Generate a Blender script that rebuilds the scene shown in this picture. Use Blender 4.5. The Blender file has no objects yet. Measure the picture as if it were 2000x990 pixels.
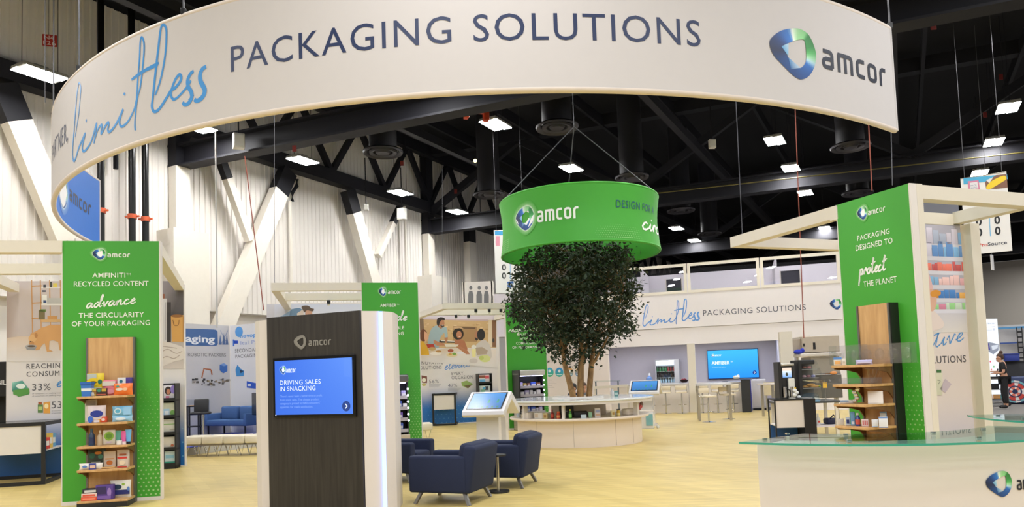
import bpy, bmesh, math, random
from mathutils import Vector, Matrix
rnd = random.Random(7)
PI = math.pi
SC = bpy.context.scene
COL = SC.collection
# ------------------------------------------------------------------ camera, world, exposure
EYE, FPX, CY0 = 1.55, 1400.0, 650.6
PIT, ROL = math.radians(3.381), math.radians(2.055)
_F = Vector((0, math.cos(PIT), math.sin(PIT)))
_U0 = Vector((0, -math.sin(PIT), math.cos(PIT)))
_R0 = Vector((1, 0, 0))
_R = _R0*math.cos(ROL) - _U0*math.sin(ROL)
_U = _R0*math.sin(ROL) + _U0*math.cos(ROL)
cam = bpy.data.cameras.new('camera'); camo = bpy.data.objects.new('camera', cam); COL.objects.link(camo)
mw = Matrix.Identity(4)
for i in range(3):
    mw[i][0] = _R[i]; mw[i][1] = _U[i]; mw[i][2] = -_F[i]
mw[2][3] = EYE
camo.matrix_world = mw
cam.sensor_fit = 'HORIZONTAL'; cam.sensor_width = 36.0; cam.lens = 36.0*FPX/2000.0
cam.shift_y = (CY0-495.0)/2000.0
cam.clip_end = 300
SC.camera = camo
w = bpy.data.worlds.new('world'); SC.world = w; w.use_nodes = True
w.node_tree.nodes['Background'].inputs[0].default_value = (1.0, 0.99, 0.985, 1)
w.node_tree.nodes['Background'].inputs[1].default_value = 0.2
SC.view_settings.view_transform = 'Standard'; SC.view_settings.look = 'None'
SC.view_settings.gamma = 1.0; SC.view_settings.use_curve_mapping = False
SC.view_settings.exposure = 0.2
SC.cycles.transparent_max_bounces = 32
LAMP_RAD, LAMP_W = 108.0, 150.0      # radiance of a lamp lens; watts of the lamps outside the view
# ------------------------------------------------------------------ survey: from the photograph to the place
def ray(px, py): return _F + _R*((px-1000)/FPX) - _U*((py-CY0)/FPX)
def Z(px, py, z):
    r = ray(px, py); t = (z-EYE)/r.z; return Vector((r.x*t, r.y*t, z))
def G(px, py): return Z(px, py, 0.0)
def Dp(px, py, d):
    r = ray(px, py); t = d/r.y; return Vector((r.x*t, d, EYE+r.z*t))
class Plane:                      # vertical plane through two ground points; s runs A -> B, local -y faces the viewer
    def __init__(s, A, B):
        s.A = Vector((A[0], A[1])); d = Vector((B[0], B[1]))-s.A
        s.len = d.length; s.d = d/s.len; s.n = Vector((-s.d.y, s.d.x)); s.rot = math.atan2(s.d.y, s.d.x)
    def uv(s, px, py):
        r = ray(px, py); t = s.A.dot(s.n)/(r.x*s.n.x+r.y*s.n.y)
        X = Vector((r.x*t, r.y*t)); return ((X-s.A).dot(s.d), EYE+r.z*t)
    def pt(s, a, z=0.0, off=0.0):  # off > 0 goes away from the viewer
        q = s.A+s.d*a+s.n*off; return Vector((q.x, q.y, z))
    def shifted(s, off): return Plane(s.A+s.n*off, s.A+s.n*off+s.d*s.len)
# ------------------------------------------------------------------ materials
def lin(c): 
    c = c/255.0; return c/12.92 if c <= 0.04045 else ((c+0.055)/1.055)**2.4
def rgb(r, g, b): return (lin(r), lin(g), lin(b), 1.0)
MATS = {}
def mat(name, col, rough=0.5, metal=0.0, var=0.06, vscale=8.0, bump=0.0, bscale=200.0, **kw):
    if name in MATS: return MATS[name]
    m = bpy.data.materials.new(name); m.use_nodes = True; nt = m.node_tree; b = nt.nodes['Principled BSDF']
    b.inputs['Roughness'].default_value = rough; b.inputs['Metallic'].default_value = metal
    for k, v in kw.items(): b.inputs[k.replace('_', ' ')].default_value = v
    c = rgb(*col)
    if var > 0:
        tc = nt.nodes.new('ShaderNodeTexCoord'); nz = nt.nodes.new('ShaderNodeTexNoise')
        nz.inputs['Scale'].default_value = vscale; nt.links.new(tc.outputs['Object'], nz.inputs['Vector'])
        mx = nt.nodes.new('ShaderNodeMix'); mx.data_type = 'RGBA'
        mx.inputs['A'].default_value = tuple(max(0, x*(1-var)) for x in c[:3])+(1,)
        mx.inputs['B'].default_value = tuple(min(1, x*(1+var)) for x in c[:3])+(1,)
        nt.links.new(nz.outputs['Fac'], mx.inputs['Factor']); nt.links.new(mx.outputs['Result'], b.inputs['Base Color'])
    else: b.inputs['Base Color'].default_value = c
    if bump > 0:
        tc = nt.nodes.new('ShaderNodeTexCoord'); nz = nt.nodes.new('ShaderNodeTexNoise'); nz.inputs['Scale'].default_value = bscale
        nt.links.new(tc.outputs['Object'], nz.inputs['Vector'])
        bp = nt.nodes.new('ShaderNodeBump'); bp.inputs['Strength'].default_value = bump; bp.inputs['Distance'].default_value = 0.01
        nt.links.new(nz.outputs['Fac'], bp.inputs['Height']); nt.links.new(bp.outputs['Normal'], b.inputs['Normal'])
    MATS[name] = m; return m
def emat(name, col, strength):
    if name in MATS: return MATS[name]
    m = bpy.data.materials.new(name); m.use_nodes = True; nt = m.node_tree; b = nt.nodes['Principled BSDF']
    b.inputs['Base Color'].default_value = (0.02, 0.02, 0.02, 1); b.inputs['Roughness'].default_value = 0.3
    b.inputs['Emission Color'].default_value = rgb(*col); b.inputs['Emission Strength'].default_value = strength
    MATS[name] = m; return m
def attr_mat(name, rough=0.45, emit=0.0, coat=0.0):       # printed sheets and lit screens: colour comes from the print
    if name in MATS: return MATS[name]
    m = bpy.data.materials.new(name); m.use_nodes = True; nt = m.node_tree; b = nt.nodes['Principled BSDF']
    a = nt.nodes.new('ShaderNodeAttribute'); a.attribute_name = 'Col'
    nz = nt.nodes.new('ShaderNodeTexNoise'); nz.inputs['Scale'].default_value = 30
    b.inputs['Roughness'].default_value = rough; b.inputs['Coat Weight'].default_value = coat; b.inputs['Coat Roughness'].default_value = 0.03
    if emit > 0:
        b.inputs['Base Color'].default_value = (0.02, 0.02, 0.02, 1); b.inputs['Specular IOR Level'].default_value = 0.12
        nt.links.new(a.outputs['Color'], b.inputs['Emission Color']); b.inputs['Emission Strength'].default_value = emit
    else: nt.links.new(a.outputs['Color'], b.inputs['Base Color'])
    MATS[name] = m; return m
def dotted_mat(name, base, dotcol, x0, x1, z0, z1, pitch=0.05, rad=0.22, top=None):
    """flat print with rows of small dots that thin out towards the upper left; optional second colour above"""
    if name in MATS: return MATS[name]
    m = bpy.data.materials.new(name); m.use_nodes = True; nt = m.node_tree; b = nt.nodes['Principled BSDF']; b.inputs['Roughness'].default_value = 0.42
    N = nt.nodes.new; L = nt.links.new
    tc = N('ShaderNodeTexCoord'); sp = N('ShaderNodeSeparateXYZ'); L(tc.outputs['Object'], sp.inputs[0])
    def math_(op, a, b_=None):
        n = N('ShaderNodeMath'); n.operation = op
        for i, v in enumerate((a, b_)):
            if v is None: continue
            if isinstance(v, (int, float)): n.inputs[i].default_value = v
            else: L(v, n.inputs[i])
        return n.outputs[0]
    X, Zz = sp.outputs[0], sp.outputs[2]
    # staggered grid
    row = math_('FLOOR', math_('DIVIDE', Zz, pitch*0.9))
    sh = math_('MULTIPLY', math_('MODULO', row, 2.0), 0.5)
    fx = math_('SUBTRACT', math_('FRACT', math_('ADD', math_('DIVIDE', X, pitch), sh)), 0.5)
    fz = math_('MULTIPLY', math_('SUBTRACT', math_('FRACT', math_('DIVIDE', Zz, pitch*0.9)), 0.5), 0.9)
    dd = math_('SQRT', math_('ADD', math_('MULTIPLY', fx, fx), math_('MULTIPLY', fz, fz)))
    gx = N('ShaderNodeMapRange'); L(X, gx.inputs[0]); gx.inputs[1].default_value = x0; gx.inputs[2].default_value = x1
    gz = N('ShaderNodeMapRange'); L(Zz, gz.inputs[0]); gz.inputs[1].default_value = z1; gz.inputs[2].default_value = z0
    k = math_('MULTIPLY', math_('POWER', gx.outputs[0], 0.6), math_('POWER', gz.outputs[0], 0.5))
    on = math_('LESS_THAN', dd, math_('MULTIPLY', k, rad))
    mx = N('ShaderNodeMix'); mx.data_type = 'RGBA'; L(math_('MULTIPLY', on, math_('MULTIPLY', k, 0.85)), mx.inputs['Factor'])
    mx.inputs['A'].default_value = rgb(*base); mx.inputs['B'].default_value = rgb(*dotcol)
    out = mx.outputs['Result']
    if top is not None:
        tcol, za, zb = top; g = N('ShaderNodeMapRange'); g.interpolation_type = 'SMOOTHSTEP'; L(Zz, g.inputs[0]); g.inputs[1].default_value = za; g.inputs[2].default_value = zb
        m2 = N('ShaderNodeMix'); m2.data_type = 'RGBA'; L(g.outputs[0], m2.inputs['Factor']); L(out, m2.inputs['A']); m2.inputs['B'].default_value = rgb(*tcol); out = m2.outputs['Result']
    L(out, b.inputs['Base Color']); MATS[name] = m; return m
def wood_mat(name, c1, c2, scale=(1, 1, 14), rough=0.45, axis='X'):
    if name in MATS: return MATS[name]
    m = bpy.data.materials.new(name); m.use_nodes = True; nt = m.node_tree; b = nt.nodes['Principled BSDF']; b.inputs['Roughness'].default_value = rough
    tc = nt.nodes.new('ShaderNodeTexCoord'); mp = nt.nodes.new('ShaderNodeMapping'); mp.inputs['Scale'].default_value = scale
    nz = nt.nodes.new('ShaderNodeTexNoise'); nz.inputs['Scale'].default_value = 1.0; nz.inputs['Detail'].default_value = 5; nz.inputs['Distortion'].default_value = 0.6
    nt.links.new(tc.outputs['Object'], mp.inputs['Vector']); nt.links.new(mp.outputs[0], nz.inputs['Vector'])
    cr = nt.nodes.new('ShaderNodeValToRGB'); cr.color_ramp.elements[0].position = 0.3; cr.color_ramp.elements[1].position = 0.7
    cr.color_ramp.elements[0].color = rgb(*c1); cr.color_ramp.elements[1].color = rgb(*c2)
    nt.links.new(nz.outputs['Fac'], cr.inputs[0]); nt.links.new(cr.outputs[0], b.inputs['Base Color'])
    MATS[name] = m; return m
def glass_mat(name, tint=(235, 245, 242), rough=0.0, alpha_mix=0.0):
    """thin sheet: mostly see-through with a mirror reflection that grows at grazing angles"""
    if name in MATS: return MATS[name]
    m = bpy.data.materials.new(name); m.use_nodes = True; nt = m.node_tree; nt.nodes.remove(nt.nodes['Principled BSDF'])
    out = nt.nodes['Material Output']; tr = nt.nodes.new('ShaderNodeBsdfTransparent'); tr.inputs[0].default_value = rgb(*tint)
    gl = nt.nodes.new('ShaderNodeBsdfGlossy'); gl.inputs['Roughness'].default_value = rough
    lw = nt.nodes.new('ShaderNodeLayerWeight'); lw.inputs[0].default_value = 0.5
    pw = nt.nodes.new('ShaderNodeMath'); pw.operation = 'POWER'; pw.inputs[1].default_value = 5.0; nt.links.new(lw.outputs['Facing'], pw.inputs[0])
    ad = nt.nodes.new('ShaderNodeMath'); ad.operation = 'MULTIPLY_ADD'; ad.inputs[1].default_value = 0.6; ad.inputs[2].default_value = 0.035+alpha_mix; ad.use_clamp = True
    nt.links.new(pw.outputs[0], ad.inputs[0]); mx = nt.nodes.new('ShaderNodeMixShader')
    nt.links.new(ad.outputs[0], mx.inputs[0]); nt.links.new(tr.outputs[0], mx.inputs[1]); nt.links.new(gl.outputs[0], mx.inputs[2])
    nt.links.new(mx.outputs[0], out.inputs[0]); MATS[name] = m; return m
# ------------------------------------------------------------------ objects, tags, mesh building
def tag(o, label=None, cat=None, group=None, kind=None):
    if label: o['label'] = label
    if cat: o['category'] = cat
    if group: o['group'] = group
    if kind: o['kind'] = kind
    return o
def thing(name, label, cat, loc=(0, 0, 0), rot=0.0, group=None):
    o = bpy.data.objects.new(name, None); COL.objects.link(o); o.empty_display_size = 0.1
    o.location = Vector(loc); o.rotation_euler = (0, 0, rot); return tag(o, label, cat, group)
def wallthing(name, label, cat, PL, group=None): return thing(name, label, cat, (PL.A.x, PL.A.y, 0), PL.rot, group)
def link(name, me, mats, parent=None, loc=None, rot=None):
    o = bpy.data.objects.new(name, me); COL.objects.link(o)
    for m in (mats if isinstance(mats, (list, tuple)) else [mats]): me.materials.append(m)
    if parent is not None: o.parent = parent
    if loc is not None: o.location = Vector(loc)
    if rot is not None: o.rotation_euler = rot if hasattr(rot, '__len__') else (0, 0, rot)
    return o
def copy_tree(o, loc=None, rot=None, parent=None):
    c = o.copy(); COL.objects.link(c)
    if parent is not None: c.parent = parent
    if loc is not None: c.location = Vector(loc)
    if rot is not None: c.rotation_euler = (0, 0, rot)
    for ch in list(o.children): copy_tree(ch, parent=c)
    return c
class MB:
    def __init__(s): s.bm = bmesh.new()
    def _merge(s, b, mi=0, M=None):
        if M is not None: bmesh.ops.transform(b, matrix=M, verts=b.verts)
        me = bpy.data.meshes.new('tmp'); 
        for f in b.faces: f.material_index = mi
        b.to_mesh(me); b.free(); s.bm.from_mesh(me); bpy.data.meshes.remove(me)
    def box(s, x0, x1, y0, y1, z0, z1, mi=0, bev=0.0, seg=2, M=None, taper=None):
        b = bmesh.new(); bmesh.ops.create_cube(b, size=1.0)
        for v in b.verts:
            v.co = Vector((x0+(x1-x0)*(v.co.x+.5), y0+(y1-y0)*(v.co.y+.5), z0+(z1-z0)*(v.co.z+.5)))
            if taper and v.co.z > (z0+z1)/2:
                cx, cy = (x0+x1)/2, (y0+y1)/2
                v.co.x = cx+(v.co.x-cx)*taper; v.co.y = cy+(v.co.y-cy)*taper
        if bev > 0: bmesh.ops.bevel(b, geom=list(b.edges), offset=bev, segments=seg, affect='EDGES', profile=0.5)
        s._merge(b, mi, M); return s
    def cyl(s, p0, p1, r0, r1=None, n=16, mi=0, cap=True):
        p0, p1 = Vector(p0), Vector(p1); r1 = r0 if r1 is None else r1; d = p1-p0
        b = bmesh.new(); bmesh.ops.create_cone(b, cap_ends=cap, segments=n, radius1=r0, radius2=max(r1, 1e-5), depth=d.length)
        M = Matrix.Translation((p0+p1)/2) @ d.to_track_quat('Z', 'Y').to_matrix().to_4x4()
        s._merge(b, mi, M); return s
    def sph(s, c, r, mi=0, sc=(1, 1, 1), n=14):
        b = bmesh.new(); bmesh.ops.create_uvsphere(b, u_segments=n, v_segments=max(6, n*2//3), radius=r)
        s._merge(b, mi, Matrix.Translation(Vector(c)) @ Matrix.Diagonal((sc[0], sc[1], sc[2], 1))); return s
    def tube(s, pts, r, n=8, mi=0, closed=False):
        pts = [Vector(p) for p in pts]; rs = r if hasattr(r, '__len__') else [r]*len(pts)
        rings = []; b = s.bm; up = Vector((0.13, 0.21, 0.97))
        for i, p in enumerate(pts):
            a = pts[i-1] if i > 0 else (pts[-1] if closed else p); c = pts[(i+1) % len(pts)] if (i < len(pts)-1 or closed) else p
            t = (c-a).normalized(); x = t.cross(up)
            if x.length < 1e-3: x = t.cross(Vector((1, 0, 0)))
            x.normalize(); y = t.cross(x)
            rings.append([b.verts.new(p+x*math.cos(2*PI*k/n)*rs[i]+y*math.sin(2*PI*k/n)*rs[i]) for k in range(n)])
        m = len(rings)
        for i in range(m if closed else m-1):
            A, B = rings[i], rings[(i+1) % m]
            for k in range(n):
                f = b.faces.new((A[k], A[(k+1) % n], B[(k+1) % n], B[k])); f.material_index = mi
        if not closed:
            for R in (rings[0], rings[-1]):
                try: b.faces.new(R).material_index = mi
                except ValueError: pass
        return s
    def lathe(s, prof, c=(0, 0, 0), n=32, mi=0, a0=0.0, a1=2*PI):
        b = bmesh.new(); full = abs(a1-a0-2*PI) < 1e-6; cnt = n if full else n+1; cols = []
        for k in range(cnt):
            a = a0+(a1-a0)*k/n
            cols.append([b.verts.new((c[0]+r*math.cos(a), c[1]+r*math.sin(a), c[2]+z)) for r, z in prof])
        for k in range(n):
            A, B = cols[k], cols[(k+1) % cnt]
            for j in range(len(prof)-1):
                b.faces.new((A[j], B[j], B[j+1], A[j+1]))
        bmesh.ops.remove_doubles(b, verts=b.verts, dist=1e-5)
        s._merge(b, mi); return s
    def prism(s, poly, h0, h1, mi=0, M=None, bev=0.0, seg=2):     # polygon in xy, extruded in z
        b = bmesh.new(); lo = [b.verts.new((x, y, h0)) for x, y in poly]; hi = [b.verts.new((x, y, h1)) for x, y in poly]; n = len(poly)
        b.faces.new(lo[::-1]); b.faces.new(hi)
        for i in range(n): b.faces.new((lo[i], lo[(i+1) % n], hi[(i+1) % n], hi[i]))
        if bev > 0: bmesh.ops.bevel(b, geom=list(b.edges), offset=bev, segments=seg, affect='EDGES', profile=0.5)
        bmesh.ops.recalc_face_normals(b, faces=b.faces); s._merge(b, mi, M); return s
    def beam(s, p0, p1, w, h, mi=0, up=(0, 0, 1)):                 # rectangular bar, w across, h along up
        p0, p1 = Vector(p0), Vector(p1); t = (p1-p0).normalized(); x = t.cross(Vector(up)).normalized(); y = x.cross(t)
        M = Matrix(((t.x, x.x, y.x, 0), (t.y, x.y, y.y, 0), (t.z, x.z, y.z, 0), (0, 0, 0, 1))); M.translation = p0
        s.box(0, (p1-p0).length, -w/2, w/2, -h/2, h/2, mi, M=M); return s
    def quad(s, pts, mi=0):
        f = s.bm.faces.new([s.bm.verts.new(Vector(p)) for p in pts]); f.material_index = mi; return s
    def build(s, name, mats, parent=None, loc=None, rot=None, smooth=None):
        me = bpy.data.meshes.new(name); bmesh.ops.recalc_face_normals(s.bm, faces=s.bm.faces); s.bm.to_mesh(me); s.bm.free()
        if smooth is not None:
            for p in me.polygons: p.use_smooth = True
            me.set_sharp_from_angle(angle=math.radians(smooth))
        return link(name, me, mats, parent, loc, rot)
XZ = Matrix(((1, 0, 0, 0), (0, 0, -1, 0), (0, 1, 0, 0), (0, 0, 0, 1)))      # prism polygon (x, z), extrusion along -y
# ------------------------------------------------------------------ print: flat coloured artwork laid on a surface
def catmull(pts, n=8, closed=False):
    P = [Vector(p) for p in pts]; out = []; m = len(P)
    for i in range(m if closed else m-1):
        if closed: a, b, c, d = P[i-1], P[i], P[(i+1) % m], P[(i+2) % m]
        else: a, b, c, d = P[max(i-1, 0)], P[i], P[i+1], P[min(i+2, m-1)]
        for k in range(n):
            t = k/n; out.append(0.5*((2*b)+(c-a)*t+(2*a-5*b+4*c-d)*t*t+(3*b-a-3*c+d)*t**3))
    if not closed: out.append(P[-1])
    return out
_font_cache = {}
def text2d(s, spacing=1.0, bold=0.0):
    key = (s, spacing, bold)
    if key not in _font_cache:
        cu = bpy.data.curves.new('t', 'FONT'); cu.body = s; cu.size = 1.0; cu.space_character = spacing; cu.resolution_u = 3; cu.offset = bold
        o = bpy.data.objects.new('t', cu); COL.objects.link(o); bpy.context.view_layer.update()
        me = o.to_mesh(); V = [(v.co.x, v.co.y) for v in me.vertices]; Fc = [tuple(p.vertices) for p in me.polygons]
        o.to_mesh_clear(); COL.objects.unlink(o); bpy.data.objects.remove(o); bpy.data.curves.remove(cu)
        _font_cache[key] = (V, Fc)
    return _font_cache[key]
CAPH = None
def caph():
    global CAPH
    if CAPH is None:
        V, _ = text2d('H'); CAPH = max(v[1] for v in V)
    return CAPH
class Print:
    def __init__(s): s.V = []; s.F = []; s.C = []
    def poly(s, pts, col, lay=0):
        n = len(s.V); cols = col if isinstance(col[0], (tuple, list)) else [col]*len(pts)
        s.V += [(p[0], p[1], lay) for p in pts]; s.C += [rgb(*c) for c in cols]; s.F.append(tuple(range(n, n+len(pts)))); return s
    def mesh(s, V, F, col, lay=0):
        n = len(s.V); s.V += [(x, y, lay) for x, y in V]; s.C += [rgb(*col)]*len(V); s.F += [tuple(i+n for i in f) for f in F]; return s
    def rect(s, x0, y0, x1, y1, col, lay=0, col2=None):            # col at y0, col2 at y1
        c2 = col2 or col; return s.poly([(x0, y0), (x1, y0), (x1, y1), (x0, y1)], [col, col, c2, c2], lay)
    def ell(s, cx, cy, rx, ry, col, lay=0, n=20, a=0.0):
        ca, sa = math.cos(a), math.sin(a)
        return s.poly([(cx+rx*math.cos(2*PI*k/n)*ca-ry*math.sin(2*PI*k/n)*sa, cy+rx*math.cos(2*PI*k/n)*sa+ry*math.sin(2*PI*k/n)*ca) for k in range(n)], col, lay)
    def ribbon(s, pts, w, col, lay=0):
        P = [Vector((p[0], p[1])) for p in pts]; ws = w if hasattr(w, '__len__') else [w]*len(P); m = len(P); n = len(s.V)
        for i in range(m):
            t = (P[min(i+1, m-1)]-P[max(i-1, 0)])
            t = t.normalized() if t.length > 1e-9 else Vector((1, 0)); q = Vector((-t.y, t.x))*ws[i]/2
            for k in (P[i]+q, P[i]-q): s.V.append((k.x, k.y, lay)); s.C.append(rgb(*col))
        for i in range(m-1): s.F.append((n+2*i, n+2*i+1, n+2*i+3, n+2*i+2))
        return s
    def text(s, body, x0, x1, y0, h, col, lay=0, spacing=1.0, bold=0.0, y1=None, just=None):
        """baseline from (x0, y0) to (x1, y1), cap height h; the line is fitted between x0 and x1"""
        V, Fc = text2d(body, spacing, bold); a = min(v[0] for v in V); b = max(v[0] for v in V)
        k = (x1-x0)/(b-a) if just is None else h/caph(); sl = 0.0 if y1 is None else (y1-y0)/(x1-x0)
        ox = x0 if just in (None, 'l') else ((x0+x1)/2-(b-a)*k/2 if just == 'c' else x1-(b-a)*k)
        return s.mesh([(ox+(x-a)*k, y0+y*h/caph()+sl*(x-a)*k) for x, y in V], Fc, col, lay)
    def script(s, word, x0, x1, y0, xh, col, lay=0, wt=0.14, y1=None, var=0.35):
        """hand-lettered word; xh is the height of a small letter"""
        strokes, adv = script_word(word); k = (x1-x0)/adv; sl = 0.0 if y1 is None else (y1-y0)/(x1-x0)
        for st in strokes:
            P = catmull([(x0+x*k, y0+y*xh+sl*x*k) for x, y in st], 7); m = len(P)
            ws = [xh*wt*(0.65+var*math.sin(PI*min(1, i/(m-1)*1.0))+0.18*math.sin(i*0.9)) for i in range(m)]
            s.ribbon(P, ws, col, lay)
        return s
    def build(s, name, parent, fn, material, step=0.0009):
        me = bpy.data.meshes.new(name)
        me.from_pydata([tuple(fn(x, y, 0.003+l*step)) for x, y, l in s.V], [], s.F)
        ca = me.color_attributes.new('Col', 'FLOAT_COLOR', 'POINT')
        for i, c in enumerate(s.C): ca.data[i].color = c
        return link(name, me, material, parent)
def flat(x, y, o): return (x, -o, y)                # wall-like things: local x, z, facing -y
# hand-lettering: single strokes, small-letter height 1, slanted
SCR = {
 'a': (1.15, [[(.85,.85),(.6,1.0),(.3,.85),(.1,.45),(.15,.1),(.35,.02),(.6,.25),(.85,.8),(.8,.3),(.9,.03),(1.15,.25)]]),
 'c': (0.95, [[(.75,.85),(.6,1.0),(.35,.9),(.12,.5),(.15,.12),(.4,.0),(.7,.12),(.95,.3)]]),
 'd': (1.25, [[(.85,.85),(.6,1.0),(.3,.85),(.1,.45),(.15,.1),(.35,.02),(.6,.3),(1.0,1.2),(1.2,2.1),(1.15,2.45),(1.02,2.1),(.9,1.0),(.85,.3),(.95,.03),(1.25,.25)]]),
 'e': (0.9, [[(0,.25),(.4,.45),(.7,.75),(.65,1.0),(.42,.9),(.2,.5),(.22,.12),(.45,.0),(.75,.15),(.9,.3)]]),
 'i': (0.6, [[(0,.25),(.3,.95),(.22,.4),(.25,.05),(.4,.05),(.6,.3)], [(.4,1.45),(.46,1.6)]]),
 'l': (0.75, [[(0,.25),(.4,1.0),(.72,2.2),(.66,2.7),(.5,2.4),(.32,1.2),(.25,.3),(.35,.0),(.55,.08),(.75,.3)]]),
 'n': (1.2, [[(0,.25),(.2,.95),(.12,.0),(.35,.7),(.65,1.0),(.75,.8),(.72,.2),(.88,.02),(1.2,.3)]]),
 'o': (1.0, [[(.6,1.0),(.3,.85),(.12,.4),(.25,.05),(.5,.03),(.78,.4),(.75,.85),(.55,1.0),(.7,.8),(1.0,.85)]]),
 'p': (1.15, [[(.3,1.0),(.22,.2),(.1,-1.0),(.02,-1.7),(.12,-1.2),(.25,.2),(.45,.85),(.75,1.0),(.9,.7),(.75,.25),(.45,.05),(.3,.2)], [(.6,.06),(.9,.1),(1.15,.3)]]),
 'r': (0.85, [[(0,.25),(.25,.95),(.15,.0),(.3,.6),(.55,.98),(.75,.9),(.7,.6),(.85,.5)]]),
 't': (0.85, [[(0,.25),(.4,1.2),(.65,2.1),(.6,2.4),(.5,2.0),(.36,.9),(.3,.2),(.42,.0),(.6,.08),(.85,.3)], [(.0,1.45),(.5,1.6),(1.15,1.8)]]),
 'u': (1.1, [[(0,.25),(.2,.95),(.12,.3),(.25,.02),(.5,.2),(.78,.95),(.72,.3),(.85,.02),(1.1,.28)]]),
 'v': (0.95, [[(0,.5),(.2,.95),(.3,.5),(.35,.02),(.6,.5),(.8,1.0),(.95,.85)]]),
 'y': (1.05, [[(0,.3),(.2,.95),(.15,.4),(.3,.1),(.55,.3),(.85,.98),(.75,.0),(.55,-.9),(.3,-1.25),(.2,-.95),(.5,-.4),(1.05,.3)]]),
 'm': (1.6, [[(0,.25),(.2,.95),(.12,.0),(.3,.65),(.55,.95),(.6,.7),(.55,.0),(.75,.65),(1.0,.95),(1.08,.7),(1.02,.15),(1.2,.02),(1.6,.3)]]),
 's': (0.85, [[(0,.3),(.5,1.0),(.45,.7),(.65,.3),(.5,.0),(.2,.08)], [(.5,.02),(.85,.3)]]),
 ' ': (0.7, []),
}
def script_word(wd):
    x = 0.0; out = []
    for ch in wd:
        adv, st = SCR[ch]
        for q in st: out.append([(x+a+0.12*b, b) for a, b in q])
        x += adv
    return out, x
# word mark of the company: rounded bar letters, height 1
WM = []
def _wm():
    x = 0.0
    for ch in 'amcor':
        if ch == 'a': st = [[(.1,.9),(.42,.9),(.56,.86),(.62,.74),(.62,.1)], [(.62,.52),(.26,.52),(.13,.46),(.1,.34),(.1,.26),(.14,.14),(.27,.1),(.62,.1)]]; adv = .93
        elif ch == 'm': st = [[(.1,0),(.1,.9)], [(.05,.9),(.76,.9),(.88,.86),(.92,.74),(.92,0)], [(.51,.9),(.51,0)]]; adv = 1.22
        elif ch == 'c': st = [[(.6,.9),(.28,.9),(.15,.85),(.1,.72),(.1,.28),(.15,.15),(.28,.1),(.6,.1)]]; adv = .82
        elif ch == 'o': st = [[(.36,.9),(.24,.89),(.14,.84),(.1,.72),(.1,.28),(.14,.16),(.24,.11),(.36,.1),(.48,.11),(.58,.16),(.62,.28),(.62,.72),(.58,.84),(.48,.89),(.36,.9),(.3,.9)]]; adv = .92
        else: st = [[(.1,0),(.1,.66),(.14,.82),(.27,.9),(.52,.9)]]; adv = .56
        for q in st: WM.append([(x+a, b) for a, b in q])
        x += adv
    return x
WMW = _wm()
LOGO_O = [(-1.08,.2),(-.95,.5),(-.55,.85),(0,1.06),(.35,1.07),(.65,.9),(.85,.5),(.92,.1),(.82,-.4),(.55,-.85),(.2,-1.08),(-.1,-1.02),(-.5,-.7),(-.95,-.25)]
LOGO_I = [(-.5,.22),(-.29,.37),(.05,.56),(.4,.66),(.46,.42),(.47,.17),(.46,-.1),(.4,-.35),(.17,-.6),(-.05,-.5),(-.31,-.28),(-.45,-.02)]
LOGO_C = [(-180,(18,33,70)),(-150,(12,58,115)),(-125,(16,66,130)),(-95,(20,62,122)),(-60,(22,78,150)),(-38,(28,95,178)),(-22,(170,205,225)),(-8,(150,205,165)),(10,(80,170,95)),(30,(45,130,65)),(55,(40,120,60)),(62,(120,190,125)),(80,(140,195,140)),(97,(225,235,225)),(104,(40,110,190)),(125,(28,90,170)),(150,(20,50,105)),(180,(18,33,70))]
def _lc(a):
    for (a0, c0), (a1, c1) in zip(LOGO_C, LOGO_C[1:]):
        if a0 <= a <= a1:
            t = (a-a0)/max(1e-6, a1-a0); return tuple(c0[i]+(c1[i]-c0[i])*t for i in range(3))
    return LOGO_C[0][1]
def _inner(a):                     # inner contour radius along angle a
    best = None; d = Vector((math.cos(a), math.sin(a))); P = catmull(LOGO_I, 4, True)
    for i in range(len(P)):
        p, q = P[i-1], P[i]; e = q-p; den = d.x*e.y-d.y*e.x
        if abs(den) < 1e-9: continue
        t = (p.x*e.y-p.y*e.x)/den; s_ = (p.x*d.y-p.y*d.x)/den
        if t > 0 and 0 <= s_ <= 1: best = t if best is None else max(best, t)
    return d*(best or 0.4)
_logo_ring = None
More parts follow.
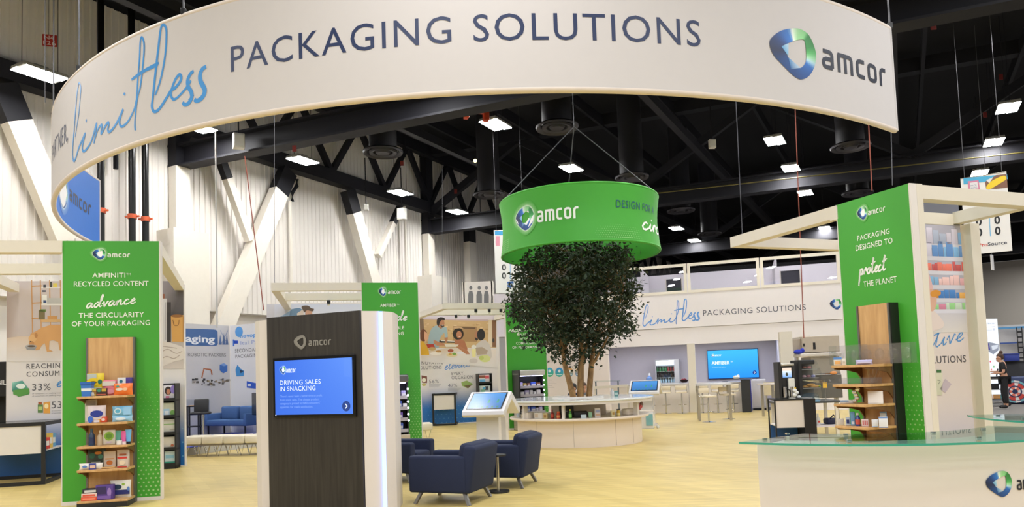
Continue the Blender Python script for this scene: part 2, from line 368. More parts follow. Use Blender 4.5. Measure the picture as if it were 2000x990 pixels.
def logo(P, cx, cy, r, lay=2, halo=None, mono=None, sx=1.0, fill=(255, 255, 255)):
    """the rounded three-sided ring mark; halo = colour of the ground it glows on"""
    global _logo_ring
    if _logo_ring is None:
        _logo_ring = [(o, _inner(math.atan2(o.y, o.x)), _lc(math.degrees(math.atan2(o.y, o.x)))) for o in catmull(LOGO_O, 5, True)]
    T = lambda p: (cx+p[0]*r*sx, cy+p[1]*r)
    R = _logo_ring; n = len(R)
    if halo:
        for i in range(n):
            a, b = R[i-1][0], R[i][0]
            P.poly([T(a*.95), T(b*.95), T(b*1.13), T(a*1.13)], [(240, 250, 240)]*2+[tuple((2*x+240)/3 for x in halo)]*2, lay-1)
            P.poly([T(a*1.13), T(b*1.13), T(b*1.42), T(a*1.42)], [tuple((2*x+240)/3 for x in halo)]*2+[halo]*2, lay-1)
        P.poly([T(o) for o, _, _ in R], fill, lay)
    for i in range(n):
        (o0, i0, c0), (o1, i1, c1) = R[i-1], R[i]
        if mono: c0 = c1 = mono
        P.poly([T(o0), T(o1), T(i1), T(i0)], [c0, c1, tuple(min(255, x*1.12+8) for x in c1), tuple(min(255, x*1.12+8) for x in c0)], lay+1)
    if not mono:
        P.poly([T((-.6,.17)), T((-.29,.37)), T((-.33,-.2))], [(90, 160, 215), (190, 220, 240), (120, 180, 225)], lay+2)
        P.poly([T((-.33,-.25)), T((.17,-.6)), T((-.26,-.72))], [(90, 150, 205), (190, 215, 235), (40, 100, 165)], lay+2)
def wordmark(P, x0, x1, y0, h, col, lay=2, wt=0.2):
    k = (x1-x0)/WMW
    for st in WM: 
        fine = []
        for (a, b), (c, d) in zip(st, st[1:]): fine += [(a+(c-a)*t/3, b+(d-b)*t/3) for t in range(3)]
        fine.append(st[-1]); P.ribbon([(x0+a*k, y0+b*h) for a, b in fine], wt*(h+k)/2, col, lay)
PRN = attr_mat('printed_sheet', 0.45); PRNG = attr_mat('laminated_print', 0.5, coat=0.6)
SCRN = attr_mat('lit_screen', 0.2, emit=1.15)
WHITE = mat('white_laminate', (226, 220, 216), 0.4, var=0.02); CREAM = mat('cream_painted_tube', (224, 217, 203), 0.5, var=0.02)
PAPER = mat('white_fabric', (206, 202, 203), 0.75, var=0.015, bump=0.05, bscale=600); BLACKM = mat('black_metal', (24, 24, 27), 0.45, var=0.1)
CHROME = mat('chrome', (215, 215, 218), 0.12, 1.0, var=0.02); STEEL = mat('brushed_steel', (188, 184, 176), 0.3, 1.0, var=0.05)
OAK = wood_mat('light_oak', (190, 146, 94), (214, 173, 120), (14, 14, 1.6)); NAVY = mat('navy_fabric', (23, 34, 64), 0.85, var=0.12, vscale=40, bump=0.15, bscale=400)
DARKST = mat('painted_dark_steel', (11, 11, 22), 0.7, var=0.15, vscale=2)
GLASS = glass_mat('clear_glass', (246, 250, 248)); GREEN = (66, 163, 48)
# ------------------------------------------------------------------ the hall: frame, lamps out of the view
HA = math.radians(28.5); HU = Vector((math.sin(HA), math.cos(HA))); HV = Vector((HU.y, -HU.x))
_w0 = Z(430, 609, 4.0); H0 = Vector((_w0.x, _w0.y))
def hall(u, v, z=0.0): q = H0+HU*u+HV*v; return Vector((q.x, q.y, z))
WP = Plane(H0, H0+HU)
LAMPS = [(-6.93,2.38),(-2.61,2.31),(1.4,2.45),(6.66,2.5),(10.83,2.5),(2.07,9.54),(7.58,9.55),(8.65,16.45),(12.49,16.45),(17.03,16.45),(26.31,16.4),
         (9.51,22.95),(13.33,22.95),(17.88,22.9),(21.08,9.65),(25.32,9.5)]
_bn = [(85, 330), (120, 345), (200, 305), (300, 265), (400, 235), (600, 195), (800, 172), (950, 168), (1120, 168), (1300, 178), (1450, 192), (1600, 210), (1770, 240)]
def bann(x):
    for (a, b), (c, d) in zip(_bn, _bn[1:]):
        if a <= x <= c: return b+(d-b)*(x-a)/(c-a)-8
    return -1
_k = 0
for v in (2.4, 9.5, 16.45, 22.95, 30.0, 37.0, 44.0):
    for i in range(-7, 13):
        u = -2.3+i*4.3
        if any(abs(v-b) < 1.5 and abs(u-a) < 3.2 for a, b in LAMPS): continue
        p = hall(u, v, 8.95); q = Vector((p.x, p.y, p.z-EYE))
        d = q.dot(_F)
        if d > 0.5:
            sx, sy = 1000+FPX*q.dot(_R)/d, CY0-FPX*q.dot(_U)/d
            hid = 85 < sx < 1768 and sy < bann(sx)            # hung behind the big banner
            if -40 < sx < 2040 and 0 < sy < 990 and not hid: continue       # the photograph shows no lamp there
        l = bpy.data.lights.new('hall_lamp', 'AREA'); l.shape = 'RECTANGLE'; l.size = 0.5; l.size_y = 1.15; l.energy = LAMP_W; l.color = (1.0, 0.995, 0.985)
        o = bpy.data.objects.new('hall_lamp', l); COL.objects.link(o); o.location = p; o.rotation_euler = (0, 0, -HA); _k += 1
# ------------------------------------------------------------------ floor, walls, ceiling
def floor_mat():
    m = bpy.data.materials.new('pale_wood_vinyl'); m.use_nodes = True; nt = m.node_tree; b = nt.nodes['Principled BSDF']; N = nt.nodes.new; L = nt.links.new
    tc = N('ShaderNodeTexCoord'); mp = N('ShaderNodeMapping'); mp.inputs['Rotation'].default_value = (0, 0, math.radians(61)); L(tc.outputs['Object'], mp.inputs[0])
    br = N('ShaderNodeTexBrick'); br.inputs['Scale'].default_value = 1.0; br.inputs['Brick Width'].default_value = 1.4; br.inputs['Row Height'].default_value = 0.18
    br.inputs['Mortar Size'].default_value = 0.002; br.inputs['Color1'].default_value = rgb(213, 190, 121); br.inputs['Color2'].default_value = rgb(202, 178, 109); br.inputs['Mortar'].default_value = rgb(200, 176, 108)
    L(mp.outputs[0], br.inputs[0])
    mq = N('ShaderNodeMapping'); mq.inputs['Rotation'].default_value = (0, 0, math.radians(61)); mq.inputs['Scale'].default_value = (1.2, 16, 1); L(tc.outputs['Object'], mq.inputs[0])
    nz = N('ShaderNodeTexNoise'); nz.inputs['Scale'].default_value = 1.0; nz.inputs['Detail'].default_value = 6; L(mq.outputs[0], nz.inputs[0])
    cr = N('ShaderNodeMapRange'); cr.inputs[1].default_value = 0.3; cr.inputs[2].default_value = 0.7; cr.inputs[3].default_value = 0.84; cr.inputs[4].default_value = 1.1; L(nz.outputs['Fac'], cr.inputs[0])
    mx = N('ShaderNodeMix'); mx.data_type = 'RGBA'; mx.blend_type = 'MULTIPLY'; mx.inputs['Factor'].default_value = 1.0
    L(br.outputs['Color'], mx.inputs['A']); L(cr.outputs[0], mx.inputs['B']); L(mx.outputs['Result'], b.inputs['Base Color']); b.inputs['Roughness'].default_value = 0.42
    return m
f = MB(); f.quad([(-45, -25, -0.02), (75, -25, -0.02), (75, 95, -0.02), (-45, 95, -0.02)])
tag(f.build('floor', mat('grey_hall_carpet', (112, 108, 104), 0.95, var=0.12, vscale=60)), kind='structure')
f = MB(); f.prism([(-19, -6), (9.6, -6), (9.2, 9.5), (10.6, 15), (11.5, 24.2), (4.5, 27.9), (-2, 26.5), (-8.2, 20.3), (-12, 18.2), (-19, 15.5)], -0.018, 0.0)
tag(f.build('floor_vinyl', floor_mat()), kind='structure')
WALLM = mat('white_ribbed_panel', (232, 227, 221), 0.55, var=0.03, vscale=1.5)
b = bmesh.new(); pr = []
s = -20.0
while s < 56:
    pr += [(s, 0.0), (s+.12, 0.0), (s+.14, 0.03), (s+.19, 0.03)]; s += 0.21
lo = [b.verts.new(hall(a, d, 4.0)) for a, d in pr]; hi = [b.verts.new(hall(a, d, 12.7)) for a, d in pr]
for i in range(len(pr)-1): b.faces.new((lo[i], lo[i+1], hi[i+1], hi[i]))
b.faces.new([b.verts.new(hall(a, d, 4.0)) for a, d in ((-20, .05), (56, .05), (56, -.4), (-20, -.4))])
for z0, z1, d in ((0, 4.02, -.35),): b.faces.new([b.verts.new(hall(a, d, z)) for a, z in ((-20, z0), (56, z0), (56, z1), (-20, z1))])
m_ = MB(); m_.bm.free(); m_.bm = b
tag(m_.build('wall_left', WALLM), kind='structure')
f = MB(); f.quad([hall(54, -1, 0), hall(54, 72, 0), hall(54, 72, 9.4), hall(54, -1, 9.4)])
tag(f.build('wall_back', mat('far_wall', (205, 198, 188), 0.7, var=0.05, vscale=0.3)), kind='structure')
f = MB(); f.quad([hall(53.9, -1, 9.4), hall(53.9, 72, 9.4), hall(53.9, 72, 13.1), hall(53.9, -1, 13.1)])
tag(f.build('wall_back_upper', mat('black_roof_deck', (13, 13, 17), 0.9, var=0.2, vscale=0.5)), kind='structure')
f = MB(); f.quad([hall(-40, -1, 13), hall(56, -1, 13), hall(56, 72, 13), hall(-40, 72, 13)])
tag(f.build('ceiling', mat('black_roof_deck', (13, 13, 17), 0.9, var=0.2, vscale=0.5)), kind='structure')
f = MB()
for v in range(3, 60, 3): f.beam(hall(-30, v, 12.3), hall(54, v, 12.3), 0.12, 0.45)
tag(f.build('ceiling_joists', DARKST), kind='structure')
TD = Vector((math.cos(math.radians(22.8)), -math.sin(math.radians(22.8)), 0))
def truss(s, z=8.4):
    m = MB(); p = WP.pt(s, 0, 0.2); L_ = 62.0
    def at(d, zz): q = p+TD*d; return Vector((q.x, q.y, zz))
    m.beam(at(0, z+.03), at(L_, z+.03), .5, .06); m.beam(at(0, z+.35), at(L_, z+.35), .07, .6); m.beam(at(0, z+.67), at(L_, z+.67), .5, .06)
    m.beam(at(0, 12.4), at(L_, 12.4), .45, .5); d = 0; k = 0
    while d < L_-5:
        a, c = (z+.7, 12.2) if k % 2 == 0 else (12.2, z+.7)
        m.beam(at(d, a), at(d+5.2, c), .28, .3); m.beam(at(d, z+.7), at(d, 12.2), .22, .22); d += 5.2; k += 1
    tag(m.build('roof_truss', DARKST), kind='structure')
for s in (-15.07, -1.67, 11.72, 25.1, 38.5): truss(s)
f = MB(); f.beam(WP.pt(-20, 9.65, -.3), WP.pt(54, 9.65, -.3), .45, .5); f.beam(WP.pt(-2, 12.3, -.5), WP.pt(54, 12.3, -.5), .3, .5)
for i in range(18):
    s0 = -1.7+i*3.35; f.beam(WP.pt(s0, 9.8, -.4), WP.pt(s0+3.35/2, 12.2, -.4), .2, .2); f.beam(WP.pt(s0+3.35, 9.8, -.4), WP.pt(s0+3.35/2, 12.2, -.4), .2, .2)
for v, zz in ((5.0, 10.3), (13.0, 10.4), (20, 10.4)):
    f.beam(hall(-20, v, zz), hall(54, v, zz), .25, .3)
tag(f.build('roof_girder', DARKST), kind='structure')
COLM = mat('cream_painted_steel', (232, 226, 214), 0.5, var=0.03)
def two_tone(name, s0, z0, s1, z1, w_, off, cut=8.4, d=0.35, rnd_=False):
    t = (cut-z0)/(z1-z0); sc_ = s0+(s1-s0)*t
    o = MB().beam(WP.pt(s0, z0, off), WP.pt(sc_, cut, off), w_, d, up=(HV.x, HV.y, 0)).build(name, COLM)
    tag(o, kind='structure')
    q = MB().beam(WP.pt(sc_, cut, off), WP.pt(s1, z1, off), w_*1.01, d*1.01, up=(HV.x, HV.y, 0)).build('painted_top', DARKST, o)
for s in (-15, -1.67, 11.72, 25.1, 38.5):
    two_tone('wall_column', s, 0, s, 12.3, .5, -.25)
    tag(MB().beam(WP.pt(s, 0, -.35), WP.pt(s, 6.35, -.35), 1.25, .9, up=(HV.x, HV.y, 0)).build('column_casing', COLM), kind='structure')
sz = lambda x, y: WP.shifted(-.45).uv(x, y)
def brace(a, c, w_, d=.35):
    (s0, z0), (s1, z1) = sz(*a), sz(*c); two_tone('wall_brace', s0, z0, s1, z1, w_, -.45, d=d)
brace((128, 470), (3, 165), .62); brace((400, 720), (562, 335), .62); brace((488, 470), (432, 315), .26, .25); brace((748, 615), (679, 372), .55); brace((738, 500), (781, 405), .24, .25)
two_tone('wall_column', 14.74, 0, 14.74, 10, .62, -.7)
def black_pipe(px, name_label, top=12.5):
    s, _ = WP.shifted(-.8).uv(px, 380); t = thing('standpipe', name_label, 'pipe', WP.pt(s, 0, -.8))
    MB().cyl((0, 0, 4.5), (0, 0, top), .095, n=14).build('pipe', mat('black_pipe', (22, 22, 22), .3, .4), t, smooth=40)
    MB().cyl((0, 0, 0), (0, 0, 4.5), .09, n=14).build('lower_pipe', COLM, t, smooth=40)
    MB().cyl((0, 0, 6.37), (0, 0, 6.5), .125, n=14).cyl((-.2, 0, 6.44), (.2, 0, 6.44), .03, n=8).build('coupling', mat('orange_coupling', (205, 92, 52), .5), t, smooth=40)
black_pipe(197, 'black standpipe on the ribbed wall, nearest to the blue banner end')
black_pipe(258, 'black standpipe on the ribbed wall, middle of the three')
black_pipe(284, 'black standpipe topped by an orange valve, nearest to the wall column', 9.3)
p = WP.pt(WP.shifted(-.8).uv(284, 272)[0], 9.51, -.8)
tag(MB().sph(p, .2).cyl(p+Vector((-.25, 0, 0)), p+Vector((.25, 0, 0)), .12).build('pipe_valve', mat('orange_paint', (190, 80, 45), .5), smooth=50), 'orange valve body on top of the black standpipe by the column', 'valve')
def wall_pipe(x, y0, y1, r, lab, dark=True, bend=None):
    pl = WP.shifted(-.3); s0, z0 = pl.uv(x, y0); s1, z1 = pl.uv(x, y1)
    pts = [pl.pt(s0, z0), pl.pt(s0, z1)] if bend is None else [pl.pt(*pl.uv(*q)) for q in bend]
    tag(MB().tube(pts, r, 10).build('wall_conduit', DARKST if dark else COLM, smooth=50), lab, 'conduit')
wall_pipe(0, 0, 0, .07, 'dark bent drain pipe on the wall beside the large brace', True, [(580, 350), (580, 363), (571, 376), (571, 393)], )
wall_pipe(566, 393, 640, .07, 'cream conduit running down the wall below the bent drain pipe', False)
wall_pipe(790, 400, 560, .06, 'dark and cream conduit beside the far wall column', False)
wall_pipe(226, 283, 330, .07, 'short dark conduit between the standpipes', True)
# red row marker hanging by the wall
t = thing('aisle_marker', 'small red hanging tag with white number N4 126 near the top left', 'sign', Dp(97, 68, 17.8)); t.rotation_euler = (0, 0, math.radians(20))
MB().box(-.16, .16, -.01, .01, -.3, .0).build('plate', mat('red_tag', (168, 42, 34), .6), t)
P = Print(); P.text('N4', -.12, .1, -.13, .1, (235, 225, 220)); P.text('126', -.14, .14, -.27, .1, (235, 225, 220)); P.build('lettering', t, lambda x, y, o: (x, -.01-o, y), PRN)
MB().cyl((-.02, 0, 0), (-.02, 0, 2.2), .006, n=6).build('cord', DARKST, t)
# ------------------------------------------------------------------ high-bay lamps in view
LENS = emat('lamp_lens', (255, 254, 252), LAMP_RAD)
def lamp(u, v, lab):
    t = thing('high_bay_lamp', lab, 'lamp', hall(u, v, 9.0), -HA, 'high-bay lamps under the roof')
    m = MB(); m.box(-.28, .28, -.5, .5, .0, .09, bev=.02); m.box(-.08, .08, -.16, .16, .09, .2, bev=.02); m.build('housing', mat('grey_lamp_housing', (150, 150, 150), .5), t)
    for k in (-1, 1): MB().box(.015 if k > 0 else -.28, .28 if k > 0 else -.015, -.47+.03*k, .45+.03*k, -.009, -.001, bev=.003).build('lens', LENS, t)
    for k in (-.4, .4): MB().cyl((0, k, .09), (0, k, 3.0), .008, n=5).build('suspension_cable', DARKST, t)
ROWN = {2.4: 'row beside the ribbed wall', 9.5: 'row over the tree', 16.4: 'row left of the right booth', 22.9: 'row at the far right'}
ORD = ['nearest', 'second', 'third', 'fourth', 'fifth']
for v0, nm in ROWN.items():
    r_ = sorted([l for l in LAMPS if abs(l[1]-v0) < 1])
    for i, (u, v) in enumerate(r_): lamp(u, v, f'glowing white high-bay lamp, {ORD[i]} of the {nm}')
# ------------------------------------------------------------------ air diffusers, floodlights, rigging in the roof
DIFF = [((748,297),'over the wall braces'),((1088,248),'behind the rigging of the green ring'),((955,380),'just left of the green ring'),((1234,346),'just right of the green ring top'),
        ((1661,286),'below the right end of the white banner'),((1330,411),'right of the green ring'),((1386,456),'farthest, over the balcony'),((1675,377),'left of the green corner panel')]
DIFM = mat('dark_diffuser', (52, 50, 56), .5, .3)
for (q, wh) in DIFF:
    c = Z(q[0], q[1], 8.4); t = thing('air_diffuser', f'dark round ring-shaped air diffuser {wh}', 'air vent', c, 0, 'round air diffusers')
    MB().lathe([(.60, .0), (.58, -.05), (.50, -.01), (.46, .06), (.60, .03)], n=36).build('outer_ring', DIFM, t, smooth=40)
    MB().lathe([(.42, .0), (.40, -.05), (.30, -.02), (.28, .06)], n=32).build('middle_ring', DIFM, t, smooth=40)
    MB().lathe([(.22, .0), (.19, -.05), (.0, -.03)], n=24).build('centre_cone', DIFM, t, smooth=40)
    MB().cyl((0, 0, .04), (0, 0, 3.62), .42, n=24).build('duct', DARKST, t, smooth=40)
def flood(px, py, d, lab, sc_=1.0, rz=0.3, nm='floodlight', up=2.0):
    t = thing(nm, lab, 'floodlight', Dp(px, py, d), rz)
    MB().box(-.16*sc_, .16*sc_, -.12*sc_, .12*sc_, -.22*sc_, .22*sc_, bev=.02).build('head', mat('white_fitting', (222, 220, 212), .5), t)
    MB().box(-.14*sc_, .14*sc_, -.14*sc_, -.1*sc_, -.18*sc_, .18*sc_, bev=.01).build('front_glass', mat('pale_glass', (235, 235, 230), .1), t)
    MB().cyl((0, 0, .2*sc_), (0, 0, up), .02, n=8).build('stem', DARKST, t)
flood(466, 276, 20.5, 'white box speaker under the roof right of the left lamp', 1.0, .5, 'wall_speaker')
flood(785, 418, 30, 'white floodlight angled on the wall below the girder', 1.1, -.5)
flood(939, 432, 33, 'small white floodlight left of the green ring', 1.0, .4)
flood(931, 184, 20, 'white box fitting above the orange clamp', 1.2, .2, up=1.2)
flood(715, 405, 28.2, 'small white emergency light at the wall below the girder', .6, .2, 'emergency_light')
flood(750, 258, 21, 'white flat fitting on the lower truss flange', .7, .6)
flood(1391, 281, 24, 'small grey fitting hanging in the dark roof over the balcony', .7, .1)
t = thing('beam_clamp', 'orange rigging clamp on the truss above the green ring', 'clamp', Dp(930, 222, 19.5), .3); OR = mat('orange_clamp', (196, 66, 30), .5)
MB().box(-.3, .3, -.1, .1, .02, .14, bev=.03).build('yoke', OR, t); MB().box(-.36, -.22, -.1, .1, -.16, .08, bev=.03).build('jaw', OR, t); MB().box(.2, .36, -.1, .1, -.2, .08, bev=.03).build('jaw', OR, t)
for k in (-.16, 0, .16): MB().cyl((k, -.12, .1), (k, .12, .1), .06, n=12).build('bolt', OR, t, smooth=40)
MB().cyl((0, 0, .14), (0, 0, .6), .05, n=10).build('shaft', STEEL, t)
pa, pb = Z(1286, 377, 8.55), Z(1700, 331, 8.55)
tag(MB().tube([pa+(pa-pb)*.5, pb+(pb-pa)*1.2], .022, 8).build('gas_pipe', mat('yellow_pipe', (96, 86, 30), .6), smooth=60), 'long yellow pipe crossing the dark roof at the right', 'pipe')
for (a, c, lab) in (((560, 345), (640, 350), 'x'),): pass
def cable(px, y0, y1, d, lab, col, r=.008, px1=None):
    tag(MB().tube([Dp(px, y0, d), Dp(px1 if px1 is not None else px, y1, d)], r, 5).build('hanging_cable', col, smooth=60), lab, 'cable')
REDC = mat('red_cord', (150, 78, 62), .7); WIRE = mat('steel_wire', (92, 92, 96), .5, .5)
cable(421, 258, 640, 20, 'white vertical cable dropping from the lamp right of the blue banner', mat('white_cord', (190, 188, 184), .6), .022, 424)
cable(478, 305, 606, 15, 'red power cord hanging over the back booth at the left', REDC, .011, 515)
cable(1553, 212, 660, 17, 'red power cord hanging over the food counter, left one', REDC, .012, 1570)
cable(1696, 235, 372, 12, 'red power cord dropping behind the green corner panel', REDC, .01, 1703)
cable(1740, 245, 362, 12, 'grey cable behind the banner end', WIRE, .008, 1743)
cable(1437, 190, 462, 11.4, 'thin steel wire holding the left corner of the right header frame', WIRE, .007, 1450)
cable(536, 215, 552, 15, 'thin steel wire holding the header frame at the left back', WIRE, .006)
cable(864, 330, 594, 19.9, 'thin steel wire holding the header frame at the middle back', WIRE, .006)
cable(88, 0, 200, 12, 'grey wire hanging at the left of the banner', WIRE, .006)
cable(190, -10, 105, 14, 'grey wire behind the left top of the banner', WIRE, .008)
for i, (x, y, d, lab) in enumerate(((928, 314, 24, 'round pale yellow'), )):
    tag(MB().sph(Dp(x, y, d), .06).build('indicator_lamp', emat('yellow_dot', (255, 225, 120), 8), smooth=60), 'tiny yellow indicator lamp high in the dark roof', 'lamp')
for x, y, d, lab in ((785, 319, 26, 'right of the catwalk'), (890, 374, 29, 'above the lamp left of the green ring'), (1955, 150, 22, 'at the far right top'), (1924, 224, 23, 'left of the right lamps'), (1823, 50, 15, 'beside the banner end'), (575, 290, 20, 'above the second wall lamp')):
    tag(MB().box(-.06, .06, -.015, .015, -.09, .09, bev=.01).build('roof_tag', mat('dim_red_tag', (120, 36, 32), .7), loc=Dp(x, y, d)), f'small red tag hanging in the dark roof {lab}', 'tag')
# ------------------------------------------------------------------ curved banners
class Cyl:
    def __init__(s, c, r, far=False): s.c = Vector(c); s.r = r; s.far = far
    def uv(s, px, py):
        q = ray(px, py); d = Vector((q.x, q.y)); a = d.dot(d); b_ = -2*d.dot(s.c); c = s.c.dot(s.c)-s.r*s.r
        k = b_*b_-4*a*c; k = math.sqrt(max(k, 0)); t = (-b_+(k if s.far else -k))/(2*a); X = d*t-s.c
        th = math.atan2(X.y, X.x); 
        if th > PI/2: th -= 2*PI
        return ((th+PI/2)*s.r*(-1 if s.far else 1), EYE+q.z*t)
    def fn(s):
        def g(x, y, o):
            th = (-x if s.far else x)/s.r-PI/2; R = s.r+(-o if s.far else o); return (R*math.cos(th), R*math.sin(th), y)
        return g
def band(name, parent, r, a0, a1, z0, z1, m, n, bulge=0.0, rows=2):
    b = MB(); vs = []
    for i in range(n+1):
        th = a0+(a1-a0)*i/n; 
        vs.append([b.bm.verts.new(((r-bulge*math.sin(PI*j/rows))*math.cos(th), (r-bulge*math.sin(PI*j/rows))*math.sin(th), z0+(z1-z0)*j/rows)) for j in range(rows+1)])
    for i in range(n):
        for j in range(rows): b.bm.faces.new((vs[i][j], vs[i+1][j], vs[i+1][j+1], vs[i][j+1]))
    return b.build(name, m, parent, smooth=60)
ZB0, ZB1 = 4.80, 6.295; BC = (-0.118, 17.243); BR = 9.245
ban = thing('curved_banner', 'huge white curved hanging banner with blue inside, reading limitless PACKAGING SOLUTIONS', 'banner', (BC[0], BC[1], 0))
cy = Cyl(BC, BR); q = Z(1769.5, 250, ZB0); aR = math.atan2(q.y-BC[1], q.x-BC[0]); q = Z(194, 480, ZB0); aL = math.atan2(q.y-BC[1], q.x-BC[0])
if aL > 0: aL -= 2*PI
band('outer_fabric', ban, BR, aL, aR, ZB0+.02, ZB1-.02, PAPER, 96)
BLUE = (36, 116, 214)
band('inner_fabric', ban, BR-.07, aL, aR, ZB0+.02, ZB1-.02, mat('blue_fabric', BLUE, .6, var=.03), 96)
for z in (ZB0+.012, ZB1-.012): MB().tube([((BR-.035)*math.cos(aL+(aR-aL)*i/96), (BR-.035)*math.sin(aL+(aR-aL)*i/96), z) for i in range(97)], .042, 8).build('hem_tube', mat('banner_hem', (222, 210, 200), .7), ban, smooth=60)
for a in (aL, aR): MB().cyl(((BR-.035)*math.cos(a), (BR-.035)*math.sin(a), ZB0), ((BR-.035)*math.cos(a), (BR-.035)*math.sin(a), ZB1), .045, n=10).build('end_tube', PAPER, ban, smooth=60)
for px, py in ((355, 25), (150, 118), (1741, 35), (85, 195), (1000, -60)):
    s, _ = cy.uv(px, py); th = s/BR-PI/2; x, y = (BR-.03)*math.cos(th), (BR-.03)*math.sin(th)
    MB().tube([(x, y, ZB1-.02), (x, y, ZB1+.12), (x, y, 12.0)], [.02, .012, .008], 6).build('rigging_wire', WIRE, ban, smooth=60)
    MB().box(x-.03, x+.03, y-.03, y+.03, ZB1, ZB1+.09, bev=.008).build('rigging_bracket', BLACKM, ban)
DK = (31, 47, 88)
P = Print()
(s0, z0), (s1, z1) = cy.uv(451.5, 139), cy.uv(882, 86); (_, zt) = cy.uv(451, 90); hh = zt-z0
zb = (z0+z1)/2
P.text('PACKAGING', s0, s1, zb, hh, DK, spacing=1.12); P.build('lettering', ban, cy.fn(), PRN); P = Print(); (s2, z2), (s3, z3) = cy.uv(925, 82), cy.uv(1369, 95)
P.text('SOLUTIONS', s2, s3, zb, hh, DK, spacing=1.12); P.build('lettering', ban, cy.fn(), PRN); P = Print()
se, ze = cy.uv(133, 262); P.text('PARTNER,', se-hh*4.6, se, zb-.02, hh*.93, DK, spacing=1.1)
P.build('lettering', ban, cy.fn(), PRN)
# the brush lettering "limitless", traced once and reused on the lounge front
LIM = [[(300,455),(289,530),(276,690),(264,850),(263,915),(272,941),(284,915),(300,862),(325,805),(340,770),(330,815),(323,858),(330,880),(350,866),(380,815),(412,705),(405,760),(395,832)],
       [(278,790),(300,650),(312,520),(313,475),(303,453),(297,475)], [(345,695),(350,684)],
       [(397,815),(420,745),(440,716),(446,722),(441,750),(442,770),(465,725),(484,700),(488,715),(482,742),(490,760),(515,738),(545,690),(578,618),(563,660),(555,700),(566,726),(592,712),(617,680),(648,615),(660,560)],
       [(584,530),(589,515)], [(652,748),(650,715),(655,650),(668,540),(686,470),(705,300),(708,210),(695,169),(685,195),(680,300),(670,420),(661,560),(652,690),(655,750)],
       [(630,434),(665,408),(700,384),(760,350),(800,330)], [(690,394),(750,366),(795,346)],
       [(778,530),(812,430),(840,280),(848,150),(842,105),(826,92),(812,120),(798,230),(785,340),(772,460),(761,560),(757,600),(768,630),(790,628),(815,600),(850,545),(878,500),(905,482),(935,442),(940,415),(928,403),(905,430),(885,480),(875,520),(884,550),(900,556),(930,532),(975,480),(1000,440)],
       [(1018,381),(997,398),(980,440),(985,480),(1002,510),(1005,545),(986,580),(962,590),(949,574)], [(985,560),(1020,530)],
       [(1096,352),(1072,368),(1058,402),(1060,440),(1077,475),(1087,500),(1080,530),(1060,555),(1036,566),(1022,556)]]
LW = [14, 9, 16, 13, 16, 10, 15, 5, 14, 19, 6, 22]
LIMUV = [[cy.uv(60+x/3.195, 20+y/3.195) for x, y in st] for st in LIM]
(ua, _), (ub, _) = cy.uv(140, 300), cy.uv(404, 180)
def lim_print(P, fn, wk, col, lay=1):
    for st, w_ in zip(LIMUV, LW):
        Q = catmull([fn(x, y) for x, y in st], 6); m = len(Q)
        P.ribbon(Q, [w_*wk*(.75+.3*math.sin(PI*i/(m-1))) for i in range(m)], col, lay)
P = Print(); lim_print(P, lambda x, y: (x, y), .0030, (58, 146, 220)); P.build('brush_lettering', ban, cy.fn(), PRN)
P = Print(); (s0, z0), (s1, z1) = cy.uv(1505, 104), cy.uv(1594, 104); (_, za), (_, zc) = cy.uv(1550, 152), cy.uv(1550, 55)
logo(P, (s0+s1)/2+.02, (za+zc)/2, (zc-za)/2.14, sx=(s1-s0)/2.0/((zc-za)/2.14)); P.build('logo', ban, cy.fn(), PRN)
P = Print(); (s0, z0), (s1, z1) = cy.uv(1606, 139), cy.uv(1731, 166); (_, zt) = cy.uv(1606, 101); wordmark(P, s0, s1, (z0+z1)/2, zt-z0, (22, 30, 52), wt=.19); P.build('company_lettering', ban, cy.fn(), PRN)
cf = Cyl(BC, BR-.07, True)
P = Print(); (s0, z0), (s1, z1) = cf.uv(114, 372), cf.uv(132, 384); (_, za), (_, zc) = cf.uv(124, 407), cf.uv(124, 347)
logo(P, (s0+s1)/2, (za+zc)/2, (zc-za)/2.14, halo=BLUE, sx=(s1-s0)/2.0/((zc-za)/2.14)); P.build('logo', ban, cf.fn(), PRN)
P = Print(); (s0, z0), (s1, z1) = cf.uv(135, 402), cf.uv(178, 422); (_, zt) = cf.uv(177, 402); wordmark(P, s0, s1, z1, (zt-z1)*1.05, (20, 34, 70)); P.build('company_lettering', ban, cf.fn(), PRN)
# green ring over the tree
RC = (1.64, 16.4); RR = 1.83; RZ0, RZ1 = 4.27, 5.47
grn = thing('ring_banner', 'round green hanging ring banner above the tree, with company logo', 'banner', (RC[0], RC[1], 0))
GM = mat('green_fabric', GREEN, .6, var=.03)
band('outer_fabric', grn, RR, -PI, PI, RZ0, RZ1, GM, 80, bulge=.06, rows=8); band('inner_fabric', grn, RR-.05, -PI, PI, RZ0, RZ1, GM, 80, bulge=.06, rows=8)
for z in (RZ0, RZ1): MB().tube([((RR-.025)*math.cos(2*PI*i/80), (RR-.025)*math.sin(2*PI*i/80), z) for i in range(80)], .03, 8, closed=True).build('hem_tube', GM, grn, smooth=60)
def rfn(x, y, o):
    th = x/RR-PI/2; R = RR+o+.004-.06*math.sin(PI*max(0, min(1, (y-RZ0)/(RZ1-RZ0)))); return (R*math.cos(th), R*math.sin(th), y)
def rfi(x, y, o):
    th = -x/RR-PI/2; R = RR-.05-o-.004-.06*math.sin(PI*max(0, min(1, (y-RZ0)/(RZ1-RZ0)))); return (R*math.cos(th), R*math.sin(th), y)
rc = Cyl(RC, RR-.04); P = Print(); (s0, z0), (s1, z1) = rc.uv(1006, 428), rc.uv(1042, 428); (_, za), (_, zc) = rc.uv(1024, 450), rc.uv(1024, 404)
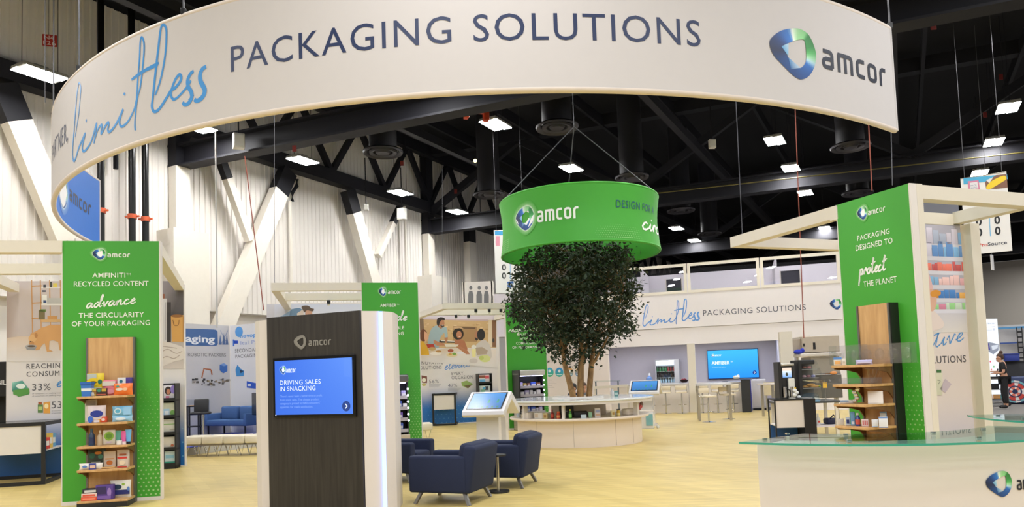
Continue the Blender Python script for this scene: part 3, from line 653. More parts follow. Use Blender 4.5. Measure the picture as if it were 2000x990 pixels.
logo(P, (s0+s1)/2, (za+zc)/2, (zc-za)/2.14, halo=GREEN, sx=(s1-s0)/2/((zc-za)/2.14)); P.build('logo', grn, rfn, PRN)
P = Print(); (s0, z0), (s1, z1) = rc.uv(1047, 433), rc.uv(1131, 428); (_, zt) = rc.uv(1047, 410); wordmark(P, s0, s1, (z0+z1)/2, (zt-z0)*1.0, (238, 244, 236)); P.build('company_lettering', grn, rfn, PRN)
P = Print(); (s0, z0), (s1, z1) = rc.uv(1205, 404), rc.uv(1279, 419); (_, zt) = rc.uv(1205, 390); P.text('DESIGN FOR A', s0, s1, (z0+z1)/2, zt-z0, (20, 92, 96), spacing=1.1, bold=.012); P.build('lettering', grn, rfn, PRN)
P = Print(); (s0, z0), (_, zt) = rc.uv(1255, 447), rc.uv(1255, 434); P.script('circular', s0, s0+2.1, z0, (zt-z0)*1.1, (240, 244, 236), wt=.3); P.build('brush_lettering', grn, rfn, PRN)
P = Print()
for i in range(26):
    for j in range(7):
        x = .1+i*.05+(j % 2)*.025; y = RZ0+.06+j*.045; k = max(0, 1-j/7)*math.sin(PI*min(1, (i+1)/26)); 
        if k > .12: P.ell(x, y, .011*k+.003, .011*k+.003, (150, 205, 130), 1, 8)
for i in range(14):
    for j in range(6): P.ell(-2.75+i*.05+(j % 2)*.025, RZ0+.06+j*.045, .009, .009, (150, 205, 130), 1, 8)
P.build('dot_pattern', grn, rfn, PRN)
P = Print()
for i in range(16):
    for j in range(6): P.ell(1.7+i*.06+(j % 2)*.03, RZ0+.05+j*.05, .01, .01, (140, 200, 120), 1, 8)
P.script('plastics', -1.6, -.75, RZ0+.38, .16, (235, 242, 230), 1, .25); P.build('inner_print', grn, rfi, PRN)
apx = Vector((1.30-RC[0], 16.4-RC[1], 7.2))
apx = Z(1121, 247, 7.3); apx = Vector((apx.x-RC[0], apx.y-RC[1], 7.3)) if abs(apx.y-16.4) < 2 else Vector((0, 0, 7.3))
for a in (-160, -25, 95): MB().tube([((RR-.02)*math.cos(math.radians(a)), (RR-.02)*math.sin(math.radians(a)), RZ1), tuple(apx)], .012, 6).build('rigging_wire', WIRE, grn, smooth=60)
MB().tube([tuple(apx), (apx.x, apx.y, 12.0)], .01, 6).build('rigging_wire', WIRE, grn, smooth=60)
# ------------------------------------------------------------------ exhibit booths: green panels, header frames, printed back walls
H = 3.64
PL1 = Plane(G(121.8, 988), G(313.7, 975.5)); PL2 = Plane(Z(706, 552, H), Z(815.6, 551.6, H))
_a, _b = Z(863, 592, H), Z(986.6, 592, H); PLH3 = Plane(_a, _b); _e = Vector((_b.x, _b.y))+PLH3.d*1.22; PL3 = Plane(_b, _e)
PL4 = Plane(Z(1633.9, 400.6, H), Z(1773.7, 358.2, H))
class PrintPx(Print):                       # artwork given in photograph pixels, laid out on a wall plane
    def __init__(s, PL): super().__init__(); s.PL = PL
    def u(s, x, y): return s.PL.uv(x, y)
    def ptext(s, body, x0, x1, yb, cap, col, lay=1, spacing=1.06, bold=0.0, yb1=None):
        a, z0 = s.u(x0, yb); b, z1 = s.u(x1, yb if yb1 is None else yb1); _, zt = s.u(x0, yb-cap)
        return s.text(body, a, b, (z0+z1)/2, zt-z0, col, lay, spacing, bold)
    def pscript(s, body, x0, x1, yb, xh, col, lay=1, wt=.22, yb1=None):
        a, z0 = s.u(x0, yb); b, z1 = s.u(x1, yb if yb1 is None else yb1); _, zt = s.u(x0, yb-xh)
        return s.script(body, a, b, z0, zt-z0, col, lay, wt, y1=z1)
    def ppoly(s, pts, col, lay=1): return s.poly([s.u(*p) for p in pts], col, lay)
    def prect(s, x0, y0, x1, y1, col, lay=1, col2=None): return s.poly([s.u(x0, y1), s.u(x1, y1), s.u(x1, y0), s.u(x0, y0)], [col, col, col2 or col, col2 or col], lay)
    def pell(s, x, y, rx, ry, col, lay=1, n=18):
        return s.poly([s.u(x+rx*math.cos(2*PI*k/n), y+ry*math.sin(2*PI*k/n)) for k in range(n)], col, lay)
    def pline(s, pts, w_, col, lay=1):
        sc_ = abs(s.u(pts[0][0]+10, pts[0][1])[0]-s.u(pts[0][0], pts[0][1])[0])/10
        return s.ribbon([s.u(*p) for p in pts], w_*sc_, col, lay)
    def plogo(s, x0, y0, x1, y1, **k):
        (a, _), (b, _) = s.u(x0, (y0+y1)/2), s.u(x1, (y0+y1)/2); (_, z0), (_, z1) = s.u((x0+x1)/2, y1), s.u((x0+x1)/2, y0)
        r = (z1-z0)/2.14; logo(s, (a+b)/2+.08*r, (z0+z1)/2, r, sx=(b-a)/2/r, **k); return s
    def pword(s, x0, x1, yb, yt, col, lay=2, yb1=None, **k):
        a, z0 = s.u(x0, yb); b, z1 = s.u(x1, yb if yb1 is None else yb1); _, zt = s.u(x0, yt); wordmark(s, a, b, (z0+z1)/2, zt-z0, col, lay, **k); return s
WTXT = (236, 240, 230)
def green_panel(PL, w_, label, draw, nm, th=.10):
    t = wallthing('green_panel', label, 'sign panel', PL, 'tall green sign panels')
    g = dotted_mat('green_print_'+nm, GREEN, (176, 214, 150), w_*.2, w_, .1, 1.75, pitch=.062, rad=.23)
    MB().box(0, w_, 0, th, .05, H).build('panel', g, t)
    MB().box(-.012, 0, -.004, th, 0, H).box(w_, w_+.02, -.004, th, 0, H).box(0, w_, -.002, th-.004, 0, .05).build('edge_trim', WHITE, t)
    P, Q, R_, S_ = (PrintPx(PL) for _ in range(4)); draw(P, Q, R_, S_)
    P.build('logo', t, flat, PRN); Q.build('company_lettering', t, flat, PRN); R_.build('lettering', t, flat, PRN); S_.build('brush_lettering', t, flat, PRN)
    return t
def d1(P, Q, R_, S_):
    P.plogo(181, 486, 206.5, 507, halo=GREEN); Q.pword(210, 254.5, 503, 496, WTXT, yb1=501.6)
    R_.ptext('AMFINITI', 180.4, 245, 542, 9, WTXT, bold=.008); R_.ptext('TM', 247, 255.5, 537.5, 4, WTXT)
    R_.ptext('RECYCLED CONTENT', 144.4, 290.3, 558.6, 9.5, WTXT, bold=.008); R_.ptext('THE CIRCULARITY', 154, 281.4, 619.8, 9.5, WTXT, bold=.008); R_.ptext('OF YOUR PACKAGING', 140.4, 293, 636, 9.5, WTXT, bold=.008)
    S_.pscript('advance', 168, 264.6, 602, 9.5, (240, 243, 236), yb1=592, wt=.3)
green_panel(PL1, PL1.len, 'tall green panel at the left reading RECYCLED CONTENT advance THE CIRCULARITY', d1, 'left')
def d2(P, Q, R_, S_):
    P.plogo(740, 561.5, 754, 578, halo=GREEN); Q.pword(757.5, 783.4, 574, 567.5, WTXT)
    R_.ptext('AMFIBER', 742.5, 774, 599, 6, WTXT, bold=.01); R_.ptext('TM', 775, 779.5, 596, 2.6, WTXT)
    R_.ptext('RECYCLABLE', 735, 789.3, 643.4, 6.2, WTXT, bold=.01); R_.ptext('PACKAGING', 737, 788.4, 654.5, 6.2, WTXT, bold=.01)
    S_.pscript('provide', 729, 795, 628, 7.5, (240, 243, 236), yb1=625, wt=.3)
green_panel(PL2, PL2.len, 'tall green panel behind the dark kiosk reading AMFIBER RECYCLABLE PACKAGING', d2, 'middle')
def d3(P, Q, R_, S_):
    P.plogo(1010.5, 599, 1021, 611, halo=GREEN); Q.pword(1024, 1044, 609, 603.5, WTXT)
    R_.ptext('AMPRIMA', 1011.5, 1042, 626.5, 4.6, WTXT, bold=.012); R_.ptext('TM', 1043, 1047, 624, 2.2, WTXT)
    R_.ptext('SOLUTIONS', 1010.8, 1044.5, 656, 4.8, WTXT, bold=.012); R_.ptext('WITH NO', 1014.6, 1042, 664, 4.6, WTXT, bold=.012)
    R_.ptext('COMPROMISE', 1008, 1048, 672.3, 4.8, WTXT, bold=.012); R_.ptext('ON PERFORMANCE', 1000.6, 1056, 680.3, 4.8, WTXT, bold=.012)
    S_.pscript('recycle ready', 993, 1066, 649, 5, (240, 243, 236), yb1=644, wt=.3)
green_panel(PL3, 1.22, 'tall green panel left of the tree reading SOLUTIONS WITH NO COMPROMISE', d3, 'back')
def d4(P, Q, R_, S_):
    P.plogo(1675, 403.8, 1694, 429, halo=GREEN); Q.pword(1696, 1730, 419.5, 411, WTXT, yb1=413)
    R_.ptext('PACKAGING', 1675, 1738, 469.3, 9.5, WTXT, yb1=457, bold=.01); R_.ptext('DESIGNED TO', 1672, 1744, 489.5, 10.3, WTXT, yb1=475, bold=.01); R_.ptext('THE PLANET', 1687, 1752.5, 560, 10.6, WTXT, yb1=550.5, bold=.01)
    S_.pscript('protect', 1678, 1730, 538, 11.5, (240, 243, 236), yb1=527, wt=.3)
green_panel(PL4, PL4.len, 'tall green corner panel at the right reading PACKAGING DESIGNED TO protect THE PLANET', d4, 'right')
# header frames: square tubes that run from the green panel round to the back wall
def header(PL, label, s0, s1, depth, skew=0.0, spots=(), cross=(0.47,), post=False, top=H):
    t = wallthing('header_frame', label, 'frame', PL, 'white header frames of the booths'); h = .165; z = top-h/2
    MB().beam((s0, .06, z), (0, .06, z), h, h).build('front_beam', CREAM, t)
    MB().beam((s1-.08, .11, z), (s1-.08+skew, depth, z), h, h).build('side_beam', CREAM, t)
    MB().beam((s0+.08, .14, z), (s0+.08+skew, depth, z), h, h).build('side_beam', CREAM, t)
    for c in cross:
        MB().beam((s0+.16+skew*c, depth*c, z), (s1-.16+skew*c, depth*c, z), h, h).build('cross_beam', CREAM, t)
    for (a, c) in spots:
        sp = MB().cyl((a, depth*c-.12, z-.09), (a, depth*c-.12, z-.17), .045, n=12).build('spotlight', BLACKM, t, smooth=40)
        MB().cyl((a, depth*c-.12, z-.17), (a, depth*c-.1, z-.2), .035, n=12).build('spotlight_lens', mat('spot_lens', (230, 228, 220), .2), sp)
    return t
PLB1 = Plane(G(12.5, 929), G(360.6, 910.6)); 
c1 = PLB1.pt(PLB1.len); _o = Vector((c1.x, c1.y))-PL1.A
header(PL1, 'white header frame of the booth at the left', -1.85, PL1.len, _o.dot(PL1.n)-.05, _o.dot(PL1.d)-PL1.len+.02)
header(PL2, 'white header frame of the booth behind the dark kiosk', -1.83, PL2.len, 4.0, 0.0, ((-.7, .47),))
header(Plane(_b, _e), 'white header frame over the family picture booth', -1.87, 1.22, 4.0, -.1, ((-.9, .02), (-.5, .02), (-.15, .02), (-1.0, .47), (-.6, .47)))
LIL = (222, 216, 214)
def back_wall(PL, w_, top, label, z_blue, z_lil, base=(38, 112, 190), sname='x', s0=0.0):
    t = wallthing('printed_back_wall', label, 'wall graphic', PL, 'printed back walls of the booths')
    m = dotted_mat('sky_print_'+sname, base, (120, 185, 225), -w_, w_, 0, z_lil*1.15, pitch=.15, rad=.13, top=(LIL, z_blue, z_lil))
    MB().box(s0, w_, 0, .08, .03, top).build('panel', m, t); MB().box(s0-.012, s0, -.003, .08, 0, top).box(w_, w_+.02, -.003, .08, 0, top).box(s0, w_, 0, .08, 0, .03).build('edge_trim', WHITE, t); return t
# --- dog picture wall (left)
t = back_wall(PLB1, PLB1.len, 3.60, 'printed wall with a dog at its bowl reading REACHING CONSUMERS', .35, 1.35, sname='dog')
P = PrintPx(PLB1)
P.prect(14, 549, 358.5, 662, (196, 183, 180), 1, (204, 192, 190)); P.prect(14, 657, 358.5, 706, LIL, 2, (214, 192, 172))
P.ppoly([(14, 549), (36, 549), (36, 657), (14, 660)], [(176, 158, 152), (196, 183, 180), (196, 183, 180), (180, 160, 152)], 3)
for x in (62, 79, 97, 118): P.pline([(x, 547), (x+2, 654 if x != 97 else 640)], 2, (205, 150, 88), 4)
for y, c in ((559, (205, 150, 88)), (592, (205, 150, 88)), (622, (205, 150, 88))): P.pline([(62, y), (82, y-1)], 2.2, c, 4)
P.prect(81, 560, 118, 562.5, (240, 236, 230), 5); P.prect(81, 593, 121, 596.5, (238, 232, 226), 5); P.prect(81, 624, 121, 629, (214, 172, 116), 5); P.prect(93, 617, 112, 624, (205, 150, 88), 5)
for x, y, w_, h_, c in ((85, 556, 5, 6, (60, 62, 70)), (98, 550, 4, 11, (70, 70, 60)), (104, 553, 8, 8, (225, 205, 90)), (83, 576, 9, 17, (235, 235, 230)), (85, 586, 6, 6, (60, 90, 150)), (83, 567, 7, 3, (40, 45, 70)), (92, 582, 28, 11, (190, 188, 184)), (76, 606, 12, 18, (122, 108, 70)), (78, 604, 12, 5, (110, 140, 70))): P.prect(x, y, x+w_, y+h_, c, 6)
DOG = (214, 160, 100)
P.ppoly([(57, 664), (60, 652), (70, 647), (82, 640), (100, 634), (125, 634), (128, 668), (122, 684), (117, 684), (114, 668), (104, 664), (97, 666), (96, 682), (104, 686), (92, 687), (88, 670), (82, 674), (78, 682), (70, 684), (71, 674), (64, 675), (58, 672)], DOG, 7)
P.pell(64, 661, 8, 7, (224, 176, 118), 8); P.pell(62, 671, 5, 5, (196, 140, 84), 8); P.pell(71, 655, 3, 5, (190, 132, 76), 9); P.pell(60, 667, 1.2, 1, (50, 35, 30), 9)
P.pell(61, 676, 11, 3, (170, 170, 172), 9); P.ppoly([(50, 677), (72, 677), (69, 683), (53, 683)], (148, 148, 150), 8); P.pell(62, 676, 8, 2, (90, 70, 50), 10)
# right hand end of the picture
P.prect(313, 549, 358.5, 720, (208, 196, 188), 3, (92, 86, 88)); P.ppoly([(313, 549), (358.5, 549), (358.5, 625), (335, 620), (313, 580)], [(150, 140, 140), (110, 102, 104), (70, 65, 68), (60, 56, 60), (150, 140, 140)], 4)
P.prect(313, 583, 326, 668, (214, 210, 210), 5); P.pline([(324, 590), (324, 664)], 1, (150, 146, 148), 6); P.prect(314, 574, 322, 583, (150, 88, 60), 5); P.prect(326, 590, 334, 668, (52, 46, 44), 5)
P.ppoly([(334, 617), (358.5, 615), (358.5, 668), (336, 667)], (212, 158, 82), 6); P.pell(346, 617, 12, 3, (150, 100, 45), 7); P.pline(catmull([(338, 625), (340, 634), (345, 636), (349, 633), (350, 625)], 4), 1.2, (120, 80, 40), 8); P.pline([(358, 618), (358, 667)], 2, (185, 130, 62), 7)
P.ppoly(catmull([(313, 670), (326, 668), (345, 673), (358.5, 680), (358.5, 700), (340, 706), (326, 712), (313, 712)], 4, True), (222, 212, 204), 6)
for pts in ([(315, 688), (328, 682), (344, 690), (356, 686)], [(316, 701), (326, 696), (340, 700), (352, 693)], [(318, 676), (332, 678), (346, 680)]): P.pline(catmull(pts, 5), 1.6, (176, 160, 150), 8)
P.build('photo_print', t, flat, PRNG)
P = PrintPx(PLB1); GT = (92, 90, 96)
P.ptext('REACHING', 52, 129, 719, 9.5, (70, 68, 74), spacing=1.15); P.ptext('CONSUMERS', 52, 142, 734, 9.5, (70, 68, 74), spacing=1.15, yb1=734)
P.ptext('33%', 63, 99, 762, 13, GT); P.ptext('53%', 101, 137, 796.5, 13, GT)
for i in range(2): P.ptext('of consumers are seeking recycled content'[:31], 63, 121, 769+i*4.6, 2.6, (150, 148, 152), spacing=1.0)
for i in range(2): P.ptext('of consumers buy recycled', 101, 140, 802.5+i*4.4, 2.4, (150, 148, 152), spacing=1.0)
P.pscript('e', 110, 120, 755, 10, (80, 150, 215), wt=.25); P.build('lettering', t, flat, PRN)
P = PrintPx(PLB1)
P.ppoly([(24, 747), (44, 743), (57, 760), (57, 770), (36, 775), (24, 764)], [(150, 205, 190), (90, 160, 150), (110, 175, 150), (70, 140, 75), (70, 140, 75), (60, 130, 120)], 2); P.ppoly([(26, 762), (57, 758), (58, 768), (38, 774), (26, 770)], (86, 150, 70), 3); P.pell(41, 754, 9, 5, (226, 236, 230), 3)
P.prect(74, 790, 84, 806, (96, 132, 76), 2); P.prect(75, 785, 82, 790, (170, 90, 50), 2); P.ppoly([(85, 786), (98, 784), (98, 807), (85, 807)], (226, 160, 70), 2); P.pell(91, 793, 4, 5, (246, 224, 170), 3); P.prect(75, 794, 83, 801, (180, 200, 120), 3); P.build('product_pictures', t, flat, PRN)
# --- family picture wall (booth left of the tree)
_g = PL3.A-PL3.d*1.9+PL3.n*4.05; PLB3 = Plane(_g-PL3.d*.2, _g+PL3.d*2.95)
_t3 = PLB3.uv(826, 617)[1]
tw = back_wall(PLB3, PLB3.len, _t3, 'printed wall with a family at table reading INNOVATIVE SOLUTIONS elevate EVERY OCCASION', .5, 1.35, sname='family')
q6 = lambda x, y: (800+x/7.07, 580+y/7.07)
P = PrintPx(PLB3)
def pp(pts, col, lay): P.ppoly([q6(*p) for p in pts], col, lay)
def pe(x, y, rx, ry, col, lay, n=18): P.pell(800+x/7.07, 580+y/7.07, rx/7.07, ry/7.07, col, lay, n)
x0, x1 = 40, 1200
pp([(x0, 262), (1195, 262), (1195, 700), (x0, 700)], (206, 172, 124), 1); pp([(x0, 262), (1195, 262), (1195, 320), (x0, 300)], (214, 204, 212), 2); pp([(200, 298), (1080, 312), (1080, 330), (200, 312)], (196, 172, 180), 3)
for k in range(60):
    x = 150+rnd.random()*950; y = 330+rnd.random()*300; wq = 25+rnd.random()*30
    c = rnd.choice([(196, 160, 110), (214, 182, 134), (222, 194, 150), (186, 148, 100)]); pp([(x, y), (x+wq, y+2), (x+wq-3, y+20), (x+2, y+19)], c, 3)
pp([(600, 400), (930, 410), (930, 620), (600, 610)], (172, 134, 92), 4); pp([(620, 415), (910, 420), (905, 440), (620, 435)], (110, 82, 58), 5)
pp([(x0, 280), (190, 300), (200, 470), (x0, 480)], (128, 104, 80), 4); pp([(1090, 320), (1135, 320), (1140, 690), (1085, 690)], (224, 206, 178), 4); pp([(1138, 320), (1195, 320), (1195, 690), (1142, 690)], (132, 92, 62), 4); pe(1155, 600, 16, 28, (60, 52, 48), 5)
pp([(400, 600), (640, 606), (640, 634), (400, 630)], (60, 54, 52), 5); pp([(430, 596), (620, 606), (620, 616), (430, 606)], (236, 232, 226), 6)
SK = (188, 130, 96); SKL = (216, 164, 132)
# man standing
pp(catmull([(250, 640), (265, 540), (300, 440), (370, 392), (440, 420), (500, 410), (520, 470), (525, 570), (490, 580), (480, 500), (450, 520), (410, 600), (400, 700), (330, 690), (300, 650)], 3, True), (158, 178, 184), 7)
pp([(330, 590), (400, 620), (490, 645), (500, 668), (380, 672), (330, 640)], SK, 8); pp([(480, 560), (528, 555), (520, 620), (490, 640)], SK, 8); pe(440, 365, 42, 58, (178, 122, 88), 8); pp([(400, 390), (450, 430), (430, 440), (390, 410)], (170, 116, 84), 8)
pp(catmull([(372, 350), (385, 295), (430, 278), (480, 290), (485, 320), (440, 320), (420, 345), (400, 400), (380, 385)], 3, True), (42, 30, 28), 9); pp(catmull([(425, 385), (475, 385), (470, 415), (440, 420)], 3, True), (84, 58, 46), 9); pe(456, 388, 14, 6, (236, 226, 220), 10)
# woman
pe(670, 510, 76, 82, (44, 28, 26), 8); pp(catmull([(600, 430), (640, 408), (700, 412), (745, 440), (690, 432), (640, 436)], 3, True), (206, 168, 130), 9); pe(682, 520, 38, 52, (186, 124, 92), 9); pe(690, 545, 16, 6, (236, 220, 214), 10)
pp([(620, 590), (700, 580), (760, 610), (800, 720), (760, 760), (690, 690), (620, 650)], (176, 112, 80), 8); pp([(640, 690), (700, 680), (800, 740), (830, 790), (780, 790), (700, 730)], (184, 122, 90), 9)
# man right
pp(catmull([(880, 780), (900, 690), (960, 620), (1030, 590), (1100, 650), (1130, 760), (1120, 850), (980, 840)], 3, True), (206, 198, 192), 8); pp([(900, 700), (1000, 690), (1080, 740), (1060, 790), (930, 800)], (176, 156, 136), 9); pe(930, 530, 34, 60, (180, 124, 94), 8); pe(985, 520, 56, 80, (34, 28, 28), 9); pp([(900, 555), (950, 580), (930, 605), (905, 590)], (50, 38, 34), 10)
# girl
pe(190, 530, 55, 85, (110, 66, 42), 8); pp([(205, 470), (240, 500), (265, 570), (215, 620), (200, 560)], (224, 172, 136), 9); pp([(60, 620), (190, 610), (260, 720), (270, 800), (60, 800)], (222, 172, 52), 9)
# table, dishes
pp([(x0, 740), (300, 740), (560, 700), (1195, 720), (1195, 980), (x0, 880)], [(220, 196, 168), (222, 200, 174), (214, 200, 186), (228, 216, 206), LIL, LIL], 7)
pp([(230, 650), (330, 650), (350, 700), (250, 705)], (186, 62, 48), 10); pe(310, 715, 50, 25, (196, 166, 110), 11); pp([(480, 650), (680, 655), (640, 690), (500, 690)], (224, 216, 200), 10); pe(585, 800, 78, 26, (224, 206, 160), 9); pe(565, 740, 40, 24, (176, 86, 60), 10); pe(615, 785, 28, 18, (120, 160, 70), 11); pe(560, 790, 24, 14, (210, 160, 80), 11); pe(360, 780, 80, 22, (236, 226, 214), 9); pe(400, 750, 40, 14, (190, 140, 80), 10)
pp([(855, 720), (915, 716), (910, 830), (865, 830)], (236, 226, 160), 11); pe(885, 690, 34, 30, (226, 222, 214), 10); pe(880, 880, 60, 34, (206, 196, 192), 10); pe(1040, 850, 76, 50, (208, 212, 140), 10); pe(990, 840, 34, 30, (190, 200, 110), 11); pe(700, 770, 46, 16, (222, 220, 224), 10)
P.build('photo_print', tw, flat, PRNG)
P = PrintPx(PLB3); GT2 = (96, 94, 102)
P.ptext('INNOVATIVE', 814, 865.5, 712.5, 6.5, GT2, spacing=1.12, yb1=711); P.ptext('SOLUTIONS', 815.5, 862.5, 721.5, 6.5, GT2, spacing=1.12, yb1=720.5)
P.ptext('EVERY', 882, 905, 732, 6, GT2, spacing=1.12); P.ptext('OCCASION', 882, 923.5, 740.5, 6.5, GT2, spacing=1.12, yb1=739.5)
P.ptext('56%', 838, 857, 748, 7, (140, 138, 146)); P.ptext('47%', 875, 893, 756, 7, (140, 138, 146))
for i in range(4): P.pline([(838, 750.5+i*1.7), (862-i*2, 750.5+i*1.7)], .7, (176, 174, 180)); P.pline([(875, 758+i*1.7), (901-i*2, 758+i*1.7)], .7, (176, 174, 180))
P.build('lettering', tw, flat, PRN)
P = PrintPx(PLB3); P.pscript('elevate', 868, 917, 722, 7.5, (96, 150, 220), wt=.2, yb1=716); P.build('brush_lettering', tw, flat, PRN)
P = PrintPx(PLB3); P.ppoly([(823, 733), (834, 735), (834, 748), (824, 747)], (130, 80, 70), 2); P.pell(828, 742, 4, 4, (230, 226, 210), 3); P.pell(828, 751, 4, 3, (200, 190, 120), 2)
P.ppoly([(901, 746), (912, 743), (924, 750), (912, 758), (902, 753)], (152, 176, 104), 2); P.ppoly([(906, 753), (922, 751), (914, 758.5)], (120, 100, 70), 3); P.build('product_pictures', tw, flat, PRN)
# --- hat picture wall (booth behind the kiosk)
_g = PL2.A-PL2.d*1.83+PL2.n*4.05; PLB2 = Plane(_g-PL2.d*.02, _g+PL2.d*2.95); zt = PLB2.uv(600, 592)[1]
t = back_wall(PLB2, PLB2.len, zt, 'printed wall with a person in a brown hat behind the dark kiosk', .4, 1.3, sname='hat')
P = PrintPx(PLB2); _x0 = 521
P.prect(521, 594, 730, 650, (226, 222, 226), 1, (206, 210, 226)); P.prect(521, 594, 536, 650, (206, 204, 212), 2); P.ppoly([(545, 620), (575, 602), (585, 650), (540, 650)], (150, 178, 214), 2)
P.ppoly(catmull([(566, 640), (567, 608), (574, 603), (586, 602), (592, 610), (594, 640)], 4, True), (104, 134, 164), 3); P.ppoly([(580, 612), (592, 604), (596, 640), (582, 640)], (206, 190, 178), 4)
P.pell(603, 612, 7, 8, (196, 148, 122), 5); P.ppoly(catmull([(589, 600), (592, 597), (602, 597), (608, 602), (613, 603), (611, 608), (600, 606), (595, 610), (592, 606)], 4, True), (96, 76, 60), 6); P.ppoly([(594, 622), (612, 622), (616, 650), (590, 650)], (220, 214, 214), 4)
P.build('photo_print', t, flat, PRNG)
# --- wall with the round icons behind the tree
_c = Dp(1050, 700, 25.5); PLI = Plane((_c.x, _c.y), (_c.x+HV.x, _c.y+HV.y)); se = PLI.uv(1188, 700)[0]
t = wallthing('printed_back_wall', 'pale wall with four round coloured icons behind the tree trunks', 'wall graphic', PLI, 'printed back walls of the booths'); zt = PLI.uv(1100, 612)[1]
MB().box(0, se, 0, .1, 0, zt).build('panel', mat('pale_print', (226, 216, 214), .5, var=.01), t)
P = PrintPx(PLI); P.ptext('QUALITIES  HOME  QUALITY', 1054, 1150, 707, 5.5, (168, 162, 168), spacing=1.1)
for i in range(5): P.pline([(1071, 742+i*3.6), (1079+(i % 3)*4, 742+i*3.6)], .8, (176, 170, 176))
P.build('lettering', t, flat, PRN); P = PrintPx(PLI)
for x, ca, cb in ((1073.5, (60, 170, 220), (60, 175, 110)), (1092.5, (50, 140, 220), (60, 180, 160)), (1112, (226, 150, 60), (70, 160, 210)), (1131, (220, 160, 80), (50, 140, 220))):
    n = 20; P.poly([P.u(x+8*math.cos(2*PI*k/n), 727+9*math.sin(2*PI*k/n)) for k in range(n)], [tuple(ca[j]+(cb[j]-ca[j])*(.5+.5*math.sin(2*PI*k/n)) for j in range(3)) for k in range(n)], 1)
    P.pell(x, 724.5, 2.5, 3, (226, 236, 240), 2); P.pline([(x-5, 731.5), (x+5, 731.5)], 1.2, (215, 232, 236), 2)
P.build('round_icons', t, flat, PRN)
# --- pharmacy picture wall and tube frame of the booth at the right
R0 = Vector((PL4.A.x, PL4.A.y)); RX = Vector((-PL4.d.y, PL4.d.x))
RYd = -PL4.d                                    # away from the camera along the panel
Bc = R0+PL4.d*PL4.len
PLR = Plane(R0+RX*.12, R0+RX*2.32); sR = PLR.uv(1886, 600)[0]
t = wallthing('printed_back_wall', 'printed wall with pharmacy shelves inside the right booth', 'wall graphic', PLR, 'printed back walls of the booths'); zR = 3.5
m = dotted_mat('lilac_print', (196, 192, 208), (206, 202, 214), 0, 9, 0, .5, top=((228, 216, 214), .3, 1.2)); MB().box(0, sR, 0, .08, 0, zR).build('panel', m, t)
P = PrintPx(PLR); rr = random.Random(3)
lo = PLR.uv(1806, 640)[0]-.9
def slat(y0, y1, col, lay, yl0=None):
    P.poly([(lo, PLR.uv(1806, y1)[1]), (sR, PLR.uv(1806, y1)[1]), (sR, PLR.uv(1806, y0)[1]), (lo, PLR.uv(1806, y0)[1])], col, lay)
zz = lambda y: PLR.uv(1806, y)[1]
slat(395, 640, (188, 186, 204), 1); slat(395, 437, (104, 106, 118), 2); slat(590, 650, [LIL, LIL, (196, 194, 210), (196, 194, 210)], 2)
for yb, h_, pal in ((475, 32, [(226, 170, 90), (170, 180, 206), (120, 170, 220), (206, 200, 220)]), (500, 30, [(120, 176, 226), (160, 196, 230), (90, 140, 206), (210, 205, 225)]), (528, 20, [(214, 84, 66), (226, 110, 90), (190, 70, 70)]), (556, 20, [(226, 170, 180), (120, 170, 214), (232, 190, 190)]), (582, 18, [(56, 120, 196), (100, 160, 220), (214, 140, 50), (230, 170, 80)]), (604, 14, [(140, 200, 130), (214, 190, 214), (200, 120, 150), (190, 210, 190)])):
    slat(yb, yb+8, (220, 218, 232), 3); x = lo
    while x < sR-.02:
        w_ = .05+.1*rr.random(); hh_ = (zz(yb-h_)-zz(yb))*(.6+.4*rr.random()); c = rr.choice(pal); P.rect(x, zz(yb), min(x+w_*.92, sR), zz(yb)+hh_, c, 4, tuple(min(255, k+26) for k in c)); x += w_
SLV = (232, 190, 190)
P.ppoly(catmull([(1790, 520), (1806, 524), (1817, 545), (1822, 575), (1812, 585), (1792, 560)], 4, True), SLV, 6); P.ppoly(catmull([(1808, 570), (1822, 566), (1828, 580), (1827, 598), (1820, 608), (1810, 600)], 4, True), (226, 178, 156), 7); P.ppoly(catmull([(1816, 572), (1826, 566), (1836, 570), (1834, 577), (1820, 580)], 4, True), (226, 152, 44), 8)
P.ppoly(catmull([(1788, 600), (1812, 600), (1836, 620), (1840, 640), (1788, 650)], 3, True), (230, 214, 210), 6)
P.build('photo_print', t, flat, PRNG)
P = PrintPx(PLR); P.pscript('tive', 1822, 1882, 679, 16, (84, 150, 214), wt=.17, yb1=664); P.build('brush_lettering', t, flat, PRN)
P = PrintPx(PLR); P.ptext('SOLUTIONS', 1800, 1886.5, 711.5, 14, (84, 82, 90), yb1=706, spacing=1.12); P.build('lettering', t, flat, PRN)
P = PrintPx(PLR); P.prect(1827, 728, 1840, 772, (206, 206, 186), 2, (226, 226, 206)); P.prect(1829, 722, 1838, 728, (70, 120, 70), 2); P.pline([(1830, 742), (1836, 744), (1832, 750)], 1, (120, 130, 110), 3); P.ppoly([(1846, 740), (1858, 750), (1846, 767), (1835, 760)], (200, 186, 200), 2); P.build('product_pictures', t, flat, PRN)
fr = thing('header_frame', 'white square-tube frame of the booth at the right, with corner posts', 'frame', (Bc.x, Bc.y, 0), math.atan2(RX.y, RX.x), 'white header frames of the booths'); h = .165; z = H-h/2
Lq = (Vector((Z(1430, 464, H).x, Z(1430, 464, H).y))-Bc).length
MB().box(.102, .20, -.02, h-.02, 0, H).build('corner_post', CREAM, fr)
MB().box(.2, 2.32, .01, h+.01, H-h, H).build('front_beam', CREAM, fr)
MB().beam((.085, PL4.len, z), (.085, Lq, z), h, h).build('side_beam', CREAM, fr); MB().beam((2.2, h, z), (2.2, Lq, z), h, h).build('side_beam', CREAM, fr)
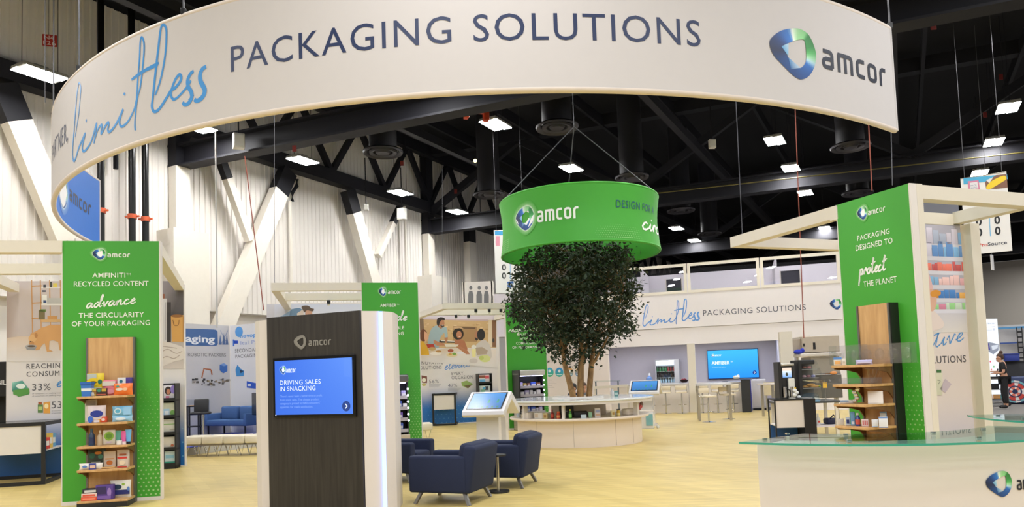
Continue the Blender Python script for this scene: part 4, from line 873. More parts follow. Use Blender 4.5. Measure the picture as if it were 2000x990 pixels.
MB().beam((.17, Lq-.08, z), (2.12, Lq-.08, z), h, h).build('back_beam', CREAM, fr); MB().beam((.0, PL4.len+.06, z-.02), (2.12, PL4.len+.06, z-.02), .14, h).build('cross_beam', CREAM, fr)
pw = Vector((Z(1893, 437, H-h).x, Z(1893, 437, H-h).y))-Bc; MB().box(pw.dot(RX)-.03, pw.dot(RX)+.15, PL4.len-.1, PL4.len+.08, 0, H-h).build('corner_post', CREAM, fr)
# --- neighbours' booth at the back left
Cn = Dp(450, 800, 21.2); Cn2 = Vector((Cn.x, Cn.y)); PA = Plane(Cn2-HU*4.2, Cn2); PB = Plane(Cn2, Cn2+HV*3.2)
zA = PA.uv(448, 636)[1]
t = wallthing('backdrop_wall', 'grey backdrop of the neighbouring booth reading aging and ROBOTIC PACKERS', 'backdrop', PA); MB().box(0, 4.2, 0, .06, 0, zA).build('panel', mat('grey_backdrop', (208, 206, 206), .6, var=.02), t)
P = PrintPx(PA); q5 = lambda x, y: (340+x/9.9, 600+y/9.9)
c = [q5(*p) for p in ((60, 405), (770, 430), (815, 440), (840, 475), (845, 700), (830, 735), (790, 745), (60, 738))]; P.ppoly(c, (66, 104, 158), 1)
a = P.u(*q5(215, 665)); b = P.u(*q5(785, 665)); P.text('aging', a[0], b[0], a[1], P.u(*q5(215, 560))[1]-P.u(*q5(215, 690))[1], (236, 238, 242), 3, bold=.03)
P.ptext('ROBOTIC PACKERS', 367, 441, 696, 6.8, (110, 110, 112), spacing=1.0); P.build('lettering', t, flat, PRN)
P = PrintPx(PA)
for dx in (430, 437, 443): P.ppoly([(dx-3, 673), (dx, 650+abs(dx-437)*.4), (dx+3, 673)], (90, 116, 160), 1)
P.pline([(430, 645), (444, 672)], 1, (140, 156, 186), 1); P.pline([(445, 645), (432, 672)], 1, (140, 156, 186), 1)
for pts in ([(394, 738), (398, 720), (412, 722)], [(412, 722), (414, 732)]): P.pline(pts, 2.4, (182, 104, 60), 2)
for k in range(46):
    x = 366+rr.random()*80; y = 738+rr.random()*17*(1-abs(x-405)/60); P.prect(x, y, x+2+rr.random()*4, y+2+rr.random()*3, rr.choice([(96, 90, 84), (140, 136, 130), (170, 150, 120), (60, 58, 60), (200, 196, 190)]), 3)
P.ppoly([(429, 712), (437, 709), (444, 713), (444, 725), (436, 729), (429, 723)], (62, 112, 190), 2); P.ppoly([(429, 712), (437, 715), (444, 713), (437, 709)], (120, 160, 220), 3); P.prect(364, 780, 410, 812, (176, 178, 182), 1); P.build('machine_pictures', t, flat, PRN)
t = wallthing('backdrop_wall', 'white backdrop of the neighbouring booth reading SECONDARY PACKAGING', 'backdrop', PB); MB().box(0.02, 3.2, 0, .06, 0, zA).build('panel', mat('white_backdrop', (222, 222, 224), .6, var=.02), t)
P = PrintPx(PB); P.ptext('novopac', 469, 512, 658, 7.5, (96, 160, 222), bold=.03); P.ptext('Ital Pal', 470, 506, 672, 7, (150, 164, 206)); P.ptext('SECONDARY', 459, 508, 687, 7, (110, 110, 114)); P.ptext('PACKAGING', 460, 508, 698, 6.8, (110, 110, 114)); P.build('lettering', t, flat, PRN)
P = PrintPx(PB); P.pell(467, 648, 7.5, 10.5, (92, 160, 226), 1); P.prect(455, 663, 458, 676, (70, 120, 206), 1); P.prect(457, 665, 465, 671, (44, 80, 190), 1); P.ppoly([(460, 722), (464, 712), (470, 720), (477, 724), (476, 734), (462, 735)], (70, 146, 206), 1); P.ppoly([(468, 721), (476, 725), (470, 729)], (40, 60, 90), 2); P.ppoly([(482, 744), (500, 748), (500, 759), (482, 757)], (46, 92, 196), 1); P.prect(484, 750, 490, 754, (220, 226, 236), 2); P.build('machine_pictures', t, flat, PRN)
st = thing('platform', 'low platform with bright blue carpet in the neighbouring booth', 'platform', (Cn.x, Cn.y, 0), PA.rot-PI/2)
MB().box(.06, 3.1, -4.2, -.02, 0, .17).build('base', mat('platform_edge', (190, 188, 184), .6), st); MB().box(.06, 3.1, -4.2, -.02, .17, .185).build('carpet', mat('blue_carpet', (72, 84, 176), .95, var=.08, vscale=40), st)
# ------------------------------------------------------------------ lounge building at the back: bar, recess, fascia, balcony
_p, _q = Z(1228, 520, 5.35), Z(1640, 487, 5.35); _c = G(1352, 805.5); _d = Vector((_q.x-_p.x, _q.y-_p.y)).normalized()
LC = Vector((_c.x, _c.y)); LPL = Plane(LC-_d*3.2, LC+_d*6.0)
sL = -.15; sR_ = LPL.uv(1700, 600)[0]
S = lambda x, y: LPL.uv(x, y)
zsof = (S(1345, 672)[1]+S(1522, 664)[1])/2; zseam = (S(1250, 645)[1]+S(1640, 622)[1])/2; zr0 = (S(1255, 577)[1]+S(1633, 554)[1])/2; zr1 = 5.37
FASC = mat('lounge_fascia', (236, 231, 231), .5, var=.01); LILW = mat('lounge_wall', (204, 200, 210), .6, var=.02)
t = wallthing('lounge_building', 'two-storey white lounge building with bar recess and balcony, reading limitless PACKAGING SOLUTIONS', 'building', LPL)
DEP = 2.6; sA, sB = S(1190, 700)[0]-.6, S(1523, 700)[0]
MB().box(sA, sR_, -.02, .14, zseam, zr0).box(sA, sR_, .02, .14, zsof, zseam-.012).build('fascia', FASC, t)
MB().box(sB, sR_, .03, .14, 0, zsof).build('end_wall', FASC, t)
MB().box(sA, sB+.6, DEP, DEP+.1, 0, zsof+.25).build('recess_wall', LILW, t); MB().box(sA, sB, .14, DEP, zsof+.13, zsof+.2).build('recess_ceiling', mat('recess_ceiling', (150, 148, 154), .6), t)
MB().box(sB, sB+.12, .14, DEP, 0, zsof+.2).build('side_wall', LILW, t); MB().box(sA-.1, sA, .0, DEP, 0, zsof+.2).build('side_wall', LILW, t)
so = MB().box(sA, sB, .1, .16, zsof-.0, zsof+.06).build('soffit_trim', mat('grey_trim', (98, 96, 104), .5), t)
sc0, sc1 = S(1345, 740)[0], S(1360, 740)[0]; MB().box(sc0, sc1, -.06, .14, 0, zsof+.02).build('column', CREAM, t)
for i, px in enumerate((1190, 1210, 1256, 1295, 1312, 1368, 1417, 1429, 1480, 1488)):
    a = S(px, 672)[0]; dl = MB().cyl((a, .5, zsof+.06), (a, .5, zsof+.13), .07, n=16).build('downlight', mat('white_ring', (230, 230, 228), .5), t, smooth=40)
    MB().cyl((a, .5, zsof+.045), (a, .5, zsof+.062), .055, n=16).build('downlight_lens', emat('downlight_lens', (240, 244, 255), 30), dl)
# upper storey: floor, back wall with two dark openings, framed glass
MB().box(sA, sR_, .14, 4.2, zr0-.15, zr0-.02).build('balcony_floor', FASC, t)
W2 = mat('balcony_wall', (226, 222, 226), .6, var=.02); zt2 = zr0+1.13
def back_seg(a, b, z0=zr0-.02, z1=zt2): MB().box(a, b, 3.2, 3.3, z0, z1).build('balcony_back_wall', W2, t)
PLU = LPL.shifted(3.2); o1, o2 = PLU.uv(1301, 560)[0], PLU.uv(1332, 560)[0]; o3, o4 = PLU.uv(1524, 540)[0], PLU.uv(1563, 540)[0]
back_seg(sA, o1); back_seg(o2, o3); back_seg(o4, sR_)
for a, b in ((o1, o2), (o3, o4)):
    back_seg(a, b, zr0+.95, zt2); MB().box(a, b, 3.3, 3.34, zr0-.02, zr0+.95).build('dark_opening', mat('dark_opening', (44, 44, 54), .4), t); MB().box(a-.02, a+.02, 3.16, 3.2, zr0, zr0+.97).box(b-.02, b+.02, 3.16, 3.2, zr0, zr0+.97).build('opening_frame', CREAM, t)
for px in (1266, 1512):
    a = PLU.uv(px, 560)[0]; MB().box(a-.04, a+.04, 1.2, 3.2, zr0-.02, zt2).build('balcony_partition', W2, t)
bounds = [sA, S(1342, 545)[0], S(1484, 530)[0], S(1641, 515)[0], sR_]
FRM = mat('ivory_frame', (236, 229, 214), .45, var=.01)
for a, b in zip(bounds, bounds[1:]):
    if b-a < .3: continue
    f_ = MB(); k = .1
    f_.box(a+.015, b-.015, -.04, .06, zr0, zr0+k).box(a+.015, b-.015, -.04, .06, zr1-k, zr1).box(a+.015, a+.015+k, -.04, .06, zr0+k, zr1-k).box(b-.015-k, b-.015, -.04, .06, zr0+k, zr1-k)
    fo = f_.build('balcony_frame', FRM, t); MB().box(a+k, b-k, .0, .012, zr0+k, zr1-k).build('glass_pane', glass_mat('balcony_glass', (238, 238, 242), 0, .01), fo)
P = PrintPx(LPL); (xa, _), (xb, _) = S(1254, 630), S(1366, 610); _, zb_ = S(1262, 640); k = (xb-xa)/(ub-ua)
_, zl0 = S(1258, 637); _, zl1 = S(1339, 584); zz_ = [p[1] for st_ in LIMUV for p in st_]; kz = (zl1-zl0)/(max(zz_)-min(zz_))
lim_print(P, lambda x, y: (xa+(x-ua)*k, zl0+(y-min(zz_))*kz), .0030*k*1.5, (100, 156, 226)); P.build('brush_lettering', t, lambda x, y, o: (x, -.02-o, y), PRN)
P = PrintPx(LPL); P.ptext('PACKAGING SOLUTIONS', 1373.5, 1574, 616.5, 10.5, (88, 92, 104), spacing=1.1, yb1=605.5); P.build('lettering', t, lambda x, y, o: (x, -.02-o, y), PRN)
P = PrintPx(LPL); P.plogo(1620.5, 583.5, 1643.5, 604.5); P.build('logo', t, lambda x, y, o: (x, -.02-o, y), PRN)
lum = bpy.data.lights.new('recess_light', 'AREA'); lum.shape = 'RECTANGLE'; lum.size = sB-sA-.4; lum.size_y = .5; lum.energy = 60; lum.color = (.92, .93, 1.0)
lo_ = bpy.data.objects.new('recess_light', lum); COL.objects.link(lo_); p = LPL.pt((sA+sB)/2, zsof+.1, 1.0); lo_.location = p; lo_.rotation_euler = (0, 0, LPL.rot)
# bar counter
t = wallthing('bar_counter', 'long white bar counter at the foot of the lounge recess', 'bar counter', LPL)
MB().box(sA+.05, sc0-.02, .05, .6, 0, 1.0).box(sc1+.02, S(1452, 780)[0], .05, .6, 0, 1.0).build('front', WHITE, t); MB().box(sA+.05, sc0-.02, .0, .65, 1.0, 1.05).box(sc1+.02, S(1452, 780)[0]+.03, .0, .65, 1.0, 1.05).build('top', mat('bar_top', (206, 202, 200), .3), t)
# wall screen
LB = LPL.shifted(DEP-.06); a, b = LB.uv(1382, 715)[0], LB.uv(1482, 715)[0]; z0_, z1_ = LB.uv(1382, 741)[1], LB.uv(1382, 684.5)[1]
t = wallthing('wall_screen', 'large lit blue wall screen reading AMFIBER in the lounge recess', 'screen', LB)
MB().box(a, b, -.02, .06, z0_, z1_, bev=.008).build('bezel', mat('blue_black_bezel', (20, 34, 96), .4), t)
P = PrintPx(LB.shifted(-.021)); P.rect(a+.02, z0_+.03, b-.02, z1_-.02, (30, 138, 236), 0, (60, 178, 250)); W_ = (232, 244, 252)
P.ptext('AMFIBER', 1390, 1425, 711.5, 6.2, W_, 1, bold=.02); P.ptext('TM', 1427, 1431.5, 707.5, 2.6, W_); P.ptext('Product highlights', 1391, 1417, 718, 2.2, (150, 205, 245))
P.plogo(1389.5, 691.5, 1395, 697, halo=(50, 168, 246)); P.pword(1396, 1409, 695.5, 692.5, W_); P.pell(1474, 727.5, 4, 4, (24, 50, 130), 1); P.pline([(1473, 725.5), (1475.2, 727.3), (1473.2, 729.3)], .9, W_, 2)
P.build('display', t, lambda x, y, o: (x, -.02-o, y), SCRN)
MB().box(LB.uv(1416, 743)[0]-.1, LB.uv(1416, 743)[0]+.1, -.05, .06, z0_-.14, z0_-.09, bev=.01).build('camera_bar', BLACKM, t)
# glass-door drinks fridge on the bar back
FB = LPL.shifted(DEP-.75); fa, fb = FB.uv(1281, 740)[0], FB.uv(1327, 740)[0]; fz = FB.uv(1300, 702)[1]; fz0 = 1.02
t = thing('drinks_fridge', 'small glass-door drinks fridge full of bottles behind the bar', 'fridge', FB.pt(fa, fz0), LPL.rot); fw, fh = fb-fa, fz-fz0; dw = fw*.8
MB().box(0, .03, 0, .6, 0, fh).box(dw, fw, 0, .6, 0, fh).box(.03, dw, .5, .6, 0, fh).box(.03, dw, 0, .5, fh-.05, fh).box(.03, dw, 0, .5, 0, .04).build('cabinet', mat('grey_cabinet', (196, 196, 198), .4), t)
for k in range(1, 4): MB().box(.03, dw, .04, .48, fh*k/4+.0, fh*k/4+.012).build('shelf', mat('wire_shelf', (200, 204, 204), .3), t)
MB().box(.05, dw-.02, .1, .4, fh-.065, fh-.052).build('light', emat('fridge_light', (230, 240, 255), 9), t)
MB().box(.03, dw, 0, .01, .04, fh-.05).build('glass_door', glass_mat('fridge_glass', (250, 252, 252), 0, .0), t)
BOT = {}
def small_bottle(nm, col, cap, parent_loc, h_, r_, label, group, cat='bottle', rz=0):
    o = bpy.data.objects.get('__'+nm)
    key = (nm, col, cap, round(h_, 3))
    if key not in BOT:
        m = MB(); m.lathe([(0, 0), (r_, 0), (r_, h_*.6), (r_*.42, h_*.78), (r_*.42, h_*.9)], n=12); m.lathe([(r_*.5, h_*.88), (r_*.5, h_), (0, h_)], n=10, mi=1)
        ob = m.build(nm, [col, cap], smooth=50); BOT[key] = ob; ob.location = parent_loc
    else:
        ob = BOT[key].copy(); COL.objects.link(ob); ob.location = parent_loc
    return tag(ob, label, cat, group)
cols = {0: ('clear water bottle', mat('water_bottle', (176, 206, 226), .15), mat('white_cap', (232, 232, 232), .4)), 1: ('dark cola bottle', mat('dark_bottle', (46, 36, 36), .2), mat('black_cap', (30, 30, 32), .4)), 2: ('green soda bottle', mat('green_bottle', (62, 128, 78), .2), mat('white_cap', (232, 232, 232), .4)), 3: ('red soda bottle', mat('red_bottle', (150, 48, 52), .25), mat('white_cap', (232, 232, 232), .4))}
RNM = ['bottom shelf', 'second shelf', 'third shelf', 'top shelf']
nbot = 7
for r_ in range(3):
    for i in range(nbot):
        k = 0 if r_ == 0 else (1 if r_ == 1 else (2 if i < 4 else 3)); x = .07+(dw-.1)*i/(nbot-1)
        q = FB.pt(fa+x, fz0+fh*r_/4+(.014 if r_ else .042), .12); lab = {0: 'clear water bottle on the bottom shelf of the drinks fridge', 1: 'dark cola bottle on the second shelf of the drinks fridge', 2: 'green soda bottle on the third shelf of the drinks fridge', 3: 'red soda bottle on the third shelf of the drinks fridge'}[k]
        small_bottle('soda_bottle', cols[k][1], cols[k][2], q, fh*.2, .036, lab, {0: 'water bottles in the fridge', 1: 'cola bottles in the fridge', 2: 'green bottles in the fridge', 3: 'red bottles in the fridge'}[k])
q = FB.uv(1269, 745); t = thing('water_jug', 'blue water jug with white top on the bar beside the fridge', 'jug', FB.pt(q[0], 1.05, -.1), 0)
MB().lathe([(0, 0), (.12, 0), (.12, .22), (.05, .27), (.05, .3), (0, .3)], n=16).build('body', mat('blue_plastic', (120, 156, 214), .15), t, smooth=50); MB().cyl((0, 0, .3), (0, 0, .4), .045, n=12).build('cap', mat('white_cap', (232, 232, 232), .4), t, smooth=40)
q = FB.uv(1337, 742); t = thing('snack_bowl', 'dark bowl of red snacks on the bar right of the fridge', 'bowl', FB.pt(q[0], 1.05, -.2), 0)
MB().lathe([(0, 0), (.09, 0), (.17, .1), (.165, .1), (.09, .02), (0, .02)], n=20).build('bowl', mat('dark_bowl', (50, 30, 34), .4), t, smooth=50)
sn = MB()
for i in range(26): a = rnd.random()*6.28; d = rnd.random()*.12; sn.sph((d*math.cos(a), d*math.sin(a), .1+rnd.random()*.04-d*.15), .025, n=6)
tag(sn.build('snacks', mat('red_snack', (130, 46, 56), .5), t), kind='stuff')
# bar stools and the high table in front of the bar
SEATM = mat('cream_leather', (226, 214, 190), .5, var=.03)
def stool(loc, rz, lab, first=[None]):
    if first[0] is None:
        t = thing('bar_stool', lab, 'stool', loc, rz, 'cream bar stools'); first[0] = t
        MB().box(-.19, .19, -.18, .18, .72, .77, bev=.02).build('seat', SEATM, t, smooth=40)
        MB().box(-.2, .2, .15, .19, .84, .98, bev=.018).build('backrest', SEATM, t, smooth=40)
        for k in (-.2, .2): MB().tube([(k, -.1, .74), (k, .1, .74), (k, .17, .8), (k, .17, .95)], .012, 7).build('side_rail', CHROME, t, smooth=60)
        MB().cyl((0, 0, .02), (0, 0, .72), .028, n=12).build('post', CHROME, t, smooth=40); MB().lathe([(0, 0), (.2, 0), (.2, .012), (.03, .03), (0, .03)], n=24).build('base', CHROME, t, smooth=40)
        MB().tube([(.03, .0, .3), (.14, -.12, .3), (0, -.2, .3), (-.14, -.12, .3), (-.03, 0, .3)], .011, 7).build('footrest', CHROME, t, smooth=60)
        return t
    c = copy_tree(first[0], loc, rz); c['label'] = lab; return c
for px, lab in ((1275, 'cream bar stool at the bar, leftmost, half behind the far touch kiosk'), (1303, 'cream bar stool at the bar under the drinks fridge'), (1334, 'cream bar stool at the bar just left of the ivory column'), (1374, 'cream bar stool at the bar behind the left leg of the high table'), (1403, 'cream bar stool at the bar behind the middle of the high table'), (1433, 'cream bar stool at the bar beside the dark display stand')):
    s_ = S(px, 790)[0]; stool(LPL.pt(s_, 0, -.4), LPL.rot+PI, lab)
ts = [G(1364, 823), G(1402, 823.5), G(1427, 816), G(1390, 817)]; cx = sum(p.x for p in ts)/4; cyy = sum(p.y for p in ts)/4; tr = math.atan2(ts[1].y-ts[0].y, ts[1].x-ts[0].x)
t = thing('high_table', 'tall silver-legged bar table standing in front of the bar', 'table', (cx, cyy, 0), LPL.rot+.1)
for a in (-.45, .45):
    for b in (-.32, .32): MB().box(a-.035, a+.035, b-.035, b+.035, 0, 1.04).build('leg', STEEL, t)
MB().box(-.5, .5, -.37, .37, 1.04, 1.1, bev=.006).build('top', mat('grey_top', (206, 204, 204), .35), t)
stool(G(1383, 824)+Vector((0, -.1, 0)), .5, 'cream bar stool at the near side of the high table, left one'); stool(G(1413, 818)+Vector((.1, -.2, 0)), .2, 'cream bar stool tucked behind the right legs of the high table')
# stand and cabinet right of the bar, second high table
g = G(1450, 805.5); t = thing('display_stand', 'dark display stand with a blue side beside the bar', 'stand', g, LPL.rot)
MB().box(0, .3, 0, .5, 0, 1.12, bev=.01).build('body', mat('dark_stand', (40, 42, 46), .5), t); MB().box(.3, .33, .02, .48, .04, 1.1).build('side_panel', mat('royal_blue_panel', (36, 46, 140), .5), t); MB().box(-.02, .35, -.02, .52, 1.12, 1.15, bev=.006).build('top', mat('blue_grey_top', (70, 84, 120), .5), t)
tag(MB().sph(g+Vector((-.05, .3, 1.21)), .09, sc=(1.3, 1, .7)).sph(g+Vector((.02, .3, 1.25)), .05).build('paper_bundle', mat('white_paper', (228, 228, 226), .7), smooth=60), 'crumpled white paper on the end of the bar next to the stand', 'paper')
q = LPL.shifted(.9).uv(1470, 797); t = thing('white_cabinet', 'white under-counter cabinet right of the dark display stand', 'cabinet', LPL.pt(q[0], 0, .9), LPL.rot)
MB().box(0, .5, 0, .55, .06, 1.1, bev=.012).build('body', mat('cool_white', (214, 212, 218), .4), t); MB().box(.02, .48, .02, .5, 0, .06).build('plinth', BLACKM, t); MB().box(.03, .47, -.02, 0, .1, 1.06, bev=.006).build('door', mat('cool_white', (214, 212, 218), .4), t)
g = G(1512, 815); t = thing('side_table', 'square table with steel legs left of the coffee machine', 'table', g, .2)
for a in (0, .85):
    for b in (0, .6): MB().box(a-.03, a+.03, b-.03, b+.03, 0, .98).build('leg', STEEL, t)
MB().box(-.1, .95, -.1, .7, .98, 1.02).build('top', mat('pale_top', (214, 206, 200), .4), t)
t = thing('folded_board', 'beige board leaning over the bar end left of the coffee machine', 'board', LPL.pt(S(1486, 770)[0]+.1, 0, -.35), LPL.rot); MB().box(0, 1.1, .1, .16, .55, 1.0, bev=.01).build('board', mat('beige_board', (206, 194, 164), .6), t); MB().box(.3, .42, .05, .1, .4, .7).build('bracket', mat('grey_bracket', (160, 152, 130), .6), t); MB().box(.05, .1, .1, .14, 0, .55).box(1.0, 1.05, .1, .14, 0, .55).build('support', STEEL, t)
# ------------------------------------------------------------------ food counter with coffee machine, pastry case and steel hood
fx = lambda px, py, d: Dp(px, py, d)
FD = 15.5
t = thing('food_column', 'cream square column with a notice behind the coffee machine', 'column', Vector((fx(1536, 700, 17).x, 17, 0)), -.25)
MB().box(-.14, .14, -.14, .14, 0, fx(1536, 648, 17).z).build('column', CREAM, t); P = Print()
for i in range(5): P.rect(-.05, 1.75+i*.1, .02+.02*(i % 2), 1.77+i*.1, (150, 165, 205))
P.build('notice', t, lambda x, y, o: (.142+o, x, y), PRN)
t = thing('serving_counter', 'dark grey serving counter that carries the coffee machine and pastry case', 'counter', Vector((fx(1520, 785, FD).x, FD, 0)), -.06); zc = fx(1560, 782, FD).z-.02; wc = fx(1640, 785, FD).x-fx(1520, 785, FD).x
MB().box(0, wc, 0, .8, zc-.05, zc, bev=.006).build('top', mat('slate_top', (72, 74, 78), .35), t)
for a in (.08, wc-.08):
    for b in (.08, .72): MB().box(a-.03, a+.03, b-.03, b+.03, 0, zc-.05).build('leg', CREAM, t)
MB().box(.05, wc-.05, .1, .7, .2, .24).build('lower_shelf', mat('lilac_shelf', (222, 214, 222), .5), t)
base = lambda px, dy=.3: Vector((fx(px, 780, FD+dy).x, FD+dy, zc))
sc = FD/1400
t = thing('coffee_machine', 'black and steel coffee machine with a small picture screen', 'coffee machine', base(1537), -.1)
MB().box(-.2, -.14, -.2, .2, 0, 78*sc, bev=.01).build('side_panel', BLACKM, t); MB().box(-.13, .13, -.1, .2, 0, 72*sc, bev=.015).build('body', mat('dark_machine', (50, 50, 52), .35, .4), t)
MB().box(-.14, .14, -.2, .2, 70*sc, 74*sc, bev=.008).build('lid', STEEL, t)
P = Print(); P.rect(-.09, 47*sc, .1, 66*sc, (214, 224, 236)); P.rect(-.09, 47*sc, .1, 60*sc, (110, 160, 220), 1, (220, 230, 240)); P.rect(-.09, 60*sc, .1, 66*sc, (226, 204, 186), 1); P.ell(.0, 53*sc, .025, .04, (60, 62, 50), 2); P.build('screen', t, lambda x, y, o: (x, -.1-o, y), SCRN)
for a in (-.08, .06): MB().cyl((a, -.16, .02), (a, -.16, .32), .045, n=14).build('flask', CHROME, t, smooth=40); MB().tube([(a+.05, -.18, .28), (a+.1, -.2, .24), (a+.1, -.2, .1), (a+.05, -.18, .06)], .012, 6).build('handle', BLACKM, t)
MB().box(.0, .14, -.19, -.11, .1, .5, bev=.02).build('milk_container', mat('milk_white', (220, 220, 216), .35), t)
t = thing('tissue_pile', 'crumpled napkins and a yellow-capped bottle beside the coffee machine', 'napkins', base(1556, .05), 0)
for i in range(5): MB().sph((rnd.uniform(-.06, .06), rnd.uniform(-.04, .04), .04+.05*i), .05, sc=(1, .8, .8), n=8).build('napkin', mat('white_paper', (228, 228, 226), .7), t, smooth=60)
MB().cyl((-.02, .0, .25), (-.02, 0, .3), .022, n=10).build('yellow_cap', mat('yellow_cap', (226, 190, 40), .5), t)
t = thing('pastry_case', 'black framed curved glass pastry case with cakes and croissants', 'display case', base(1580), -.05)
cwid = .52; ch = 80*sc
MB().box(-.27, -.2, -.25, .28, 0, ch, bev=.01).build('side_frame', BLACKM, t); MB().box(-.27, .2, .22, .28, 0, ch, bev=.01).build('back_frame', mat('case_back', (110, 108, 104), .3), t); MB().box(-.27, .12, -.15, .28, ch-.1, ch, bev=.02).build('top', BLACKM, t)
gp = [( .12, ch-.02), (.2, ch*.72), (.27, ch*.4), (.3, 0)]
g_ = MB()
for i in range(3):
    (a, z0), (b, z1) = gp[i], gp[i+1]; g_.quad([(a, -.25, z0), (b, -.25, z1), (b, .25, z1), (a, .25, z0)])
g_.quad([(-.2, -.25, 0), (.3, -.25, 0), (.27, -.25, ch*.4), (.2, -.25, ch*.72), ][0:4]); g_.quad([(-.2, -.25, 0), (.2, -.25, ch*.72), (.12, -.25, ch-.02), (-.2, -.25, ch-.02)])
g_.build('glass', glass_mat('case_glass', (250, 252, 252), 0, .0), t)
for k in (.3, .55, .76): MB().box(-.2, .2-.12*(k-.3), -.2, .22, ch*k, ch*k+.01).build('shelf', mat('steel_shelf', (176, 178, 178), .3, .8), t)
for k in range(4): MB().tube([(-.2+.0*k, -.25, ch*.5), (.27, -.25, ch*.42+.02*k)], .004, 5).build('rail', CHROME, t)
def pastry(k, x, z, col, lab, nm='cake', sc_=(1, 1, .6)):
    m = MB().sph((0, 0, .03), .05, sc=sc_, n=10); tag(m.build(nm, mat(nm+str(col), col, .6), smooth=60, loc=base(1580)+Vector((x, -.05, ch*z+.012))), lab, 'pastry')
pastry(0, -.08, .55+.22, (140, 96, 80), 'brown frosted cake on the upper shelf of the pastry case'); pastry(1, .02, .77, (196, 130, 130), 'pink frosted cake on the upper shelf of the pastry case')
pastry(2, -.1, .55, (206, 170, 176), 'pale pink muffin on the middle shelf of the pastry case, left'); pastry(3, .0, .55, (170, 120, 124), 'rose muffin on the middle shelf of the pastry case, centre'); pastry(4, .1, .55, (150, 150, 190), 'lilac muffin on the middle shelf of the pastry case, right')
for i, (x, z, lab) in enumerate(((-.06, .3, 'golden baguette lying left in the pastry case'), (.02, .34, 'golden baguette lying on top in the pastry case'), (.1, .3, 'golden baguette with green leaf at right in the pastry case'))):
    m = MB().sph((0, 0, .03), .04, sc=(2.6, .9, .8), n=10)
    if i == 2: m.sph((.1, -.01, .03), .025, mi=1, n=8)
    tag(m.build('baguette', [mat('crust', (196, 150, 84), .6), mat('leaf_green', (150, 180, 60), .6)], smooth=60, loc=base(1580)+Vector((x, -.06-.03*i, ch*z+.012)), rot=.15), lab, 'bread')
t = thing('cake_dome', 'clear plastic cake dome at the foot of the pastry case', 'food dome', base(1577, .02)+Vector((.0, -.14, 0)), 0); MB().lathe([(.2, 0), (.2, .02), (0, .02)], n=24).build('tray', mat('pale_blue_tray', (120, 176, 216), .3), t); MB().lathe([(.19, .02), (.18, .13), (.1, .18), (0, .19)], n=24).build('dome', glass_mat('dome_glass', (240, 247, 250), .05, .02), t, smooth=60)
t = thing('price_sign', 'small yellow card on a clip stand at the pastry case', 'sign', base(1613, -.05), 0); MB().box(-.045, .045, -.004, .004, .27, .39).build('card', mat('yellow_card', (222, 176, 60), .6), t); MB().cyl((0, 0, 0), (0, 0, .28), .006, n=6).build('stem', STEEL, t)
t = thing('steel_hood', 'large beige steel oven hood above the pastry case', 'oven hood', Vector((fx(1552, 700, 18).x, 18, 0)), -.1); k = 18/1400; hz = lambda y: fx(1590, y, 18).z; hw = 86*k
MB().box(.0, hw*.18, .1, .8, hz(688), hz(660), bev=.01).build('side_box', mat('hood_beige', (176, 164, 148), .4, .3), t); MB().box(hw*.18, hw, 0, .9, hz(688), hz(656), bev=.02).build('body', mat('hood_steel', (188, 176, 160), .4, .3), t)
MB().box(hw*.2, hw*.24, -.01, 0, hz(676), hz(670)).box(hw*.42, hw*.47, -.012, 0, hz(682), hz(669)).build('handle', BLACKM, t)
MB().box(hw*.1, hw, -.1, .9, hz(696), hz(690), bev=.01).build('tray_rail', mat('pale_steel', (214, 208, 200), .35, .4), t); MB().box(hw*.35, hw*.98, .0, .8, hz(730), hz(697), bev=.01).build('oven', mat('oven_grey', (158, 152, 142), .4, .4), t)
MB().box(hw*.55, hw*1.0, .0, .8, hz(778), hz(733), bev=.01).build('lower_cabinet', mat('oven_dark', (104, 102, 98), .45, .4), t)
for a in (.12, .95): MB().box(hw*a, hw*a+.05, .3, .5, 0, hz(688)).build('post', STEEL, t)
MB().box(hw*.3, hw*.98, -.02, .0, hz(731.5), hz(730)).build('oven_rail', CHROME, t)
tag(MB().sph((0, 0, .05), .09, sc=(1.3, .8, .7), n=10).sph((.1, 0, .08), .06, n=8).build('blue_cloth', mat('blue_cloth', (40, 56, 180), .8), smooth=60, loc=Vector((fx(1561, 690, 17.9).x, 17.95, hz(690)))), 'blue cloth lying on the rail under the steel hood', 'cloth')
tag(MB().sph((0, 0, .05), .06, sc=(1.5, .8, .7), n=10).build('bread_roll', mat('orange_bread', (222, 150, 90), .6), smooth=60, loc=Vector((fx(1625, 735, 17.8).x, 17.7, hz(733)))), 'orange bread roll on the lower oven ledge', 'bread')
b_ = thing('shelf_bottle', 'white squeeze bottle with red print under the serving counter', 'bottle', Vector((fx(1599, 815, FD+.2).x, FD+.25, .24)), 0); MB().lathe([(0, 0), (.05, 0), (.05, .12), (.025, .17), (.02, .2)], n=14).build('body', mat('milk_white', (220, 220, 216), .35), b_, smooth=50); MB().cyl((0, 0, .2), (0, 0, .25), .02, n=10).build('cap', mat('white_cap', (232, 232, 232), .4), b_); P = Print(); P.rect(-.02, .05, .02, .09, (206, 70, 60)); P.build('print', b_, lambda x, y, o: (x, -.051-o, y), PRN)
tag(MB().box(-.16, .16, -.12, .12, 0, .13, bev=.04).tube([(-.08, -.08, .12), (0, -.08, .2), (.08, -.08, .12)], .015, 6, mi=0).build('dark_bag', mat('midnight_bag', (30, 34, 66), .6), smooth=60, loc=Vector((fx(1626, 805, FD+.3).x, FD+.35, .24))), 'dark blue handbag under the serving counter', 'bag')
